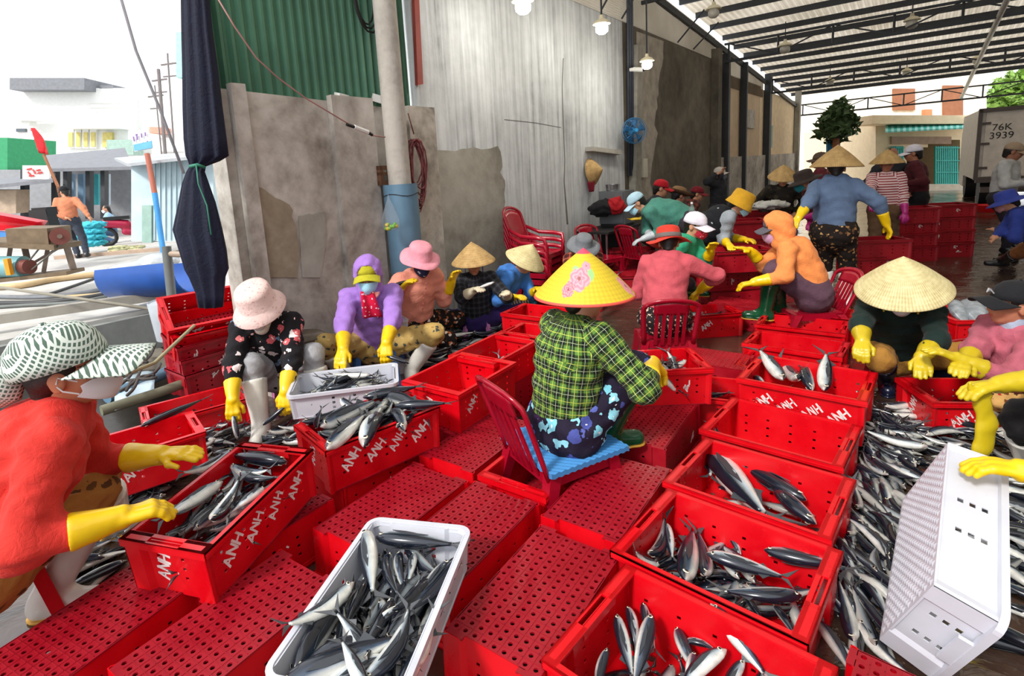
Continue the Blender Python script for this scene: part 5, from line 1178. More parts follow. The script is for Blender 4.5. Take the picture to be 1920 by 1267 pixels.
# -- green plaid woman, centre
GP = person('gplaid', 'woman in green plaid shirt and painted yellow cone hat seated on chair', Dp(1078, 742, 2.76), 58, 8, 20, side=2, hc=Dp(1100, 552, 2.70), head=(4, 14), hands=(Dp(1150, 700, 3.05), Dp(1244, 690, 2.72)), feet=(G_(1120, 800, .235), G_(1140, 838, .24)), s=1.06, res=.0085,
    top=plaid('green_plaid_flannel', (88, 126, 54), (12, 17, 14), (186, 192, 80), (170, 184, 150), 16.5, .78), trousers=floral('navy_flower_cotton', (30, 24, 44), [(30, 24, 44), (86, 96, 170), (58, 32, 74), (120, 196, 214), (30, 24, 44), (70, 80, 150), (140, 206, 222)], 15, .47, (226, 236, 240)), boots=M_BOOTG, gloves='LR', hat=None, hair=True, extra=dict(), fcurl=(.4, .5), toe=(10, 26), hdir=(None, V3(.35, .1, -1)), elbow=(None, V3(.2, -.6, -.5)), boot_h=.355, knee=(V3(.6, .3, 1), V3(.9, .1, 1)), mask=None)
# -- coral hoodie woman
person('coral', 'woman in coral hoodie and red hat with checked band seated on chair', Dp(1258, 560, 4.55), 26, 18, 16, side=2, hc=Dp(1254, 456, 4.60), head=(-4, 18), hands=(Dp(1230, 560, 4.9), Dp(1318, 552, 4.75)), feet=(G_(1222, 606, 0), G_(1300, 612, 0)), s=1.0,
    top=C('coral_jersey', (190, 82, 92)), trousers=floral('black_cream_fleck', (34, 28, 30), [(34, 28, 30), (214, 180, 160), (226, 196, 176)], 48, .36), boots=M_BOOTK, gloves='LR', hat=('bucket', C('red_straw', (206, 60, 44)), 2, -4, dict(rb=.185, top=.15, drop=.03, wave=.02)), hood='down', extra=dict(), elbow=(None, V3(1, -.2, -.2)))
# -- women in the middle distance
person('polo', 'woman in green polo shirt and white cap with red dotted mask', Dp(1288, 515, 5.5), 132, 24, 14, hc=Dp(1304, 424, 5.25), head=(0, 14), hands=(Dp(1340, 472, 5.05), Dp(1290, 520, 5.1)), feet=(G_(1322, 562, 0), G_(1285, 570, 0)), s=1.0,
    top=C('jade_polo', (44, 146, 110)), trousers=C('dark_cotton', (48, 44, 52)), boots=M_BOOTG, gloves='LR', hat=('cap', C('white_lilac_twill', (214, 210, 222)), 0, 0, 1.05), mask=floral('red_dot_mask', (186, 40, 60), [(186, 40, 60), (226, 190, 196)], 60, .3), extra=dict(), fcurl=(.3, .5))
person('teal', 'woman in teal sweater and light blue cap bending over crates', Dp(1272, 428, 6.7), -78, 78, 4, hc=Dp(1194, 381, 6.50), head=(0, 34), hands=(Dp(1204, 458, 6.4), Dp(1222, 452, 6.5)), feet=(G_(1282, 512, 0), G_(1268, 514, 0)), s=1.0,
    top=C('teal_fleece', (66, 124, 110)), trousers=C('dark_cotton', (48, 44, 52)), boots=M_BOOTK, gloves='LR', gl_mat=m_rubber('pale_grey_glove', (176, 182, 188), .5), hat=('cap', C('pale_blue_twill', (166, 198, 214)), 0, 0, 1.0), mask=m_bmask, extra=dict(), elbow=(V3(0, 0, -1), V3(0, 0, -1)))
person('redcap', 'woman in red cap looking right behind the teal sweater woman', Dp(1222, 432, 7.7), 104, 14, 8, hc=Dp(1240, 354, 7.60), head=(0, 14), feet=(G_(1232, 486, 0), G_(1225, 488, 0)), top=C('charcoal_shirt', (44, 44, 50)), trousers=C('dark_cotton', (48, 44, 52)), hat=('cap', C('crimson_twill', (170, 20, 34)), 0, 0, 1.0), extra=dict())
person('brownbrim', 'worker in brown wide-brimmed hat behind the white cap woman', Dp(1276, 432, 7.9), 60, 24, 20, hc=Dp(1272, 368, 7.90), head=(10, 20), feet=(G_(1284, 484, 0), G_(1276, 484, 0)), top=C('charcoal_shirt', (44, 44, 50)), trousers=C('dark_cotton', (48, 44, 52)), hat=('bucket', C('brown_straw', (130, 100, 70)), 0, 0, dict(rb=.2, drop=-.03)), extra=dict())
person('darkcap', 'worker in dark red cap and checked shirt seated by the damp wall', Dp(1306, 412, 9.0), 100, 20, 20, hc=Dp(1308, 364, 9.00), head=(10, 10), feet=(G_(1330, 458, 0), G_(1322, 458, 0)), top=plaid('brown_red_check', (110, 50, 44), (40, 26, 26), (140, 90, 70), (60, 30, 30), 12), trousers=C('dark_cotton', (48, 44, 52)), hat=('cap', C('wine_twill', (110, 22, 34)), 0, 0, 1.0), extra=dict())
pb = Dp(1346, 360, 10.2); person('camera', 'person in black and white clothes standing at the damp wall pier', pb, 140, 2, 4, hc=Dp(1350, 326, 10.20), head=(0, 0), hands=(Dp(1352, 322, 10.0), Dp(1342, 322, 10.0)), feet=(V3(pb.x + .1, pb.y, 0), V3(pb.x - .1, pb.y, 0)), top=C('black_white_top', (40, 40, 46)), trousers=C('dark_cotton', (48, 44, 52)), hat=('cap', C('pale_cap', (196, 190, 184)), 0, 0, 1.0), mask=C('grey_mask', (120, 120, 126)), extra=dict())
person('mustard', 'woman in mustard bucket hat and grey hoodie bending over small crate', Dp(1316, 440, 6.4), 112, 58, 4, hc=Dp(1388, 383, 6.20), head=(0, 30), hands=(Dp(1402, 458, 6.25), Dp(1366, 470, 6.0)), feet=(G_(1325, 520, 0), G_(1308, 524, 0)), s=1.0,
    top=C('light_grey_fleece', (150, 158, 166)), trousers=C('black_cotton', (24, 23, 26)), boots=M_BOOTK, gloves='LR', hat=('bucket', C('mustard_felt', (206, 156, 40)), 0, 0, dict(rb=.14, top=.165, drop=.06, rc=.112)), mask=m_bmask, extra=dict(), fcurl=(.4, .25), elbow=(V3(0, 0, -1), V3(-.2, -.3, -1)))
person('orange', 'woman in orange hoodie and mauve trousers seated on red chair', Dp(1518, 545, 4.95), -60, 26, 14, hc=Dp(1456, 428, 4.86), head=(-4, 22), hands=(Dp(1402, 540, 4.65), Dp(1392, 472, 4.95)), feet=(G_(1434, 600, .235), G_(1462, 592, .235)), s=1.04,
    top=C('orange_fleece', (228, 138, 76)), trousers=C('mauve_jersey', (88, 62, 76)), boots=M_BOOTG, gloves='LR', hat=('cap', C('slate_twill', (84, 82, 90)), 8, 0, 1.0, None, (.08, .09, .02)), mask=C('lilac_mask', (206, 160, 196)), hood='up', extra=dict(), fcurl=(.5, .1), hdir=(None, V3(-1, 0, .1)), elbow=(V3(-.2, -.6, -.6), V3(-.3, .3, -1)), knee=(V3(-1, 0, .9), V3(-1, 0, .8)))
person('blueh', 'woman standing in blue-grey hoodie and cone hat, back turned, arms spread', Dp(1568, 424, 5.72), 32, 3, 6, hc=Dp(1568, 316, 5.75), head=(0, 2), hands=(Dp(1492, 416, 5.6), Dp(1672, 432, 5.55)), feet=(G_(1552, 572, 0), G_(1584, 578, 0)), s=1.04, fat=1.26,
    top=C('slate_blue_jersey', (92, 112, 142)), trousers=floral('black_gold_print', (30, 24, 22), [(30, 24, 22), (150, 110, 66), (30, 24, 22), (96, 66, 40), (190, 150, 96)], 26, .4), boots=M_BOOTW, gloves='LR', hat=('cone', M_STRAWT, 0, 2, .48), hood='down', extra=dict(), fcurl=(.4, .4), elbow=(V3(-.35, -.6, -.1), V3(.35, -.6, -.1)), boot_h=.3)
person('tealmask', 'worker in dark hat, maroon shirt and teal mask beside the blue hoodie', Dp(1545, 420, 7.0), -70, 30, 8, hc=Dp(1508, 340, 6.70), head=(-8, 20), hands=(Dp(1512, 416, 6.7), Dp(1520, 428, 6.7)), feet=(G_(1552, 512, 0), G_(1540, 514, 0)), top=C('maroon_shirt', (92, 30, 38)), trousers=C('dark_cotton', (48, 44, 52)), boots=M_BOOTK, gloves='LR', gl_mat=m_rubber('magenta_rubber', (190, 40, 130), .4), hat=('bucket', C('black_brown_felt', (56, 46, 42)), 0, 0, dict(rb=.18, drop=.03)), mask=C('teal_mask', (40, 140, 150)), extra=dict())
person('browncap', 'man in brown cap behind the cone hat of the blue hoodie woman', Dp(1540, 385, 8.0), -60, 4, 6, hc=Dp(1537, 302, 8.00), head=(0, 0), feet=(G_(1548, 488, 0), G_(1536, 488, 0)), top=C('maroon_shirt', (92, 30, 38)), trousers=C('dark_cotton', (48, 44, 52)), hat=('cap', C('brown_twill', (86, 70, 60)), 0, 0, 1.0), extra=dict(), skin=(170, 110, 80))
person('darkcone', 'worker in dark jacket and small cone hat by the bright street opening', Dp(1482, 405, 8.0), 200, 18, 12, hc=Dp(1468, 334, 7.80), head=(0, 20), feet=(G_(1490, 486, 0), G_(1474, 486, 0)), top=floral('dark_camouflage', (36, 32, 28), [(36, 32, 28), (58, 50, 34), (26, 24, 22)], 14, .5), trousers=C('lilac_apron', (150, 130, 160)), hat=('cone', M_STRAWT, 0, 0, .4), extra=dict())
person('stripe', 'woman in red and white striped jacket and cone hat walking toward us', Dp(1655, 398, 7.6), 214, 2, 4, hc=Dp(1663, 308, 7.60), head=(-4, 2), hands=(Dp(1698, 408, 7.5), Dp(1634, 412, 7.3)), feet=(G_(1668, 496, 0), G_(1642, 500, 0)), top=stripes('red_white_stripes', (150, 44, 50), (226, 200, 200), 28, .6), trousers=C('khaki_cotton', (110, 84, 62)), boots=M_BOOTK, gloves='LR', gl_mat=m_rubber('magenta_rubber', (190, 40, 130), .4), hat=('cone', M_STRAWT, 0, 0, .42), extra=dict(), elbow=(V3(.6, .3, -.3), V3(-.6, .3, -.3)), skin=(170, 110, 84))
person('behind', 'worker mostly hidden behind the striped jacket woman', Dp(1674, 380, 8.6), 188, 2, 4, hc=Dp(1672, 292, 8.60), feet=(G_(1684, 468, 0), G_(1664, 468, 0)), top=C('charcoal_shirt', (44, 44, 50)), trousers=C('dark_cotton', (48, 44, 52)), extra=dict(), skin=(150, 100, 76), s=1.08)
person('maroon', 'man in maroon shirt and white cap striding past crate stacks', Dp(1726, 372, 8.4), -55, 5, 6, hc=Dp(1712, 288, 8.40), head=(6, 6), hands=(Dp(1690, 352, 8.2), Dp(1700, 370, 8.3)), feet=(G_(1712, 476, 0), Dp(1748, 448, 8.2)), s=1.08, top=C('deep_maroon_shirt', (74, 22, 30)), trousers=C('black_cotton', (24, 23, 26)), boots=M_BOOTW, hat=('cap', C('white_lilac_twill', (214, 210, 222)), 0, 0, 1.0), extra=dict(), knee=(V3(-1, 0, .3), V3(-.9, 0, .1)), skin=(160, 104, 78))
person('greyman', 'man in pale grey shirt and tan cap near the truck', Dp(1898, 368, 8.0), 150, 4, 6, hc=Dp(1901, 285, 8.00), head=(-20, 14), hands=(Dp(1930, 345, 7.9), Dp(1935, 350, 7.8)), feet=(G_(1900, 470, 0), G_(1885, 474, 0)), s=1.06, top=C('pale_grey_jersey', (176, 176, 176)), trousers=C('dark_cotton', (48, 44, 52)), hat=('cap', C('tan_twill', (150, 130, 108)), 0, 0, 1.0), extra=dict(), skin=(150, 100, 76))
person('bluehat', 'worker in blue hat and brown trousers crouching by the wet floor', Dp(1915, 440, 6.9), -48, 36, 12, hc=Dp(1888, 378, 6.60), head=(0, 22), hands=(Dp(1862, 440, 6.7), Dp(1860, 450, 6.5)), feet=(G_(1862, 505, 0), G_(1880, 500, 0)), top=C('royal_blue_jersey', (46, 62, 140)), trousers=C('rust_brown_cotton', (140, 86, 44)), boots=M_BOOTK, hat=('bucket', C('royal_blue_twill', (52, 66, 150)), 0, 0, dict(rb=.19, drop=.04)), mask=C('pink_mask', (190, 130, 130)), extra=dict())
# -- squatting women on the right
person('dgreen', 'woman in dark green jacket and pale cone hat squatting on the right', Dp(1708, 648, 3.75), 214, 36, 14, hc=Dp(1692, 548, 3.5), head=(0, 30), hands=(Dp(1726, 682, 3.15), Dp(1614, 652, 3.25)), feet=(G_(1742, 728, 0), G_(1662, 728, 0)), s=1.05, fat=1.08,
    top=C('black_green_shell', (22, 40, 36)), trousers=C('ochre_corduroy', (168, 120, 52)), boots=M_BOOTB, gloves='LR', gl_mat=m_rubber('olive_yellow_rubber', (196, 172, 24), .4), hat=('cone', M_STRAW, 10, 3, .5), mask=m_wmask, extra=dict(), fcurl=(.3, .6), knee=(V3(-.1, -.5, 1), V3(-.5, -.2, 1)), elbow=(V3(.9, 0, -.2), V3(-.9, .1, -.2)), hdir=(V3(-.3, -.8, -.5), V3(-.4, -.5, -.4)))
PK = person('pink', 'woman in dusty pink jacket and black cap at the right edge', Dp(1950, 690, 3.2), -84, 12, 8, hc=Dp(1898, 572, 3.1), head=(10, -2), hands=(Dp(1768, 676, 3.0), Dp(1800, 690, 2.95)), feet=(G_(1872, 808, 0), G_(1902, 822, 0)), s=1.05,
    top=C('dusty_pink_quilt', (176, 92, 108)), trousers=floral('tan_leopard_print', (206, 160, 96), [(110, 60, 30), (206, 160, 96), (60, 34, 22), (170, 40, 40), (206, 160, 96)], 44, .42), boots=M_BOOTW, gloves='LR', gl_mat=m_rubber('olive_yellow_rubber', (196, 172, 24), .4), hat=('cap', C('black_twill', (26, 26, 30)), 5, 0, 1.04, None, (.085, .095, .02)), extra=dict(), fcurl=(.35, .4), knee=(V3(-.5, -.9, .9), V3(-.4, -1, .9)), skin=(186, 124, 96))
person('arm', 'worker at right edge in teal sleeve holding a spare rubber glove', Dp(2060, 800, 2.45), -62, 22, 10, hc=Dp(2022, 572, 2.42), head=(0, 20), hands=(Dp(1806, 738, 2.3), Dp(1960, 800, 2.2)), feet=(G_(1930, 900, 0), G_(1950, 910, 0)), s=1.0, top=C('grey_teal_jersey', (78, 98, 98)), trousers=C('black_cotton', (24, 23, 26)), boots=M_BOOTW, gloves='LR', gl_mat=m_rubber('olive_yellow_rubber', (196, 172, 24), .4), extra=dict(), fcurl=(.45, .4), cuff=.75, knee=(V3(-1, 0, .8), V3(-1, 0, .8)))
person('reach', 'worker out of frame at right gripping the tipped white crate', Dp(2120, 1000, 1.75), -60, 16, 10, hc=Dp(2230, 760, 1.70), head=(0, 20), hands=(Dp(1842, 876, 1.80), Dp(2000, 1010, 1.7)), feet=(G_(2060, 1120, 0), G_(2080, 1160, 0)), s=1.0, top=C('black_shell', (28, 28, 32)), trousers=C('black_cotton', (24, 23, 26)), boots=M_BOOTW, gloves='LR', extra=dict(), fcurl=(.45, .4), cuff=.8)
# -- two people on the outdoor deck
pm = Dp(146, 424, 12.2); person('deckman', 'man in peach shirt and black cap, hands on hips on the deck', pm, -22, 2, 2, hc=Dp(121, 360, 12.2), head=(-40, 4), hands=(Dp(124, 412, 12.1), Dp(170, 410, 12.2)), feet=(V3(pm.x - .12, pm.y, .34), V3(pm.x + .16, pm.y - .1, .34)), s=1.05, zbase=.34, top=C('peach_tshirt', (206, 130, 96)), trousers=C('dark_denim', (56, 62, 74)), hat=('cap', C('black_twill', (26, 26, 30)), 0, 0, 1.0), extra=dict(), elbow=(V3(-1, -.3, 0), V3(1, -.3, 0)), skin=(206, 150, 116), fat=1.1)
pm = Dp(203, 424, 15.5); person('deckwoman', 'long-haired woman in pale blue shirt standing by the metal hut', pm, -120, 2, 2, hc=Dp(199, 392, 15.5), hair=2, feet=(V3(pm.x - .1, pm.y, .34), V3(pm.x + .1, pm.y, .34)), s=.95, zbase=.34, top=C('pale_blue_shirt', (150, 186, 214)), trousers=C('blue_denim', (70, 98, 130)), mask=m_wmask, extra=dict())
print('people', len(PEOPLE), round(time.time() - T0, 1))
# ================================================================ things along the wall
def cyl(bm, a, b_, r0, r1=None, n=20): bm.tube([a, b_], [r0, r0 if r1 is None else r1], n); return bm
wo = lambda px, py, off: wu(Wp(px, py, off)[0], off, Wp(px, py, off)[1])
# pole in a blue pipe sleeve
q = wo(750, 345, .2); pz = q.z; pe = empty('utility_pole', (q.x, q.y, 0), label='round concrete pole standing in a blue pipe sleeve by the wall', cat='pole')
b = MB(); cyl(b, (0, 0, 0), (0, 0, 5.2), .112, .104, 28); b.build('shaft', m_conc('pale_pole_concrete', [(140, 134, 126), (176, 170, 162), (192, 186, 178)], 2.5), pe, smooth=60)
b = MB(); b.lathe([(.16, 0), (.165, pz), (.155, pz), (.15, pz - .3)], 32); b.build('pipe_sleeve', plain('blue_grey_pvc', (94, 128, 152), .35, var=.1), pe, smooth=40)
b = MB(); b.tube([(.17 * math.cos(R(a)), .17 * math.sin(R(a)), pz - .1 + .012 * math.sin(a)) for a in range(0, 361, 20)], .003, 5); b.build('wire_tie', M_BLACK, pe)
# bag of limes on the sleeve
q2 = Dp(731, 400, (q - CAM).dot(FW) - .27); be = empty('plastic_bag', q2, label='clear plastic bag of green limes hung on the blue sleeve', cat='bag')
t = NT('thin_clear_plastic'); t.b.inputs['Transmission Weight'].default_value = .85; t.b.inputs['IOR'].default_value = 1.1; t.b.inputs['Alpha'].default_value = .45; M_BAG = t.fin((.9, .93, .95), .15)
b = MB(); b.lathe([(.004, .17), (.012, .13), (.05, .04), (.085, -.06), (.08, -.13), (.04, -.155), (.002, -.16)], 18, sy=.6); b.build('bag_film', M_BAG, be, smooth=True)
rr = random.Random(4)
for k in range(9):
    b = MB(); b.lathe([(.001, .02), (.014, .014), (.02, 0), (.014, -.014), (.001, -.02)], 10); b.build('lime', plain('lime_green', (96, 160, 40), .5) if k % 3 else plain('lime_yellow', (190, 170, 40), .5), be, (rr.uniform(-.05, .05), rr.uniform(-.03, .03), -.135 + .016 * (k // 3)), smooth=True)
# cable coil and wall box, sagging cable
b = MB(); r = random.Random(2); c0 = wo(780, 300, .2)
for k in range(12):
    w2, h2 = r.uniform(.06, .12), r.uniform(.22, .36); o = Vector((r.uniform(-.03, .03), r.uniform(-.03, .03), -.05 - h2 + .3))
    b.tube([c0 + o + WD * (w2 * math.sin(R(a))) + Vector((0, 0, h2 * math.cos(R(a)) - .05)) + WN * (.03 * math.sin(R(a * 2 + k * 40))) for a in range(0, 361, 24)], .0075, 6, False)
b.tube([c0 + V3(0, 0, .25), wo(765, 212, .2)], .006, 5)
b.build('cable_coil', plain('dull_red_cable', (122, 58, 62), .5, var=.4, vscale=14), smooth=True, label='coil of dull red cable hanging beside the pole', cat='cable')
b = MB(); pts = [(404, -10), (440, 50), (480, 108), (520, 145), (570, 182), (620, 212), (660, 236), (700, 254), (722, 257)]
b.tube([wo(x, y, .45) for x, y in pts], .006, 6)
ce = b.build('sagging_cable', plain('pink_cable', (170, 120, 116), .5), smooth=True, label='thin pink cable sagging across the green cladding', cat='cable')
b = MB(); b.tube([wo(664, 238, .45), wo(690, 248, .45)], .02, 8); b.build('connector', M_OFFW, ce)
b = MB(); b.tube([wo(650, 233, .45), wo(664, 238, .45)], .014, 8); b.tube([wo(690, 248, .45), wo(698, 253, .45)], .014, 8); b.build('sleeve', M_BLACK, ce)
b = MB(); cc = wo(686, 20, .03)
for k in range(3): b.tube([cc + WD * ((.1 + .03 * k) * math.sin(R(a))) + V3(0, 0, (.22 + .04 * k) * math.cos(R(a)) + .1) + WN * .02 * k for a in range(0, 361, 24)], .009, 6, False)
b.build('cable_loop', M_BLACK, smooth=True, label='black cable loops on the green cladding', cat='cable')
b = MB(); a0 = Wp(696, 312); a1 = Wp(724, 346)
for (u0, u1, z0, z1) in ((a0[0], a0[0] + .04, a1[1], a0[1]), (a1[0] - .04, a1[0], a1[1], a0[1]), (a0[0], a1[0], a0[1] - .04, a0[1]), (a0[0], a1[0], a1[1], a1[1] + .04), (a0[0], a1[0], (a0[1] + a1[1]) / 2, (a0[1] + a1[1]) / 2 + .03)): wbox(b, u0, u1, z0, z1, .07, .12)
b.build('meter_bracket', M_RUST, label='rusty metal frame on the concrete wall beside the pole', cat='bracket')
b = MB(); b.box(wo(712, 186, .04), (.14, .1, .07), (.2, .3, .4)); b.box(wo(640, 181, 0.02), (.1, .08, .05), (.3, .1, .9)); b.build('crumpled_sack', M_OFFW, label='crumpled white scrap on top of the concrete wall', cat='scrap')
# hanging navy tarpaulin tied in the middle
rows = [(-40, 338, 388), (0, 340, 392), (60, 341, 398), (130, 343, 408), (200, 344, 416), (260, 346, 424), (292, 350, 428), (302, 354, 412), (312, 356, 386), (322, 350, 384), (345, 342, 392), (380, 336, 404), (430, 326, 416), (470, 338, 424), (505, 348, 428), (520, 356, 422), (550, 368, 420), (575, 372, 418)]
b = MB(); NN = 48; vs = []
for i, (y, xl, xr) in enumerate(rows):
    dd = 3.85; c = Dp((xl + xr) / 2, y, dd); hw = (xr - xl) / 2 / F_PX * dd
    for k in range(NN):
        a = 2 * math.pi * k / NN; fo = 1 + .16 * math.sin(9 * a + .22 * i) + .07 * math.sin(17 * a + i * .3)
        vs.append(c + RT * (hw * math.cos(a) * (.9 + .1 * fo)) + FW.cross(RT).cross(RT).normalized() * 0 + Vector((0, 1, 0)) * (hw * .55 * math.sin(a) * fo))
b.add(vs, [(i * NN + k, i * NN + (k + 1) % NN, (i + 1) * NN + (k + 1) % NN, (i + 1) * NN + k) for i in range(len(rows) - 1) for k in range(NN)] + [tuple(range(NN)), tuple((len(rows) - 1) * NN + k for k in range(NN))])
cu = b.build('tarpaulin', C('navy_tarp', (13, 17, 40), .2, .7), smooth=True, label='dark navy tarpaulin curtain tied in the middle with green cord', cat='curtain')
b = MB(); b.tube([Dp(356, 312, 3.74), Dp(370, 309, 3.71), Dp(384, 314, 3.76)], .012, 6); b.tube([Dp(368, 310, 3.7), Dp(372, 345, 3.7), Dp(388, 385, 3.72), Dp(396, 440, 3.68)], .005, 5); b.build('tie_cord', plain('green_cord', (40, 120, 96), .6), cu, smooth=True)
# lamps
def m_emit(name, col, st):
    t = NT(name); t.b.inputs['Emission Color'].default_value = col + (1,); t.b.inputs['Emission Strength'].default_value = st; return t.fin(col, .4)
M_BULB = m_emit('glowing_globe', (1, .96, .86), 9.0); M_BULB0 = plain('unlit_globe', (190, 186, 174), .3)
def lamp(px, py, d, w, on, lb):
    p = Dp(px, py, d); s = w; e = empty('pendant_lamp', p, label=lb, cat='lamp')
    b = MB(); b.lathe([(.30 * s, -.1 * s), (.36 * s, -.3 * s), (.34 * s, -.5 * s), (.2 * s, -.62 * s), (.002, -.64 * s)], 18); b.build('globe', M_BULB if on else M_BULB0, e, smooth=True)
    b = MB(); b.lathe([(.001, .42 * s), (.1 * s, .4 * s), (.14 * s, .2 * s), (.36 * s, .1 * s), (.5 * s, -.04 * s), (.5 * s, -.1 * s), (.3 * s, -.1 * s)], 20); b.build('cap', plain('lamp_cream', (216, 206, 176), .4), e, smooth=40)
    u = (p - W0).dot(WD); b = MB(); b.tube([(0, 0, .4 * s), (0, 0, max(.5, zr(u) - p.z))], .012, 6); b.build('rod', M_STEEL, e)
    if on:
        l = bpy.data.lights.new('lamp_light', 'POINT'); l.energy = 22; l.shadow_soft_size = .1; l.color = (1, .94, .82); lo = bpy.data.objects.new('lamp_light', l); COL.objects.link(lo); lo.parent = e; lo.location = (0, 0, -.75 * s)
lamp(980, -2, 5.6, .23, 1, 'lit pendant lamp cut by the top edge of the picture'); lamp(1128, 42, 6.8, .22, 1, 'lit pendant lamp in front of the white streaked wall'); lamp(1213, 112, 8.0, .21, 1, 'lit pendant lamp beside the blue wall fan post')
lamp(1472, 84, 12.5, .3, 0, 'unlit lamp hanging from the near roof truss'); lamp(1710, 36, 11.5, .3, 0, 'unlit lamp beside the white roof pipe'); lamp(1556, 151, 17, .3, 0, 'unlit lamp under the far truss, leftmost'); lamp(1700, 132, 17, .3, 0, 'unlit lamp under the far truss, middle'); lamp(1832, 108, 17, .3, 0, 'unlit lamp under the far truss, rightmost'); lamp(1338, 15, 9.5, .26, 0, 'unlit lamp near the eave above the damp wall')
# wall fan
c = wo(1189, 245, .34); fe = empty('wall_fan', c, (R(90), 0, R(38.5) * 0 + math.atan2(WN.y, WN.x) + R(90) - R(35)), label='blue wall fan on the grey pilaster', cat='fan')
M_FAN = plain('blue_fan_plastic', (40, 104, 150), .3); fr = .21
b = MB()
for rr_, z in ((fr, 0), (fr * .98, .05), (fr * .98, -.05), (fr * .62, .07), (fr * .62, -.06)): b.tube([(rr_ * math.cos(R(a)), rr_ * math.sin(R(a)), z) for a in range(0, 361, 15)], .004 if rr_ < fr else .007, 5, False)
for k in range(28):
    a = R(k * 360 / 28); b.tube([(.04 * math.cos(a), .04 * math.sin(a), .08), (fr * .6 * math.cos(a), fr * .6 * math.sin(a), .07), (fr * math.cos(a), fr * math.sin(a), 0)], .0018, 4, False); b.tube([(fr * math.cos(a), fr * math.sin(a), 0), (.04 * math.cos(a), .04 * math.sin(a), -.07)], .0018, 4, False)
b.build('cage', M_FAN, fe, smooth=True)
for k in range(5):
    b = MB(); b.sheet(lambda u, v, k=k: V3(math.cos(R(72 * k + 50 * v * (.4 + .6 * u))) * (.03 + .16 * u), math.sin(R(72 * k + 50 * v * (.4 + .6 * u))) * (.03 + .16 * u), .02 - .05 * v * u), 6, 5, (0, 0, .003)); b.build('blade', plain('translucent_blue_blade', (30, 88, 136), .25), fe, smooth=True)
b = MB(); b.lathe([(.001, .09), (.03, .085), (.04, .06), (.04, -.02), (.06, -.03), (.055, -.15), (.02, -.17)], 16); b.build('motor', plain('bright_blue_hub', (60, 150, 210), .3), fe, smooth=40)
b = MB(); b.bar(c + WN * -.12, wo(1186, 255, .17), .04, .04); b.build('fan_bracket', M_STEEL, fe, loc=(0, 0, 0)).matrix_parent_inverse = fe.matrix_basis.inverted()
# meter boxes, security camera, cabinet, pot
b = MB(); u0 = Wp(1194, 300)[0]; wbox(b, u0, u0 + .17, Wp(1194, 333)[1], Wp(1194, 298)[1], .05, .14); b.build('meter_box', plain('ivory_box', (200, 196, 178), .5), label='ivory electric meter box below the wall fan', cat='box')
b = MB(); u0 = Wp(1190, 268)[0]; wbox(b, u0, u0 + .1, Wp(1190, 296)[1], Wp(1190, 268)[1], .05, .12); b.build('switch_box', plain('grey_box', (150, 152, 150), .5), label='small grey switch box right under the wall fan', cat='box')
ce = empty('security_camera', wo(1181, 131, .2), label='white bullet security camera on the grey pilaster', cat='camera')
b = MB(); b.tube([(0, 0, 0), (.06, -.04, 0)], .03, 8); b.build('mount', M_OFFW, ce); b = MB(); b.tube([(.05, -.03, 0), (.19, -.12, -.03)], .038, 12); b.build('housing', M_OFFW, ce, smooth=40); b = MB(); b.tube([(.19, -.12, -.03), (.2, -.127, -.032)], .03, 12); b.build('lens', M_BLACK, ce)
q = wo(1156, 354, .45); ke = empty('steel_cabinet', (q.x, q.y, 0), (0, 0, -WH), label='grey steel cabinet against the white wall', cat='cabinet')
b = MB(); b.box((0, 0, 1.05), (.42, .36, .5)); b.build('body', plain('grey_steel_sheet', (104, 108, 112), .45), ke); b = MB(); b.box((0, -.19, 1.05), (.38, .015, .46)); b.build('door', plain('grey_steel_sheet', (104, 108, 112)), ke); b = MB(); b.box((0, 0, .4), (.4, .34, .8)); b.build('plinth', M_BLACK, ke)
b = MB(); b.lathe([(.1, 0), (.11, .1), (.1, .1), (.09, .02), (.001, .02)], 18); b.build('cooking_pot', plain('aluminium', (170, 172, 176), .25, .9), loc=(q.x - .06, q.y, 1.3), smooth=40, label='aluminium pot standing on the steel cabinet', cat='pot')
# cone hat and red cloth on the wall
h = wo(1110, 322, .08); o = inst('cone_hat', hat_cone(.42, M_STRAWT)[0]); o.matrix_world = Matrix.Translation(h) @ (WN + V3(0, 0, .15)).to_track_quat('Z', 'Y').to_matrix().to_4x4(); tag(o, 'tan cone hat hanging on the white wall', 'hat')
b = MB(); p0 = wo(1107, 340, .12); b.sheet(lambda u, v: p0 + WD * ((u - .5) * .22 * (1 - .5 * v)) + V3(0, 0, -.16 * v) + WN * (.03 * math.sin(9 * u)), 10, 6, WN * .006); b.build('red_cloth', C('dark_red_cloth', (120, 24, 40)), smooth=True, label='dark red cloth hanging below the wall hat', cat='cloth')
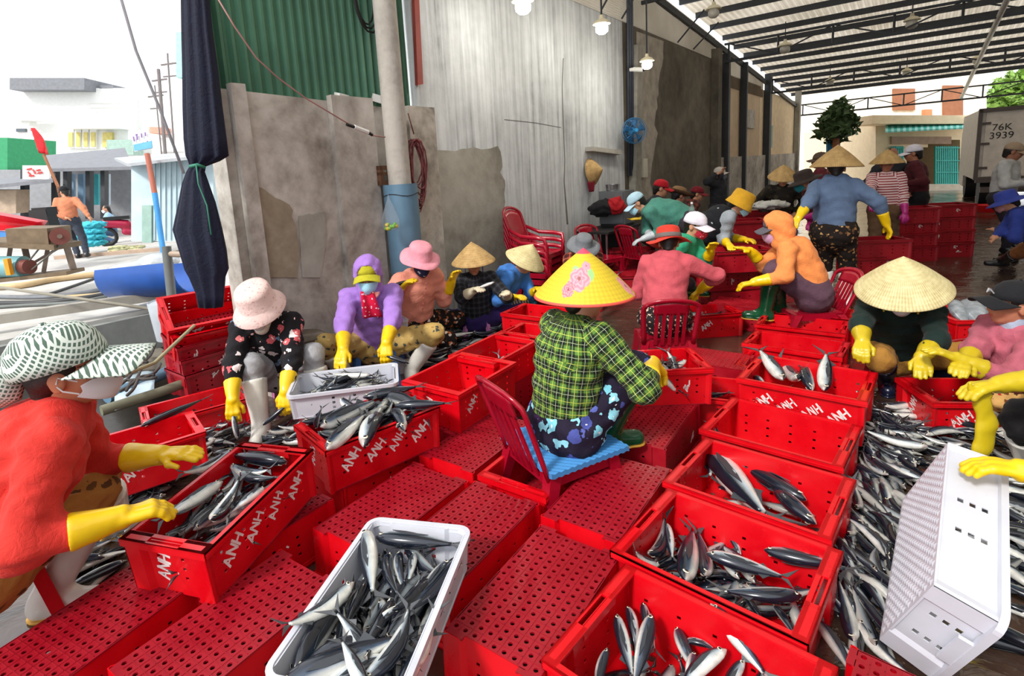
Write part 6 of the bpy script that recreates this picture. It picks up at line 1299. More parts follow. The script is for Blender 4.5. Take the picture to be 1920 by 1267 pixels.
# ================================================================ furniture
M_CHAIR = m_red('dark_red_chair_plastic', (158, 12, 38), .22, .15)
def chair(p, heading, label, arms=False, z0=0.0, seat=.43, wdt=.42, back=.42, cushion=None, mat=None, rec=.16, cut=False):
    mt = mat or M_CHAIR; e = empty('plastic_armchair' if arms else 'plastic_chair', (p.x, p.y, z0), (0, 0, -R(heading)), label=label, cat='chair'); hw = wdt / 2; dp = .40
    b = MB(); b.sheet(lambda u, v: V3((u - .5) * wdt * (1 - .1 * (1 - v)), (v - .5) * dp, seat - .02 * math.sin(math.pi * u) * math.sin(math.pi * v) + (.012 if v > .9 else 0) * -1), 11, 11, (0, 0, -.012)); b.build('seat', mt, e, smooth=40)
    b = MB(); b.box((0, dp / 2 - .008, seat - .035), (wdt, .016, .05)); b.box((0, -dp / 2 + .008, seat - .035), (wdt * .9, .016, .05))
    for sx in (-1, 1): b.box((sx * (hw - .014), 0, seat - .035), (.016, dp - .02, .05))
    b.build('apron', mt, e)
    for sx in (-1, 1):
        for sy in (-1, 1):
            b = MB(); t0 = V3(sx * (hw - .03), sy * (dp / 2 - .03), seat - .01); t1 = V3(sx * (hw + .012), sy * (dp / 2 + (.02 if sy > 0 else .05)), 0)
            b.add([t0 + V3(a * .032, c_ * .032, 0) for a, c_ in ((-1, -1), (1, -1), (1, 1), (-1, 1))] + [t1 + V3(a * .02, c_ * .02, 0) for a, c_ in ((-1, -1), (1, -1), (1, 1), (-1, 1))], [(0, 1, 2, 3), (7, 6, 5, 4)] + [(i, 4 + i, 4 + (i + 1) % 4, (i + 1) % 4) for i in range(4)]); b.build('leg', mt, e)
    # back: arched frame and slats
    yb = -dp / 2 + .01
    def bp(x, t): return V3(x, yb - rec * t - .03 * (1 - (x / hw) ** 2), seat - .03 + back * t)
    path = [bp(-hw * (.9 + .1 * t), t) for t in (0, .2, .4, .6, .8)] + [bp(-hw * math.cos(R(a)), .8 + .2 * math.sin(R(a))) for a in range(18, 180, 18)] + [bp(hw * (.9 + .1 * t), t) for t in (.8, .6, .4, .2, 0)]
    b = MB(); b.tube(path, .021, 8, True, .6); b.build('back_frame', mt, e, smooth=True)
    if arms:
        b = MB(); b.sheet(lambda u, v: bp((u - .5) * wdt * .92, .05 + .9 * v * (1 - .12 * (2 * u - 1) ** 2)), 9, 9, (0, .008, .003)); b.build('back_panel', mt, e, smooth=True)
        for sx in (-1, 1):
            b = MB(); b.tube([bp(sx * hw, .55), V3(sx * (hw + .03), yb + .06, seat + .2), V3(sx * (hw + .045), .06, seat + .19), V3(sx * (hw + .04), dp / 2 - .03, seat + .17), V3(sx * (hw + .02), dp / 2 - .01, seat + .08), V3(sx * (hw), dp / 2 - .02, seat - .02)], [.02, .022, .026, .026, .024, .022], 8, True, .7); b.build('armrest', mt, e, smooth=True)
    else:
        b = MB(); b.sheet(lambda u, v: bp((u - .5) * wdt * .62, .68 + .27 * v * (1 - .2 * (2 * u - 1) ** 2)), 9, 5, (0, .01, .003)); b.build('top_rail', mt, e, smooth=True)
        for k in range(5):
            x = (k - 2) * wdt * .125; b = MB(); b.sheet(lambda u, v: bp(x + (u - .5) * .028, .0 + .75 * v), 2, 7, (0, .009, .003)); b.build('slat', mt, e)
    if cushion: b = MB(); b.sheet(lambda u, v: V3((u - .5) * (wdt + .05), (v - .5) * (dp + .06) + .02, seat + .004 + .022 + .006 * ((i_(u) + i_(v)) % 2)), 26, 26, (0, 0, -.024)); o = b.build('foam_cushion', cushion, smooth=False, label='blue dimpled foam cushion on the red chair under the plaid shirt woman', cat='cushion'); o.matrix_world = e.matrix_world if False else Matrix.Translation((p.x, p.y, z0)) @ Matrix.Rotation(-R(heading), 4, 'Z')
    return e
i_ = lambda x: int(round(x * 25))
gp = GP['P'][0]
chair(Vector((gp.x, gp.y, 0)) - hd(66) * .03, 62, 'red plastic chair under the green plaid shirt woman', z0=.008, seat=GP['P'][0].z - .12, back=.46, cushion=plain('blue_foam', (60, 130, 190), .7, var=.1))
cp = PEOPLE['coral']['P'][0]; chair(cp - hd(14) * .02, 8, 'red plastic chair under the coral hoodie woman', seat=cp.z - .13, back=.40)
op = PEOPLE['orange']['P'][0]; chair(op + hd(-78) * .04, -84, 'red plastic chair under the orange hoodie woman', z0=.235, seat=op.z - .13 - .235, back=.36)
qs = wo(1012, 520, .5); ps = Dp(1014, 470, 6.45)
for k in range(5): chair(Vector((ps.x, ps.y, 0)), 122, ('lowest red armchair of the stack against the white wall', 'second lowest red armchair of the stack against the white wall', 'middle red armchair of the stack against the white wall', 'second highest red armchair of the stack against the white wall', 'top red armchair of the stack against the white wall')[k], True, z0=.078 * k, back=.55, rec=.2)
p2 = Dp(1128, 440, 7.6); chair(Vector((p2.x, p2.y, 0)), 150, 'red plastic chair leaning between grey sun hat and table', back=.46)
p3 = Dp(1205, 440, 7.7); chair(Vector((p3.x, p3.y, 0)), 60, 'dark red chair behind the teal sweater woman', back=.46)
# table with bags
q = Dp(1142, 405, 8.3); te = empty('folding_table', (q.x, q.y, 0), (0, 0, -WH + R(90)), label='dark table with bags on it against the wall', cat='table')
b = MB(); b.box((0, 0, .74), (1.2, .55, .03)); b.build('table_top', M_BLACK, te)
for sx in (-1, 1):
    for sy in (-1, 1): b = MB(); b.tube([(sx * .55, sy * .22, 0), (sx * .55, sy * .22, .73)], .016, 8); b.build('leg', plain('chrome_tube', (170, 172, 176), .2, .9), te)
b = MB(); b.tube([(-.55, -.22, .25), (.55, -.22, .25)], .014, 8); b.build('stretcher', plain('chrome_tube', (170, 172, 176)), te)
for px, py, rgb, nm, lb, s_ in ((1128, 392, (26, 26, 30), 'black_bag', 'black bag on the dark table', .2), (1152, 388, (170, 24, 34), 'red_bag', 'red bag on the dark table', .17)):
    p = Dp(px, py, 8.2); inst(nm, sdf_mesh(nm, [ell(p, [(1, 0, 0), (0, 1, 0), (0, 0, 1)], (s_, .14, .12)), cap(p + V3(-.06, 0, .06), p + V3(.06, 0, .11), .05)], .018, .06, wr=.008, mat=C(nm + '_cloth', rgb), uv=False)); tag(bpy.data.objects[-1] if False else COL.objects[-1], lb, 'bag')
b = MB(); p = Dp(1205, 410, 7.9); b.sheet(lambda u, v: p + V3((u - .5) * .4, (v - .5) * .25, .02 * math.sin(7 * u) * math.sin(5 * v)), 9, 6, (0, 0, .012)); b.build('yellow_gloves', M_GLOVE, smooth=True, label='folded yellow gloves lying beside the teal sweater woman', cat='gloves')
# stools
def stool(p, z0, s, rgb, lb, rim=None):
    e = empty('plastic_stool', (p.x, p.y, z0), label=lb, cat='stool'); m = plain('stool_%d_%d_%d' % rgb, rgb, .35); h = .26 * s; w_ = .13 * s
    b = MB(); b.box((0, 0, h - .012), (2 * w_, 2 * w_, .024)); b.build('seat', m, e); b = MB(); b.box((0, 0, h - .035), (2 * w_ + .008, 2 * w_ + .008, .02)); b.build('skirt', plain('stool_rim_%d' % rgb[0], rim, .4) if rim else m, e)
    for sx in (-1, 1):
        for sy in (-1, 1):
            b = MB(); b.bar((sx * (w_ - .015), sy * (w_ - .015), h - .02), (sx * (w_ + .02), sy * (w_ + .02), 0), .04 * s, .04 * s); b.build('leg', m, e)
pp = lambda k: PEOPLE[k]['P'][0]
stool(pp('floral') + V3(0, .02, 0), 0, .95, (206, 120, 170), 'pink and green plastic stool under the floral blouse woman', (120, 180, 60))
stool(pp('bplaid'), 0, .9, (206, 130, 190), 'small pink stool under the black checked shirt woman'); stool(pp('red') + V3(-.12, .05, 0), 0, 1.15, (200, 16, 30), 'red plastic stool under the red jacket woman'); stool(pp('peach'), 0, 1.2, (180, 16, 34), 'red stool under the peach jacket woman'); stool(pp('purple'), 0, 1.2, (60, 110, 170), 'blue stool under the purple hooded woman'); stool(pp('greyhat'), 0, 1.1, (190, 18, 34), 'red stool under the grey sun hat woman'); stool(pp('bluecone'), 0, 1.0, (190, 18, 34), 'red stool under the blue shirt cone hat woman'); stool(pp('dgreen'), 0, .8, (190, 18, 34), 'red stool under the dark green jacket woman'); stool(pp('pink'), 0, 1.0, (190, 18, 34), 'red stool under the dusty pink jacket woman'); stool(pp('polo'), 0, 1.1, (190, 18, 34), 'red stool under the green polo woman'); stool(pp('arm'), 0, 1.4, (190, 18, 34), 'red stool at the right edge')
# stump, foam boxes, blue drum
p = Dp(562, 600, 4.35); b = MB(); b.lathe([(.001, .5), (.17, .5), (.185, .49), (.19, .3), (.188, 0)], 28); b.build('concrete_stump', m_conc('brown_stump', [(64, 56, 48), (96, 86, 76), (120, 110, 98)], 3), loc=(p.x, p.y, 0), smooth=40, label='round brown concrete stump behind the floral blouse woman', cat='stump')
p = wu(Wp(640, 560)[0], .42, 0)
for k in range(3): crate_at('fo%d' % k, KW, (p.x, p.y, .0 + .17 * k), R(20 + 4 * k), True, ('lowest white crate behind the purple hooded woman', 'middle white crate behind the purple hooded woman', 'top white crate behind the purple hooded woman')[k], sc=.8)
p = wu(Wp(838, 500)[0], .35, 0); b = MB(); b.lathe([(.001, .62), (.05, .62), (.06, .58), (.16, .52), (.17, .48), (.17, 0)], 22); b.build('blue_drum', plain('blue_drum_plastic', (40, 76, 110), .4), loc=(p.x, p.y, 0), smooth=40, label='dark blue drum between peach jacket and black checked shirt women', cat='drum')
b = MB(); b.tube([Dp(806, 452, 6), Dp(818, 448, 5.95), Dp(830, 462, 5.95)], .012, 6); b.build('drum_hose', M_BLACK, smooth=True, label='short black hose above the blue drum', cat='hose')
# pale sack and bottle
p = Dp(1442, 385, 7.3); inst('fish_sack', sdf_mesh('fish_sack', [ell(Dp(1444, 384, 7.6), [(1, 0, 0), (0, 1, 0), (0, 0, 1)], (.26, .15, .06))], .02, .03, wr=.008, mat=C('pale_sack', (190, 190, 186)), uv=False)); tag(COL.objects[-1], 'pale wet sack on the stack beside the steel post', 'sack')
p = Dp(1297, 400, 6.0); be = empty('water_bottle', p, label='clear water bottle standing behind the white cap woman', cat='bottle'); b = MB(); b.lathe([(.03, -.1), (.032, .05), (.02, .08), (.011, .1), (.011, .11)], 14); b.build('bottle_body', M_BAG, be, smooth=40); b = MB(); b.lathe([(.013, .105), (.013, .125), (.001, .126)], 12); b.build('bottle_cap', M_OFFW, be)
# ================================================================ outdoor deck on the left
zd = .34
def DZ(px, py, z=zd): return Zp(px, py, z)
M_PIPEG = plain('grey_pipe', (96, 100, 98), .5); M_HOSE = plain('black_hose', (56, 56, 58), .5); M_TAN = plain('tan_hose', (196, 168, 126), .6)
# bucket with post
q = DZ(327, 640, 0.05); q = Dp(327, 600, 5.3)
e = empty('cement_bucket', (q.x, q.y, q.z - .17), label='grey cement filled bucket holding an upright pipe', cat='bucket'); b = MB(); b.lathe([(.175, 0), (.205, .36), (.2, .375), (.19, .36), (.001, .36)], 28); b.build('bucket_body', plain('pale_grey_plastic', (170, 176, 184), .5, var=.12), e, smooth=40)
p0 = Dp(322, 565, 5.3); p1 = Dp(312, 462, 5.3); b = MB(); b.tube([p0 - e.location - V3(0, 0, .05), p1 - e.location], .042, 12); b.build('upright_pipe', M_PIPEG, e, smooth=40); b = MB(); b.tube([Dp(318, 476, 5.3) - e.location, Dp(342, 477, 5.3) - e.location], .03, 10); b.build('side_stub', plain('tan_pipe', (170, 150, 130), .5), e)
# half barrel
a0 = DZ(232, 560); a1 = DZ(372, 548); ctr = Dp(302, 522, 6.4); xd = (Dp(370, 528, 6.4) - Dp(232, 540, 6.8)); L = xd.length; xd.normalize(); yd = V3(-xd.y, xd.x, 0); b = MB()
b.sheet(lambda u, v: ctr + xd * ((u - .5) * L) + yd * (.34 * math.cos(R(205 * v + 160))) + V3(0, 0, -.02 + .3 * math.sin(R(205 * v + 160)) + .12), 4, 18, lambda u, v: (yd * math.cos(R(205 * v + 160)) + V3(0, 0, math.sin(R(205 * v + 160)))) * .012)
b.build('half_barrel', plain('blue_barrel_plastic', (20, 78, 160), .35, var=.12), smooth=40, label='halved blue plastic barrel lying open on the deck edge', cat='barrel')
# hoses and poles
def hose(pts, r, mat, lb, nm='hose', z=zd):
    P = [DZ(x, y, z + r) for x, y in pts]; Q = []
    for i in range(len(P) - 1):
        for k in range(4):
            t = k / 4; p_1 = P[max(0, i - 1)]; p2_ = P[i]; p3_ = P[i + 1]; p4_ = P[min(len(P) - 1, i + 2)]
            Q.append(.5 * ((2 * p2_) + (p3_ - p_1) * t + (2 * p_1 - 5 * p2_ + 4 * p3_ - p4_) * t * t + (3 * p2_ - p_1 - 3 * p3_ + p4_) * t ** 3))
    Q.append(P[-1]); b = MB(); b.tube(Q, r, 8); b.build(nm, mat, smooth=True, label=lb, cat='hose')
hose([(-40, 568), (60, 568), (150, 560), (232, 545)], .035, M_HOSE, 'thick black hose along the deck edge, nearest'); hose([(-40, 555), (70, 557), (160, 548), (232, 532)], .03, plain('slate_hose', (120, 124, 130), .5), 'slate grey hose behind the nearest black hose'); hose([(-40, 578), (50, 572), (140, 567), (200, 556)], .025, M_PIPEG, 'thin grey hose at the lip of the deck')
hose([(-40, 540), (40, 535), (100, 524), (200, 512), (260, 510)], .05, M_TAN, 'thick tan hose curving past the belt machine'); hose([(90, 552), (140, 535), (196, 515)], .02, M_HOSE, 'black hose curving up from the hose bundle'); hose([(120, 556), (180, 552), (232, 548)], .02, M_TAN, 'thin tan hose inside the hose bundle')
b = MB(); b.tube([Dp(-40, 533, 6.3), Dp(290, 580, 5.25)], .018, 8); b.build('bamboo_pole', plain('grey_bamboo', (132, 126, 112), .6), smooth=True, label='long grey pole lying from deck to bucket', cat='pole')
b = MB(); b.tube([Dp(364, 610, 4.2), Dp(290, 680, 3.6), Dp(228, 704, 3.3)], .012, 8); b.build('bamboo_stick', plain('tan_bamboo', (150, 140, 104), .6), label='thin bamboo stick leaning over the drain', cat='stick')
b = MB(); b.tube([Zp(200, 745, .1), Zp(382, 668, .1)], .05, 12); b.build('drain_pipe_grey', plain('blue_grey_pvc', (94, 128, 152)), smooth=40, label='blue-grey pipe lying in the drain', cat='pipe')
b = MB(); b.tube([Zp(190, 770, .12), Zp(300, 735, .12), Zp(395, 700, .12)], .04, 12); b.build('drain_pipe_olive', plain('olive_pipe', (112, 112, 92), .6), smooth=40, label='olive pipe lying beside the blue-grey pipe', cat='pipe')
b = MB(); b.sheet(lambda u, v: Zp(215 + 75 * u, 770 - 25 * u - 55 * v, .1) + V3(0, 0, .03 * math.sin(7 * u) * math.sin(6 * v)), 10, 6, (0, 0, .008)); b.build('plastic_sheet', plain('pale_blue_film', (196, 216, 226), .25), smooth=True, label='pale blue plastic sheet behind the red crates', cat='sheet')
b = MB(); r = random.Random(5)
for k in range(9): x0, y0 = 210 + r.uniform(-10, 30), 690 + r.uniform(-10, 50); b.tube([Zp(x0 + 60 * t + 8 * math.sin(5 * t + k), y0 - 36 * t + 8 * math.cos(4 * t + k), .25) for t in [i / 8 for i in range(9)]], .012, 6)
b.build('rope_bundle', plain('dark_rope', (66, 62, 58), .8), smooth=True, label='dark tangled rope on the drain edge', cat='rope')
b = MB(); b.box(Zp(305, 700, .02), (.8, .3, .22), (.1, .15, .5)); b.box(Zp(255, 690, .0), (.6, .4, .2), (.1, .1, .9)); b.build('rubble_slab', M_BROWNW, label='broken concrete slabs beside the drain', cat='slab')
b = MB(); b.box(Dp(130, 578, 6.0), (2.4, .12, .1), (0, 0, .55)); b.build('deck_plank', plain('weathered_plank', (160, 154, 144), .8), label='weathered plank lying along the deck lip', cat='plank')
b = MB(); b.tube([Dp(40, 700, 4.6), Dp(10, 716, 4.2), Dp(60, 690, 4.9)], .12, 10); b.build('striped_cloth', stripes('yellow_grey_stripe', (120, 124, 100), (190, 186, 120), 30), smooth=True, label='striped cloth behind the checked cap', cat='cloth')
# belt machine
mc = Dp(70, 470, 7.6); me_ = empty('belt_machine', (mc.x, mc.y, zd), label='rusty belt driven machine with wooden tray on the deck', cat='machine')
D7 = lambda px, py, d=7.6: Dp(px, py, d) - Vector((mc.x, mc.y, zd))
M_WOOD = plain('oily_wood', (110, 92, 70), .7, var=.3); M_IRON = plain('rusty_iron', (120, 104, 92), .6, .3, .3)
b = MB(); b.bar(D7(-20, 452), D7(128, 460), .5, .07); b.build('tray_board', M_WOOD, me_); b = MB(); b.box(D7(75, 440), (.52, .5, .22), (0, .06, .1)); b.build('hopper', M_WOOD, me_)
b = MB(); b.tube([D7(112, 443, 7.35), D7(112, 443, 7.5)], .115, 24); pu = b.build('pulley', plain('rust_red_iron', (122, 70, 62), .5, .4), me_, smooth=40); b = MB(); b.tube([D7(112, 443, 7.3), D7(112, 443, 7.5)], .03, 12); b.build('hub', M_IRON, pu)
b = MB(); b.bar(D7(112 - 14, 436, 7.42), D7(52, 492, 7.42), .03, .012); b.bar(D7(112 + 4, 458, 7.42), D7(60, 505, 7.42), .03, .012); b.build('belt', plain('grey_belt', (96, 92, 88), .6), me_)
for k, (a, c_) in enumerate((((90, 462), (82, 510)), ((125, 462), (138, 505)), ((20, 462), (14, 500)), ((45, 460), (55, 500)))): b = MB(); b.bar(D7(*a), D7(*c_), .07, .05); b.build('leg', M_IRON, me_)
b = MB(); b.bar(D7(118, 460), D7(64, 492), .03, .03); b.build('brace', M_IRON, me_); b = MB(); b.bar(D7(-10, 525), D7(142, 508), .35, .05); b.build('skid', M_WOOD, me_)
b = MB(); b.tube([D7(-14, 500, 7.5), D7(45, 500, 7.5)], .15, 22); mo = b.build('motor', plain('pale_teal_motor', (120, 170, 176), .4), me_, smooth=40); b = MB(); b.tube([D7(44, 500, 7.45), D7(56, 500, 7.42)], .1, 18); b.build('motor_pulley', plain('rust_red_iron', (122, 70, 62)), mo, smooth=40); b = MB(); b.box(D7(16, 500, 7.3), (.06, .06, .22)); b.build('terminal_tag', plain('orange_tag', (226, 150, 30), .5), mo)
# boat bow, seat, sacks, tarp heap, scooter
b = MB(); b.sheet(lambda u, v: Dp(-30 + 100 * u - 10 * v * u, 398 + 34 * v + 18 * u * (1 - v), 10 + .3 * math.sin(3 * v)), 8, 6, (0, .25, 0)); b.cur = 0; b.build('boat_bow', plain('red_boat_paint', (206, 30, 46), .4), label='red and blue boat bow at the far left', cat='boat', smooth=40)
bo = COL.objects[-1]; b = MB(); b.sheet(lambda u, v: Dp(-30 + 85 * u, 434 + 12 * v + 4 * u, 9.9), 6, 3, (0, .2, 0)); b.build('blue_band', plain('blue_boat_paint', (50, 120, 190), .4), bo)
b = MB(); b.box(Dp(82, 412, 11), (.42, .3, .42), taper=.8); b.box(Dp(84, 396, 11), (.3, .28, .16)); b.build('covered_chair', M_BLACK, label='black covered chair behind the peach shirt man', cat='chair')
for k in range(4):
    p = Dp(172, 455 - 11 * k, 13.2); inst('rice_sack', sdf_mesh('rice_sack', [ell(p, [(1, 0, 0), (0, 1, 0), (0, 0, 1)], (.34, .22, .10))], .03, .03, wr=.01, mat=C('cyan_sack', (70, 186, 206)), uv=False)); tag(COL.objects[-1], ('bottom cyan sack of the pile behind the man', 'second cyan sack from the ground behind the man', 'third cyan sack from the ground behind the man', 'top cyan sack of the pile behind the man')[k], 'sack')
p = Dp(292, 458, 9.8); p.z = zd + .12; inst('tarp_heap', sdf_mesh('tarp_heap', [ell(p, [(1, 0, 0), (0, 1, 0), (0, 0, 1)], (.36, .26, .16)), ell(p + V3(-.45, -.2, -.08), [(1, 0, 0), (0, 1, 0), (0, 0, 1)], (.35, .3, .12))], .03, .08, wr=.004, mat=plain('grey_film', (170, 174, 178), .3), uv=False)); tag(COL.objects[-1], 'heap of grey plastic tarp by the metal hut', 'tarp')
sc = Dp(243, 428, 15); se = empty('scooter', (sc.x, sc.y, zd), (0, 0, R(25)), label='pink red scooter parked beside the metal hut', cat='scooter'); M_SC = plain('magenta_paint', (170, 30, 66), .25)
for x in (-.55, .55): b = MB(); b.tube([(x + .22 * math.cos(R(a)), 0, .25 + .22 * math.sin(R(a))) for a in range(0, 361, 20)], .05, 8, False); b.build('wheel', M_BLACK, se, smooth=True)
inst('fairing', sdf_mesh('fairing', [cap((-.5, 0, .62), (-.05, 0, .55), .13, .12), cap((.42, 0, .4), (.38, 0, .85), .11, .09), cap((-.1, 0, .35), (.4, 0, .3), .1)], .03, .08, mat=M_SC, uv=False), se); b = MB(); b.tube([(.36, -.3, .98), (.38, 0, .92), (.36, .3, .98)], .02, 8); b.build('handlebar', M_BLACK, se, smooth=True); b = MB(); b.box((-.25, 0, .74), (.6, .22, .09)); b.build('seat', M_BLACK, se)
b = MB(); b.box(DZ(205, 478) + V3(0, 0, .04), (2.2, .12, .08), (0, 0, .2)); b.build('timber_beam', plain('pinkish_timber', (190, 164, 144), .8), label='pinkish timber beam lying behind the machine', cat='beam')
b = MB(); r = random.Random(8)
for k in range(6): b.tube([DZ(212 + 50 * t, 466 + 4 * math.sin(4 * t + k), zd + .03) + V3(0, r.uniform(-.2, .2), 0) for t in [i / 6 for i in range(7)]], .03, 6)
b.build('net_bundle', plain('pale_yellow_net', (206, 200, 150), .8), smooth=True, label='pale yellow net bundle on the deck by the hut', cat='net')
# ---------------------------------------------------------------- huts and houses beyond the deck
def pbox(bm, x0, x1, y0, y1, d, th):              # block with a front face spanning those pixels at depth d
    a, b_, c_, d_ = Dp(x0, y0, d), Dp(x1, y0, d), Dp(x1, y1, d), Dp(x0, y1, d); bk = Vector((0, th, 0))
    bm.add([a, b_, c_, d_, a + bk, b_ + bk, c_ + bk, d_ + bk], [(0, 1, 2, 3), (7, 6, 5, 4), (0, 4, 5, 1), (1, 5, 6, 2), (2, 6, 7, 3), (3, 7, 4, 0)]); return bm
def pb(name, mat, parent, *a, **t): b = MB(); pbox(b, *a); return b.build(name, mat, parent, **t)
def house(label, nm='house'): return empty(nm, (0, 0, 0), label=label, cat='building')
M_HW = plain('white_house_paint', (232, 232, 230), .8, var=.04); M_TILE = plain('grey_roof_slab', (120, 122, 128), .8); M_GLY = plain('yellow_window', (206, 190, 110), .4); M_GLD = plain('dark_window', (84, 92, 100), .2); M_BRK = plain('brown_shutter_wood', (150, 96, 66), .7)
h = house('white two storey house with grey roof behind the sheds')
pb('wall', M_HW, h, -60, 240, 165, 420, 34, 8); pb('upper_floor', M_HW, h, 150, 335, 182, 330, 35, 6); pb('roof', M_TILE, h, 18, 158, 146, 168, 33, 9); pb('balcony', M_HW, h, 10, 66, 214, 226, 32.6, 1); pb('air_conditioner', M_OFFW, h, 40, 54, 224, 236, 32.8, .6)
pb('window', M_GLD, h, 30, 48, 241, 247, 33.9, .2)
for k in range(4): w_ = pb('window', M_HW, h, 126 + 14 * k, 138 + 14 * k, 242, 278, 33.8, .3); pb('pane', M_GLY, w_, 128 + 14 * k, 136 + 14 * k, 248, 275, 33.75, .1)
pb('canopy', M_HW, h, 120, 222, 236, 241, 33, 1.2); w_ = pb('window', M_HW, h, 183, 216, 178, 214, 34.6, .3); pb('shutter', M_BRK, w_, 186, 197, 182, 212, 34.5, .1); pb('shutter', M_BRK, w_, 205, 214, 182, 214, 34.5, .1); pb('window', M_GLY, h, 192, 210, 248, 276, 33.8, .2); pb('fascia', M_TILE, h, 186, 212, 160, 166, 34, 1)
for k in range(3): pb('railing', M_OFFW, h, 165, 240, 192 + 8 * k, 193.5 + 8 * k, 33.9, .05)
pb('parapet', plain('green_mosaic', (150, 176, 166), .7), h, 200, 250, 262, 290, 33, 1)
h = house('green shop box at the far left edge', 'green_kiosk'); pb('wall', plain('green_panel', (30, 140, 90), .6), h, -60, 14, 258, 318, 26, 3); pb('lower_wall', M_GLD, h, -60, 16, 318, 345, 25.9, 3)
h = house('low stall with dark roof and blue doors behind the deck', 'market_stall')
b = MB(); a = [Dp(85, 296, 21), Dp(235, 282, 21), Dp(250, 318, 17), Dp(95, 322, 17)]; b.add(a + [p + V3(0, 0, .1) for p in a], [(0, 1, 2, 3), (7, 6, 5, 4), (0, 4, 5, 1), (1, 5, 6, 2), (2, 6, 7, 3), (3, 7, 4, 0)]); b.build('roof', M_TILE, h)
b = MB(); a = [Dp(-40, 345, 19), Dp(92, 330, 19), Dp(100, 342, 16), Dp(-40, 356, 16)]; b.add(a + [p + V3(0, 0, .1) for p in a], [(0, 1, 2, 3), (7, 6, 5, 4), (0, 4, 5, 1), (1, 5, 6, 2), (2, 6, 7, 3), (3, 7, 4, 0)]); b.build('roof', M_TILE, h)
pb('wall', plain('grey_stall_wall', (140, 142, 146), .8), h, -40, 250, 318, 420, 20.5, .3)
for x in (38, 96, 118, 160, 188): pb('post', M_STEEL, h, x, x + 8, 318, 410, 17.5, .2)
for x, rgb in ((128, (120, 150, 176)), (146, (104, 140, 170)), (166, (140, 190, 206)), (174, (60, 170, 180)), (194, (170, 186, 200))): pb('door', plain('stall_door_%d' % x, rgb, .6), h, x, x + 10, 326, 384, 18.5, .1)
pb('counter', plain('stall_counter', (170, 150, 130), .8), h, -40, 30, 356, 400, 16.5, .5)
b = MB(); pbox(b, 42, 92, 310, 336, 16.2, .08); s_ = b.build('shop_sign', M_OFFW, label='white shop sign with red lettering on the stall roof', cat='sign')
def text_on(txt, p, size, mat, parent, ry=0, yaw=0, nm='lettering', ext=.004):
    cu_ = bpy.data.curves.new(nm, 'FONT'); cu_.body = txt; cu_.size = size; cu_.align_x = 'CENTER'; cu_.align_y = 'CENTER'; cu_.extrude = ext; to = bpy.data.objects.new(nm, cu_)
    me = bpy.data.meshes.new_from_object(to); bpy.data.objects.remove(to); me.materials.clear(); me.materials.append(mat); o = inst(nm, me, parent, p, (R(90), ry, yaw)); return o
def marks(par, segs, d, wd, mat):              # lettering too blurred to read: its strokes only
    b = MB()
    for x0, y0, x1, y1 in segs: b.bar(Dp(x0, y0, d), Dp(x1, y1, d), wd, .01, up=(0, 1, 0))
    b.build('lettering', mat, par)
M_REDT = plain('red_lettering', (190, 60, 60), .6); M_BLUET = plain('blue_lettering', (50, 100, 190), .6)
marks(s_, [(50, 318, 60, 316), (62, 318, 66, 326), (52, 322, 58, 329), (68, 320, 76, 318), (70, 325, 80, 323), (54, 330, 64, 329)], 16.17, .05, M_REDT)
h = house('pale blue corrugated metal hut beside the tarpaulin', 'metal_hut'); M_HUT = plain('pale_blue_sheet', (176, 196, 204), .55, .2, .15, 2)
pb('wall', M_HUT, h, 246, 400, 300, 452, 11.5, 3); pb('door', plain('faded_green_door', (140, 170, 160), .6), h, 266, 284, 385, 455, 11.45, .1); b = MB(); a = [Dp(215, 300, 14.5), Dp(420, 284, 14.5), Dp(420, 292, 11), Dp(240, 312, 11)]; b.add(a + [p + V3(0, 0, .06) for p in a], [(0, 1, 2, 3), (7, 6, 5, 4), (0, 4, 5, 1), (1, 5, 6, 2), (2, 6, 7, 3), (3, 7, 4, 0)]); b.build('roof', plain('zinc_roof', (170, 174, 178), .4, .4), h)
for k in range(6): pb('rib', M_HUT, h, 288 + 10 * k, 290 + 10 * k, 304, 450, 11.47, .04)
e = empty('marker_post', (0, 0, 0), label='leaning post painted rust red above and blue below', cat='post'); b = MB(); b.tube([Dp(276, 288, 10.8), Dp(290, 362, 10.8)], .05, 10); b.build('upper_post', plain('rust_red_paint', (170, 96, 76), .6), e, smooth=40); b = MB(); b.tube([Dp(290, 362, 10.8), Dp(309, 492, 10.8)], .052, 10); b.build('lower_post', plain('bright_blue_paint', (60, 140, 206), .5), e, smooth=40)
b = MB(); a = [Dp(246, 250, 12.4), Dp(276, 240, 12.4), Dp(285, 278, 12.4), Dp(252, 284, 12.4)]; b.add(a + [p + V3(0, .06, 0) for p in a], [(0, 1, 2, 3), (7, 6, 5, 4), (0, 4, 5, 1), (1, 5, 6, 2), (2, 6, 7, 3), (3, 7, 4, 0)]); s_ = b.build('roof_sign', M_OFFW, label='white and blue sign on the metal hut roof', cat='sign'); marks(s_, [(250, 256, 252, 265), (254, 253, 258, 252), (256, 253, 258, 262), (265, 250, 266, 258), (272, 248, 273, 255), (252, 272, 254, 278), (259, 270, 262, 275), (268, 267, 270, 273), (276, 264, 278, 270)], 12.36, .03, plain('purple_lettering', (120, 90, 150), .6)); b = MB(); a = [Dp(250, 271, 12.33), Dp(284, 264, 12.33), Dp(285, 277, 12.33), Dp(252, 283, 12.33)]; b.add(a + [p + V3(0, .02, 0) for p in a], [(0, 1, 2, 3), (7, 6, 5, 4), (0, 4, 5, 1), (1, 5, 6, 2), (2, 6, 7, 3), (3, 7, 4, 0)]); b.build('blue_band', plain('sign_blue', (90, 160, 206), .6), s_)
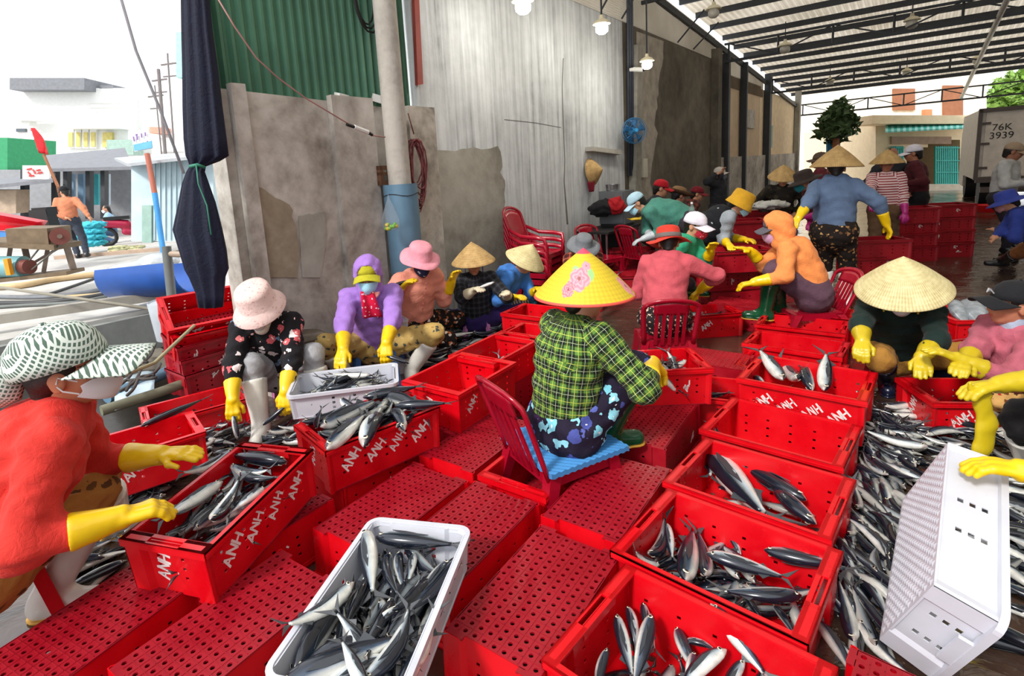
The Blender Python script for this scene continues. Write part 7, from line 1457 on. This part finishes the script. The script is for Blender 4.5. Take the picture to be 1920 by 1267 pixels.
h = house('narrow house parts and balconies beside the tarpaulin', 'far_house'); pb('wall', M_HW, h, 285, 345, 225, 415, 30, 4); pb('balcony', M_HW, h, 290, 345, 258, 284, 29.5, .6); pb('roof', plain('dull_orange_tile', (206, 150, 130), .8), h, 280, 300, 238, 250, 29, 2); pb('tank', plain('teal_tank', (150, 206, 206), .6), h, 330, 345, 60, 145, 28, 2)
for k, (x, y0, y1, w_) in enumerate(((297, 130, 300, 3), (314, 100, 300, 1.6), (290, 160, 300, 1.2))):
    b = MB(); b.tube([Dp(x, y0, 22), Dp(x + 14, y1, 22), Dp(x + 24, 425, 22)], .022 * w_, 8); b.bar(Dp(x - 12, y0 + 22, 22), Dp(x + 16, y0 + 18, 22), .06, .06); b.bar(Dp(x - 8, y0 + 44, 22), Dp(x + 16, y0 + 42, 22), .05, .05); b.build('power_pole', plain('grey_power_pole', (116, 108, 108), .7), label=('thick grey power pole with crossarms left of the tarpaulin', 'slim power pole with crossarms closest to the tarpaulin', 'thinnest power pole above the hut roof')[k], cat='pole')
b = MB(); b.tube([Dp(222, -20, 8), Dp(255, 95, 8), Dp(300, 205, 8), Dp(345, 325, 8)], .022, 8); b.build('mooring_cable', plain('grey_rope', (110, 106, 110), .7), smooth=True, label='grey cable slanting across the white sky', cat='cable')
e = empty('flag', (0, 0, 0), label='red flag hanging on a leaning wooden pole', cat='flag'); b = MB(); b.tube([Dp(82, 290, 15.5), Dp(108, 348, 15.5), DZ(125, 430)], .04, 8); b.build('flag_pole', M_BRK, e); b = MB(); b.sheet(lambda u, v: Dp(56 + 22 * v + 10 * u, 243 + 44 * v - 3 * u + 6 * u * v, 15.5) + V3(0, .12 * math.sin(6 * u + 4 * v), 0), 8, 8, (0, .02, 0)); b.build('cloth', plain('flag_red', (220, 50, 56), .8), e, smooth=True)
# ================================================================ street beyond the far end
h = house('cream shop house with teal folding gate and striped awning', 'shop_house'); M_CRM = plain('cream_paint', (236, 214, 178), .8, var=.06); M_TEAL = plain('teal_gate_paint', (50, 170, 160), .5); dS = 22.0
pb('wall', M_CRM, h, 1642, 1700, 232, 352, dS, 5); pb('wall', M_CRM, h, 1700, 1842, 232, 262, dS, 5); pb('wall', M_CRM, h, 1800, 1842, 262, 352, dS, 5); pb('wall', M_CRM, h, 1700, 1740, 262, 276, dS, 5); pb('interior', M_GLD, h, 1655, 1805, 262, 350, dS + 2.4, .2); pb('lintel', plain('dusty_sign_board', (170, 140, 120), .8), h, 1672, 1784, 256, 270, dS - .1, .1)
pb('upper_wall', plain('upper_cream', (240, 232, 214), .8), h, 1640, 1850, 60, 228, dS + 1, 5); pb('balcony_slab', M_CRM, h, 1636, 1850, 216, 232, dS - 1, 1.2)
pb('shutter', M_BRK, h, 1676, 1716, 166, 206, dS + .9, .15); pb('shutter', M_BRK, h, 1770, 1806, 160, 218, dS + .9, .15); pb('brick_panel', plain('orange_brick', (200, 130, 90), .8), h, 1735, 1748, 205, 222, dS + .8, .2)
for s0, s1 in ((1672, 1696), (1754, 1800)):
    n_ = int((s1 - s0) / 4)
    for k in range(n_): pb('gate_slat', M_TEAL, h, s0 + 4 * k, s0 + 4 * k + 2.6, 274, 346, dS - .15, .08)
    for y in (276, 300, 322, 344): pb('gate_rail', M_TEAL, h, s0, s1, y, y + 2, dS - .18, .05)
pb('step', plain('pale_step', (206, 196, 180), .8), h, 1700, 1830, 346, 366, dS - 1.2, 1.2)
e = empty('awning', (0, 0, 0), label='striped teal awning above the shop gate', cat='awning'); n_ = 30
M_AWW = plain('pale_teal_stripe', (150, 214, 206), .6)
for k in range(n_):
    x0 = 1660 + 166 * k / n_; x1 = 1660 + 166 * (k + 1) / n_; y0 = 236 - 8 * k / n_; b = MB(); a = [Dp(x0, y0 - 4, dS - .05), Dp(x1, y0 - 4, dS - .05), Dp(x1, y0 + 10, dS - 1.4), Dp(x0, y0 + 10, dS - 1.4)]; b.add(a + [p + V3(0, 0, -.05) for p in a], [(0, 1, 2, 3), (7, 6, 5, 4), (0, 4, 5, 1), (1, 5, 6, 2), (2, 6, 7, 3), (3, 7, 4, 0)]); b.build('awning_panel', M_TEAL if k % 2 else M_AWW, e)
h = house('bright white house behind the street tree', 'white_house'); pb('wall', M_HW, h, 1485, 1650, 120, 345, 34, 6); w_ = pb('window', M_GLD, h, 1608, 1616, 185, 222, 33.9, .1); pb('window', M_GLD, h, 1606, 1618, 250, 290, 33.9, .1); pb('column', M_HW, h, 1594, 1600, 250, 310, 33.5, .3); pb('column', M_HW, h, 1622, 1630, 250, 310, 33.5, .3); pb('brick_band', plain('dusty_red_brick', (170, 110, 100), .8), h, 1535, 1600, 262, 312, 33.6, .2); pb('drain_pipe', plain('white_pvc', (214, 214, 208)), h, 1637, 1640, 235, 300, 33, .2)
b = MB(); b.sheet(lambda u, v: Dp(1552 + 28 * u, 262 + 26 * v, 20) + V3(0, .2 * math.sin(8 * u), 0), 8, 4, (0, .05, 0)); b.build('blue_tarp', plain('light_blue_tarp', (80, 170, 220), .6), label='light blue tarp under the street tree', cat='tarp', smooth=True)
# trees
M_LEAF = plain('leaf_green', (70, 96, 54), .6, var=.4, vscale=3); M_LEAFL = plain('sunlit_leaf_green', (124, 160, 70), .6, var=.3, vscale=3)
def tree(x0, x1, y0, y1, d, n, mat, label, trunk=True, seed=0, ls=.16):
    r = random.Random(seed); e = empty('street_tree', (0, 0, 0), label=label, cat='tree'); c_ = Dp((x0 + x1) / 2, (y0 + y1) / 2, d); rx = (x1 - x0) / 2 / F_PX * d; rz = (y1 - y0) / 2 / F_PX * d
    b = MB()
    for k in range(n):
        a, bb = r.uniform(0, 6.283), r.uniform(-1, 1); q_ = r.uniform(.15, 1) ** .5 * (.72 + .28 * math.sin(3 * a + 5 * bb + seed) * math.cos(4 * bb + 2 * a)); s_ = math.sqrt(1 - bb * bb) * (1.0 - .35 * bb); p = c_ + V3(rx * q_ * s_ * math.cos(a), rx * q_ * s_ * math.sin(a), rz * q_ * bb)
        u = Vector((r.uniform(-1, 1), r.uniform(-1, 1), r.uniform(-1, .4))).normalized(); v = u.cross(Vector((r.uniform(-1, 1), r.uniform(-1, 1), r.uniform(-1, 1)))).normalized(); l = ls * r.uniform(.7, 1.4)
        b.add([p - u * l, p + v * l * .4 + u * l * .1, p + u * l, p - v * l * .4 + u * l * .1], [(0, 1, 2, 3)])
    b.build('foliage', mat, e, kind='stuff')
    if trunk: g = Vector((c_.x, c_.y, 0)); b = MB(); b.tube([g, c_ - V3(0, 0, rz * .5)], [.16, .1], 10); b.build('trunk', M_BRK, e, smooth=True)
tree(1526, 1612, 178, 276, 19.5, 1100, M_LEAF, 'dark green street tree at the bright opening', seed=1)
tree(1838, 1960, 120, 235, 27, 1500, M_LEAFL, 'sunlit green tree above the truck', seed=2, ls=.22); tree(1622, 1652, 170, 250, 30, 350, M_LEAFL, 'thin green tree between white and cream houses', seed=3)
e = empty('potted_plant', Zp(1616, 335, 0), label='potted plant in a green pot outside the opening', cat='plant'); b = MB(); b.lathe([(.12, 0), (.17, .3), (.16, .3), (.001, .26)], 16); b.build('pot', plain('pot_green', (70, 170, 90), .5), e, smooth=40); b = MB(); r = random.Random(3)
for k in range(120):
    a = r.uniform(0, 6.28); l = r.uniform(.15, .45); p = V3(0, 0, .3 + r.uniform(0, .5)); q_ = p + V3(math.cos(a) * l, math.sin(a) * l, r.uniform(.0, .4)); s_ = V3(-math.sin(a), math.cos(a), 0) * .04; b.add([p, (p + q_) / 2 + s_, q_, (p + q_) / 2 - s_], [(0, 1, 2, 3)])
b.build('leaves', M_LEAF, e, kind='stuff')
# truck
tp = Dp(1824, 384, 14.0); te = empty('box_truck', (tp.x, tp.y, 0), (0, 0, R(-37)), label='white box truck parked with its rear doors toward us', cat='truck'); M_TB = plain('truck_cream', (222, 212, 200), .5); M_TF = plain('truck_dark_frame', (84, 72, 66), .5)
bw, bh, zb = 2.2, 1.75, .75
b = MB(); b.box((bw / 2, 2.2, zb + bh / 2), (bw, 4.3, bh)); b.build('cargo_box', M_TB, te)
for k in range(2):
    b = MB(); b.box((.06 + bw / 4 + k * (bw / 2 - .04), .03, zb + bh / 2), (bw / 2 - .1, .06, bh - .16)); d_ = b.build('rear_door', M_TB, te)
    for z in (.3, .9, 1.4): b = MB(); b.box(((.1 if k == 0 else bw - .1), -.01, zb + z), (.22, .04, .06)); b.build('hinge', M_TF, d_)
    b = MB(); b.tube([((bw / 2 - .12) + k * .24, -.02, zb + .08), ((bw / 2 - .12) + k * .24, -.02, zb + bh - .1)], .02, 8); b.build('lock_rod', M_TF, d_)
    if k == 0: text_on('76K', (.42, -.004, zb + 1.28), .23, plain('black_lettering', (30, 28, 30), .6), d_); text_on('3939', (.42, -.004, zb + 1.08), .23, plain('black_lettering', (30, 28, 30)), d_)
b = MB(); b.box((bw / 2, 0, zb + bh - .03), (bw + .06, .12, .1)); b.box((.0, 0, zb + bh / 2), (.08, .12, bh)); b.box((bw, 0, zb + bh / 2), (.08, .12, bh)); b.box((bw / 2, 0, zb), (bw, .14, .14)); b.build('door_frame', M_TF, te)
b = MB(); b.box((bw / 2, 2, zb - .16), (.9, 4.2, .16)); b.box((bw / 2, .02, .5), (bw * .9, .1, .14)); b.build('chassis', M_TF, te)
for x in (.3, bw - .3):
    for y in (1.0, 4.6): b = MB(); b.tube([(x - .14, y, .42), (x + .14, y, .42)], .42, 22); b.build('wheel', M_BLACK, te, smooth=40)
b = MB(); b.box((bw / 2, 5.2, 1.2), (2.0, 1.5, 1.7)); b.build('cab', M_TB, te)
p = Zp(1852, 396, 0); b = MB(); b.lathe([(.22, 0), (.30, .16), (.31, .16), (.29, .15), (.2, .02), (.001, .02)], 24); b.build('red_basin', M_RED, loc=(p.x, p.y, 0), smooth=40, label='red plastic basin on the wet floor near the truck', cat='basin')
# opposite wall of the yard, out of view
b = MB(); wbox(b, -14, 9, -.2, 4.6, 9.5, 9.7); b.build('wall_right', M_GREYP, kind='structure', label='grey wall along the opposite side of the yard')
# ================================================================ small things worn or held
def at_person(key, name, me, parent=None):
    pr = PEOPLE[key]; o = inst(name, me, parent or pr['e']); return o
# painted yellow cone hat of the plaid shirt woman
me, rows_, prof_ = hat_cone(.455, None, .455 * .47, True)
co = np.zeros(len(me.vertices) * 3, f32); me.vertices.foreach_get('co', co); co = co.reshape(-1, 3); rad = np.hypot(co[:, 0], co[:, 1]); ang = np.arctan2(co[:, 1], co[:, 0])
base_c = np.array(srgb(222, 192, 46)); cols = np.tile(base_c, (len(co), 1)); cols *= (1 - .10 * (np.sin(rad * 420) > .2))[:, None]; cols *= (.93 + .07 * np.sin(ang * 60))[:, None]
cols[rad < .03] = srgb(232, 70, 96); cols[rad > .222] = srgb(226, 82, 70)
def blossom(a0, r0, size, petal, core, seed):
    cx, cy = r0 * math.cos(a0), r0 * math.sin(a0); dx, dy = co[:, 0] - cx, co[:, 1] - cy; d = np.hypot(dx, dy); a = np.arctan2(dy, dx); rim = size * (.82 + .18 * np.abs(np.sin(a * 2.5 + seed)))
    m = d < rim; t = (d / size)[:, None]; pc = np.array(srgb(*petal)); wc = np.array(srgb(240, 190, 190)); sh = .5 + .5 * np.sin(d / size * 16 + 2 * np.sin(a * 5 + seed)); c = pc * (1 - .55 * sh[:, None]) + wc * (.55 * sh[:, None])
    cols[m] = c[m]; k = d < size * .16; cols[k] = srgb(*core)
def leafm(a0, r0, size):
    cx, cy = r0 * math.cos(a0), r0 * math.sin(a0); d = np.hypot((co[:, 0] - cx) * 1.0, (co[:, 1] - cy) * 1.6); cols[d < size] = srgb(150, 200, 130)
pr = PEOPLE['gplaid']; HMi = pr['HM'].inverted(); tocam = HMi @ (CAM - pr['HC']); A0 = math.atan2(tocam.y, tocam.x)
leafm(A0 + .20, .125, .022); leafm(A0 - .30, .10, .02); leafm(A0 + .25, .11, .025)
blossom(A0 - .12, .135, .048, (224, 120, 140), (150, 90, 90), 0); blossom(A0 - .36, .175, .03, (206, 90, 110), (140, 60, 80), 2); blossom(A0 + .16, .085, .02, (226, 130, 150), (170, 80, 100), 1); blossom(A0 + 1.35, .185, .04, (224, 130, 140), (150, 90, 90), 3)
set_vcol(me, cols); me.materials.clear(); me.materials.append(vcol_mat('painted_palm_leaf', .6, bump=.25, bscale=70)); pr['ho']('cone_hat', me, (0, -.015, .0), 1.03, 13, 0)
# dotted scarf and collar of the purple hooded woman
pr = PEOPLE['purple']; P0, P1, P2, P3 = pr['P']; f_, r_ = pr['f'], pr['r']; HC, HM = pr['HC'], pr['HM']
b = MB(); top_ = HC + HM @ V3(.02, .105, -.085); bot_ = P2 + f_ * .185 - V3(0, 0, .05)
b.sheet(lambda u, v: top_ * (1 - v) + bot_ * v + (HM @ V3(1, 0, 0)) * ((u - .5) * (.10 + .05 * v) - .01) + f_ * (.012 * math.sin(9 * u) + .02 * math.sin(3.14 * v)) - pr['base'], 12, 14, -f_ * .006)
b.build('scarf', floral('red_dotted_cotton', (206, 22, 62), [(206, 22, 62), (236, 190, 206), (236, 206, 190), (206, 22, 62), (236, 200, 214)], 42, .30, noise=.15), pr['e'], smooth=True)
b = MB(); c0 = HC + HM @ V3(-.035, .10, -.10) - pr['base']; b.sheet(lambda u, v: c0 + (HM @ V3(1, 0, 0)) * ((u - .5) * .1) + V3(0, 0, -(.02 + .035 * math.sin(3.1 * u)) * v) + f_ * .01 * math.sin(6 * u), 9, 4, -f_ * .005); b.build('neck_cloth', C('salmon_cloth', (226, 150, 140)), pr['e'], smooth=True)
# white scarf of the floral blouse woman
pr = PEOPLE['floral']; HC, HM = pr['HC'], pr['HM']
def Hl(pr, v): return pr['HC'] + pr['HM'] @ (Vector(v) * pr['s'])
inst('head_scarf', sdf_mesh('head_scarf', [ell(Hl(pr, (0, -.03, -.01)), [pr['HM'].col[0], pr['HM'].col[1], pr['HM'].col[2]], [.092, .095, .105]), cap(Hl(pr, (.0, -.02, -.09)), Hl(pr, (0, .05, -.13)), .07, .05)], .009, .04, subs=[ell(Hl(pr, (0, .11, -.03)), [pr['HM'].col[0], pr['HM'].col[1], pr['HM'].col[2]], [.076, .12, .10])], mat=C('cream_cotton', (222, 214, 200)), uv=False, org=tuple(pr['base'])), pr['e'])
# neck gaiter of the pink jacket woman, cap badge
pr = PEOPLE['pink']; inst('neck_gaiter', sdf_mesh('neck_gaiter', [cap(Hl(pr, (0, -.03, -.15)), Hl(pr, (0, -.015, -.105)), .078, .064)], .008, .02, wr=.004, mat=C('pale_blue_knit', (150, 160, 180)), uv=False, org=tuple(pr['base'])), pr['e'])
b = MB()
for x0, z0, x1, z1 in ((-.02, .06, -.008, .082), (-.008, .082, .0, .062), (.0, .062, .012, .08), (.012, .08, .02, .06), (-.014, .07, .014, .07)): b.bar((x0, .105 - abs(x0), z0), (x1, .105 - abs(x1), z1), .006, .004)
pr['ho']('cap_badge', b.mesh('cap_badge', plain('silver_thread', (190, 192, 196), .3, .6)), (0, .006, 0), 1.1)
# jacket buttons and collar of the peach jacket woman
pr = PEOPLE['peach']; P0, P1, P2, P3 = pr['P']; f_ = pr['f']
for k in range(6):
    q_ = P1 + (P3 - P1) * (k / 6.5) + f_ * .162; b = MB(); b.tube([q_, q_ + f_ * .008], .009, 10); o = b.build('button', plain('rose_button', (190, 110, 100), .4), pr['e']); o.location = -pr['base']
inst('collar', sdf_mesh('collar', [cap(P3 - pr['d3'] * .02, P3 + pr['d3'] * .035, .082, .074)], .014, .02, wr=.003, mat=C('peach_quilt', (224, 146, 126)), uv=False, org=tuple(pr['base'])), pr['e'])
# hat band of the coral hoodie woman, ribbons under cone hats
pr = PEOPLE['coral']; b = MB(); b.lathe([(.104, .04), (.106, .043), (.104, .075), (.10, .076)], 36, sy=1.12); pr['ho']('hat_band', b.mesh('hat_band', m_check('black_white_check', (26, 24, 26), (130, 124, 120), 190), True), (0, -.01, 0), 1.03, 2, -4)
pr = PEOPLE['dgreen']
for sx in (-1, 1): b = MB(); b.tube([(sx * .085, .02, .06), (sx * .09, .03, -.06), (sx * .085, .045, -.13)], .006, 6); pr['ho']('chin_strap', b.mesh('chin_strap', plain('yellow_strap', (196, 170, 60), .6)))
pr = PEOPLE['bplaid']
for sx in (-1, 1): b = MB(); b.sheet(lambda u, v: V3(sx * (.085 + .004 * u), .02 + .03 * u, .05 - .14 * v), 3, 4, (.003, 0, 0)); pr['ho']('chin_strap', b.mesh('chin_strap', plain('royal_strap', (40, 44, 130), .6)))
# dark vest of the mustard hat woman
pr = PEOPLE['mustard']; P0, P1, P2, P3 = pr['P']; ft = pr['f']
inst('vest', sdf_mesh('vest', [cap(P0, P1, .185, .18, ft, 1.2), cap(P1, P2, .18, .185, ft, 1.22), cap(P2, P3 - pr['d3'] * .09, .182, .13, ft, 1.2)], .016, .04, wr=.004, mat=C('black_vest', (22, 24, 30)), org=tuple(pr['base'])), pr['e'])
# back hem of the plaid shirt woman
pr = PEOPLE['gplaid']; P0, P1, P2, P3 = pr['P']
inst('waistband', sdf_mesh('waistband', [cap(P0 + (P1 - P0) * .12, P0 + (P1 - P0) * .30, .185, .184, pr['f'], 1.2)], .011, .02, planes=[(P0 + (P1 - P0) * .10, (P0 - P1).normalized()), (P0 + (P1 - P0) * .42, (P1 - P0).normalized())], mat=C('black_cotton', (24, 23, 26)), uv=False, org=tuple(pr['base'])), pr['e'])
# mask straps and neck flap of the red jacket woman
pr = PEOPLE['red']
for sx in (-1, 1):
    b = MB(); b.tube([(sx * .07, .035, -.012), (sx * .078, -.005, .012), (sx * .08, -.012, -.005)], .0022, 5); b.tube([(sx * .068, .03, -.05), (sx * .078, -.002, -.03), (sx * .08, -.012, -.012)], .0022, 5); pr['ho']('mask_strap', b.mesh('mask_strap', m_wmask), (0, .004, 0), 1.08)
b = MB(); b.tube([(-.079, -.012, -.04), (-.079, -.012, -.044)], .004, 8); pr['ho']('earring', b.mesh('earring', plain('gold', (220, 180, 90), .2, .9)))
b = MB(); b.tube([(.0, -.11, .03), (.01, -.15, -.02), (.0, -.17, -.05)], [.03, .05, .02], 10, True, .4); pr['ho']('cap_tail', b.mesh('cap_tail', m_check('green_white_check_b', (84, 104, 92), (206, 214, 206), 95), True), (0, 0, .01), 1.2)
# spare rubber glove hanging from the hand at the right
pr = PEOPLE['arm']; w_ = pr['Wr'][0] + pr['Hd'][0] * .09
T = [cap(w_ + V3(.03, 0, -.04), w_ + V3(.06, -.01, -.17), .034, .042, (0, 1, 0), 1.9), cap(w_ + V3(.06, -.01, -.17), w_ + V3(.05, -.01, -.27), .04, .045, (0, 1, 0), 2.0)]
for k in range(4): T.append(cap(w_ + V3(-.01 + .02 * k, 0, -.03), w_ + V3(-.03 + .03 * k, -.01, .03 - .02 * k), .012, .010))
inst('rubber_glove', sdf_mesh('rubber_glove', T, .007, .015, wr=.002, mat=m_rubber('olive_yellow_rubber', (196, 172, 24), .4), uv=False)); tag(COL.objects[-1], 'limp yellow rubber glove dangling from the hand at right', 'glove')
# fish held in hands
for key, i, L, roll, lb, dv in (('floral', 0, .24, 80, 'fish held low in the floral blouse woman left glove', V3(-.75, -.2, -.55)), ('floral', 1, .22, 60, 'fish held in the floral blouse woman right glove', V3(.2, -.3, -.8)), ('peach', 1, .2, 80, 'dark fish held by the peach jacket woman', V3(-1, -.2, -.2)), ('bplaid', 1, .22, 80, 'fish held by the black checked shirt woman', V3(.8, -.3, .3)), ('purple', 0, .24, -60, 'fish held over the white crate by the purple hooded woman', V3(.9, -.2, -.3)), ('gplaid', 1, .2, 60, 'fish tail held by the plaid shirt woman glove', V3(.4, .1, -.5))):
    pr = PEOPLE[key]; c_ = pr['Wr'][i] + pr['Hd'][i] * .095; dv = dv.normalized(); fish(fmat(c_ + dv * L * .75, c_ - dv * L * .25, roll), lb, None, True, 0)
print('all', round(time.time() - T0, 1))
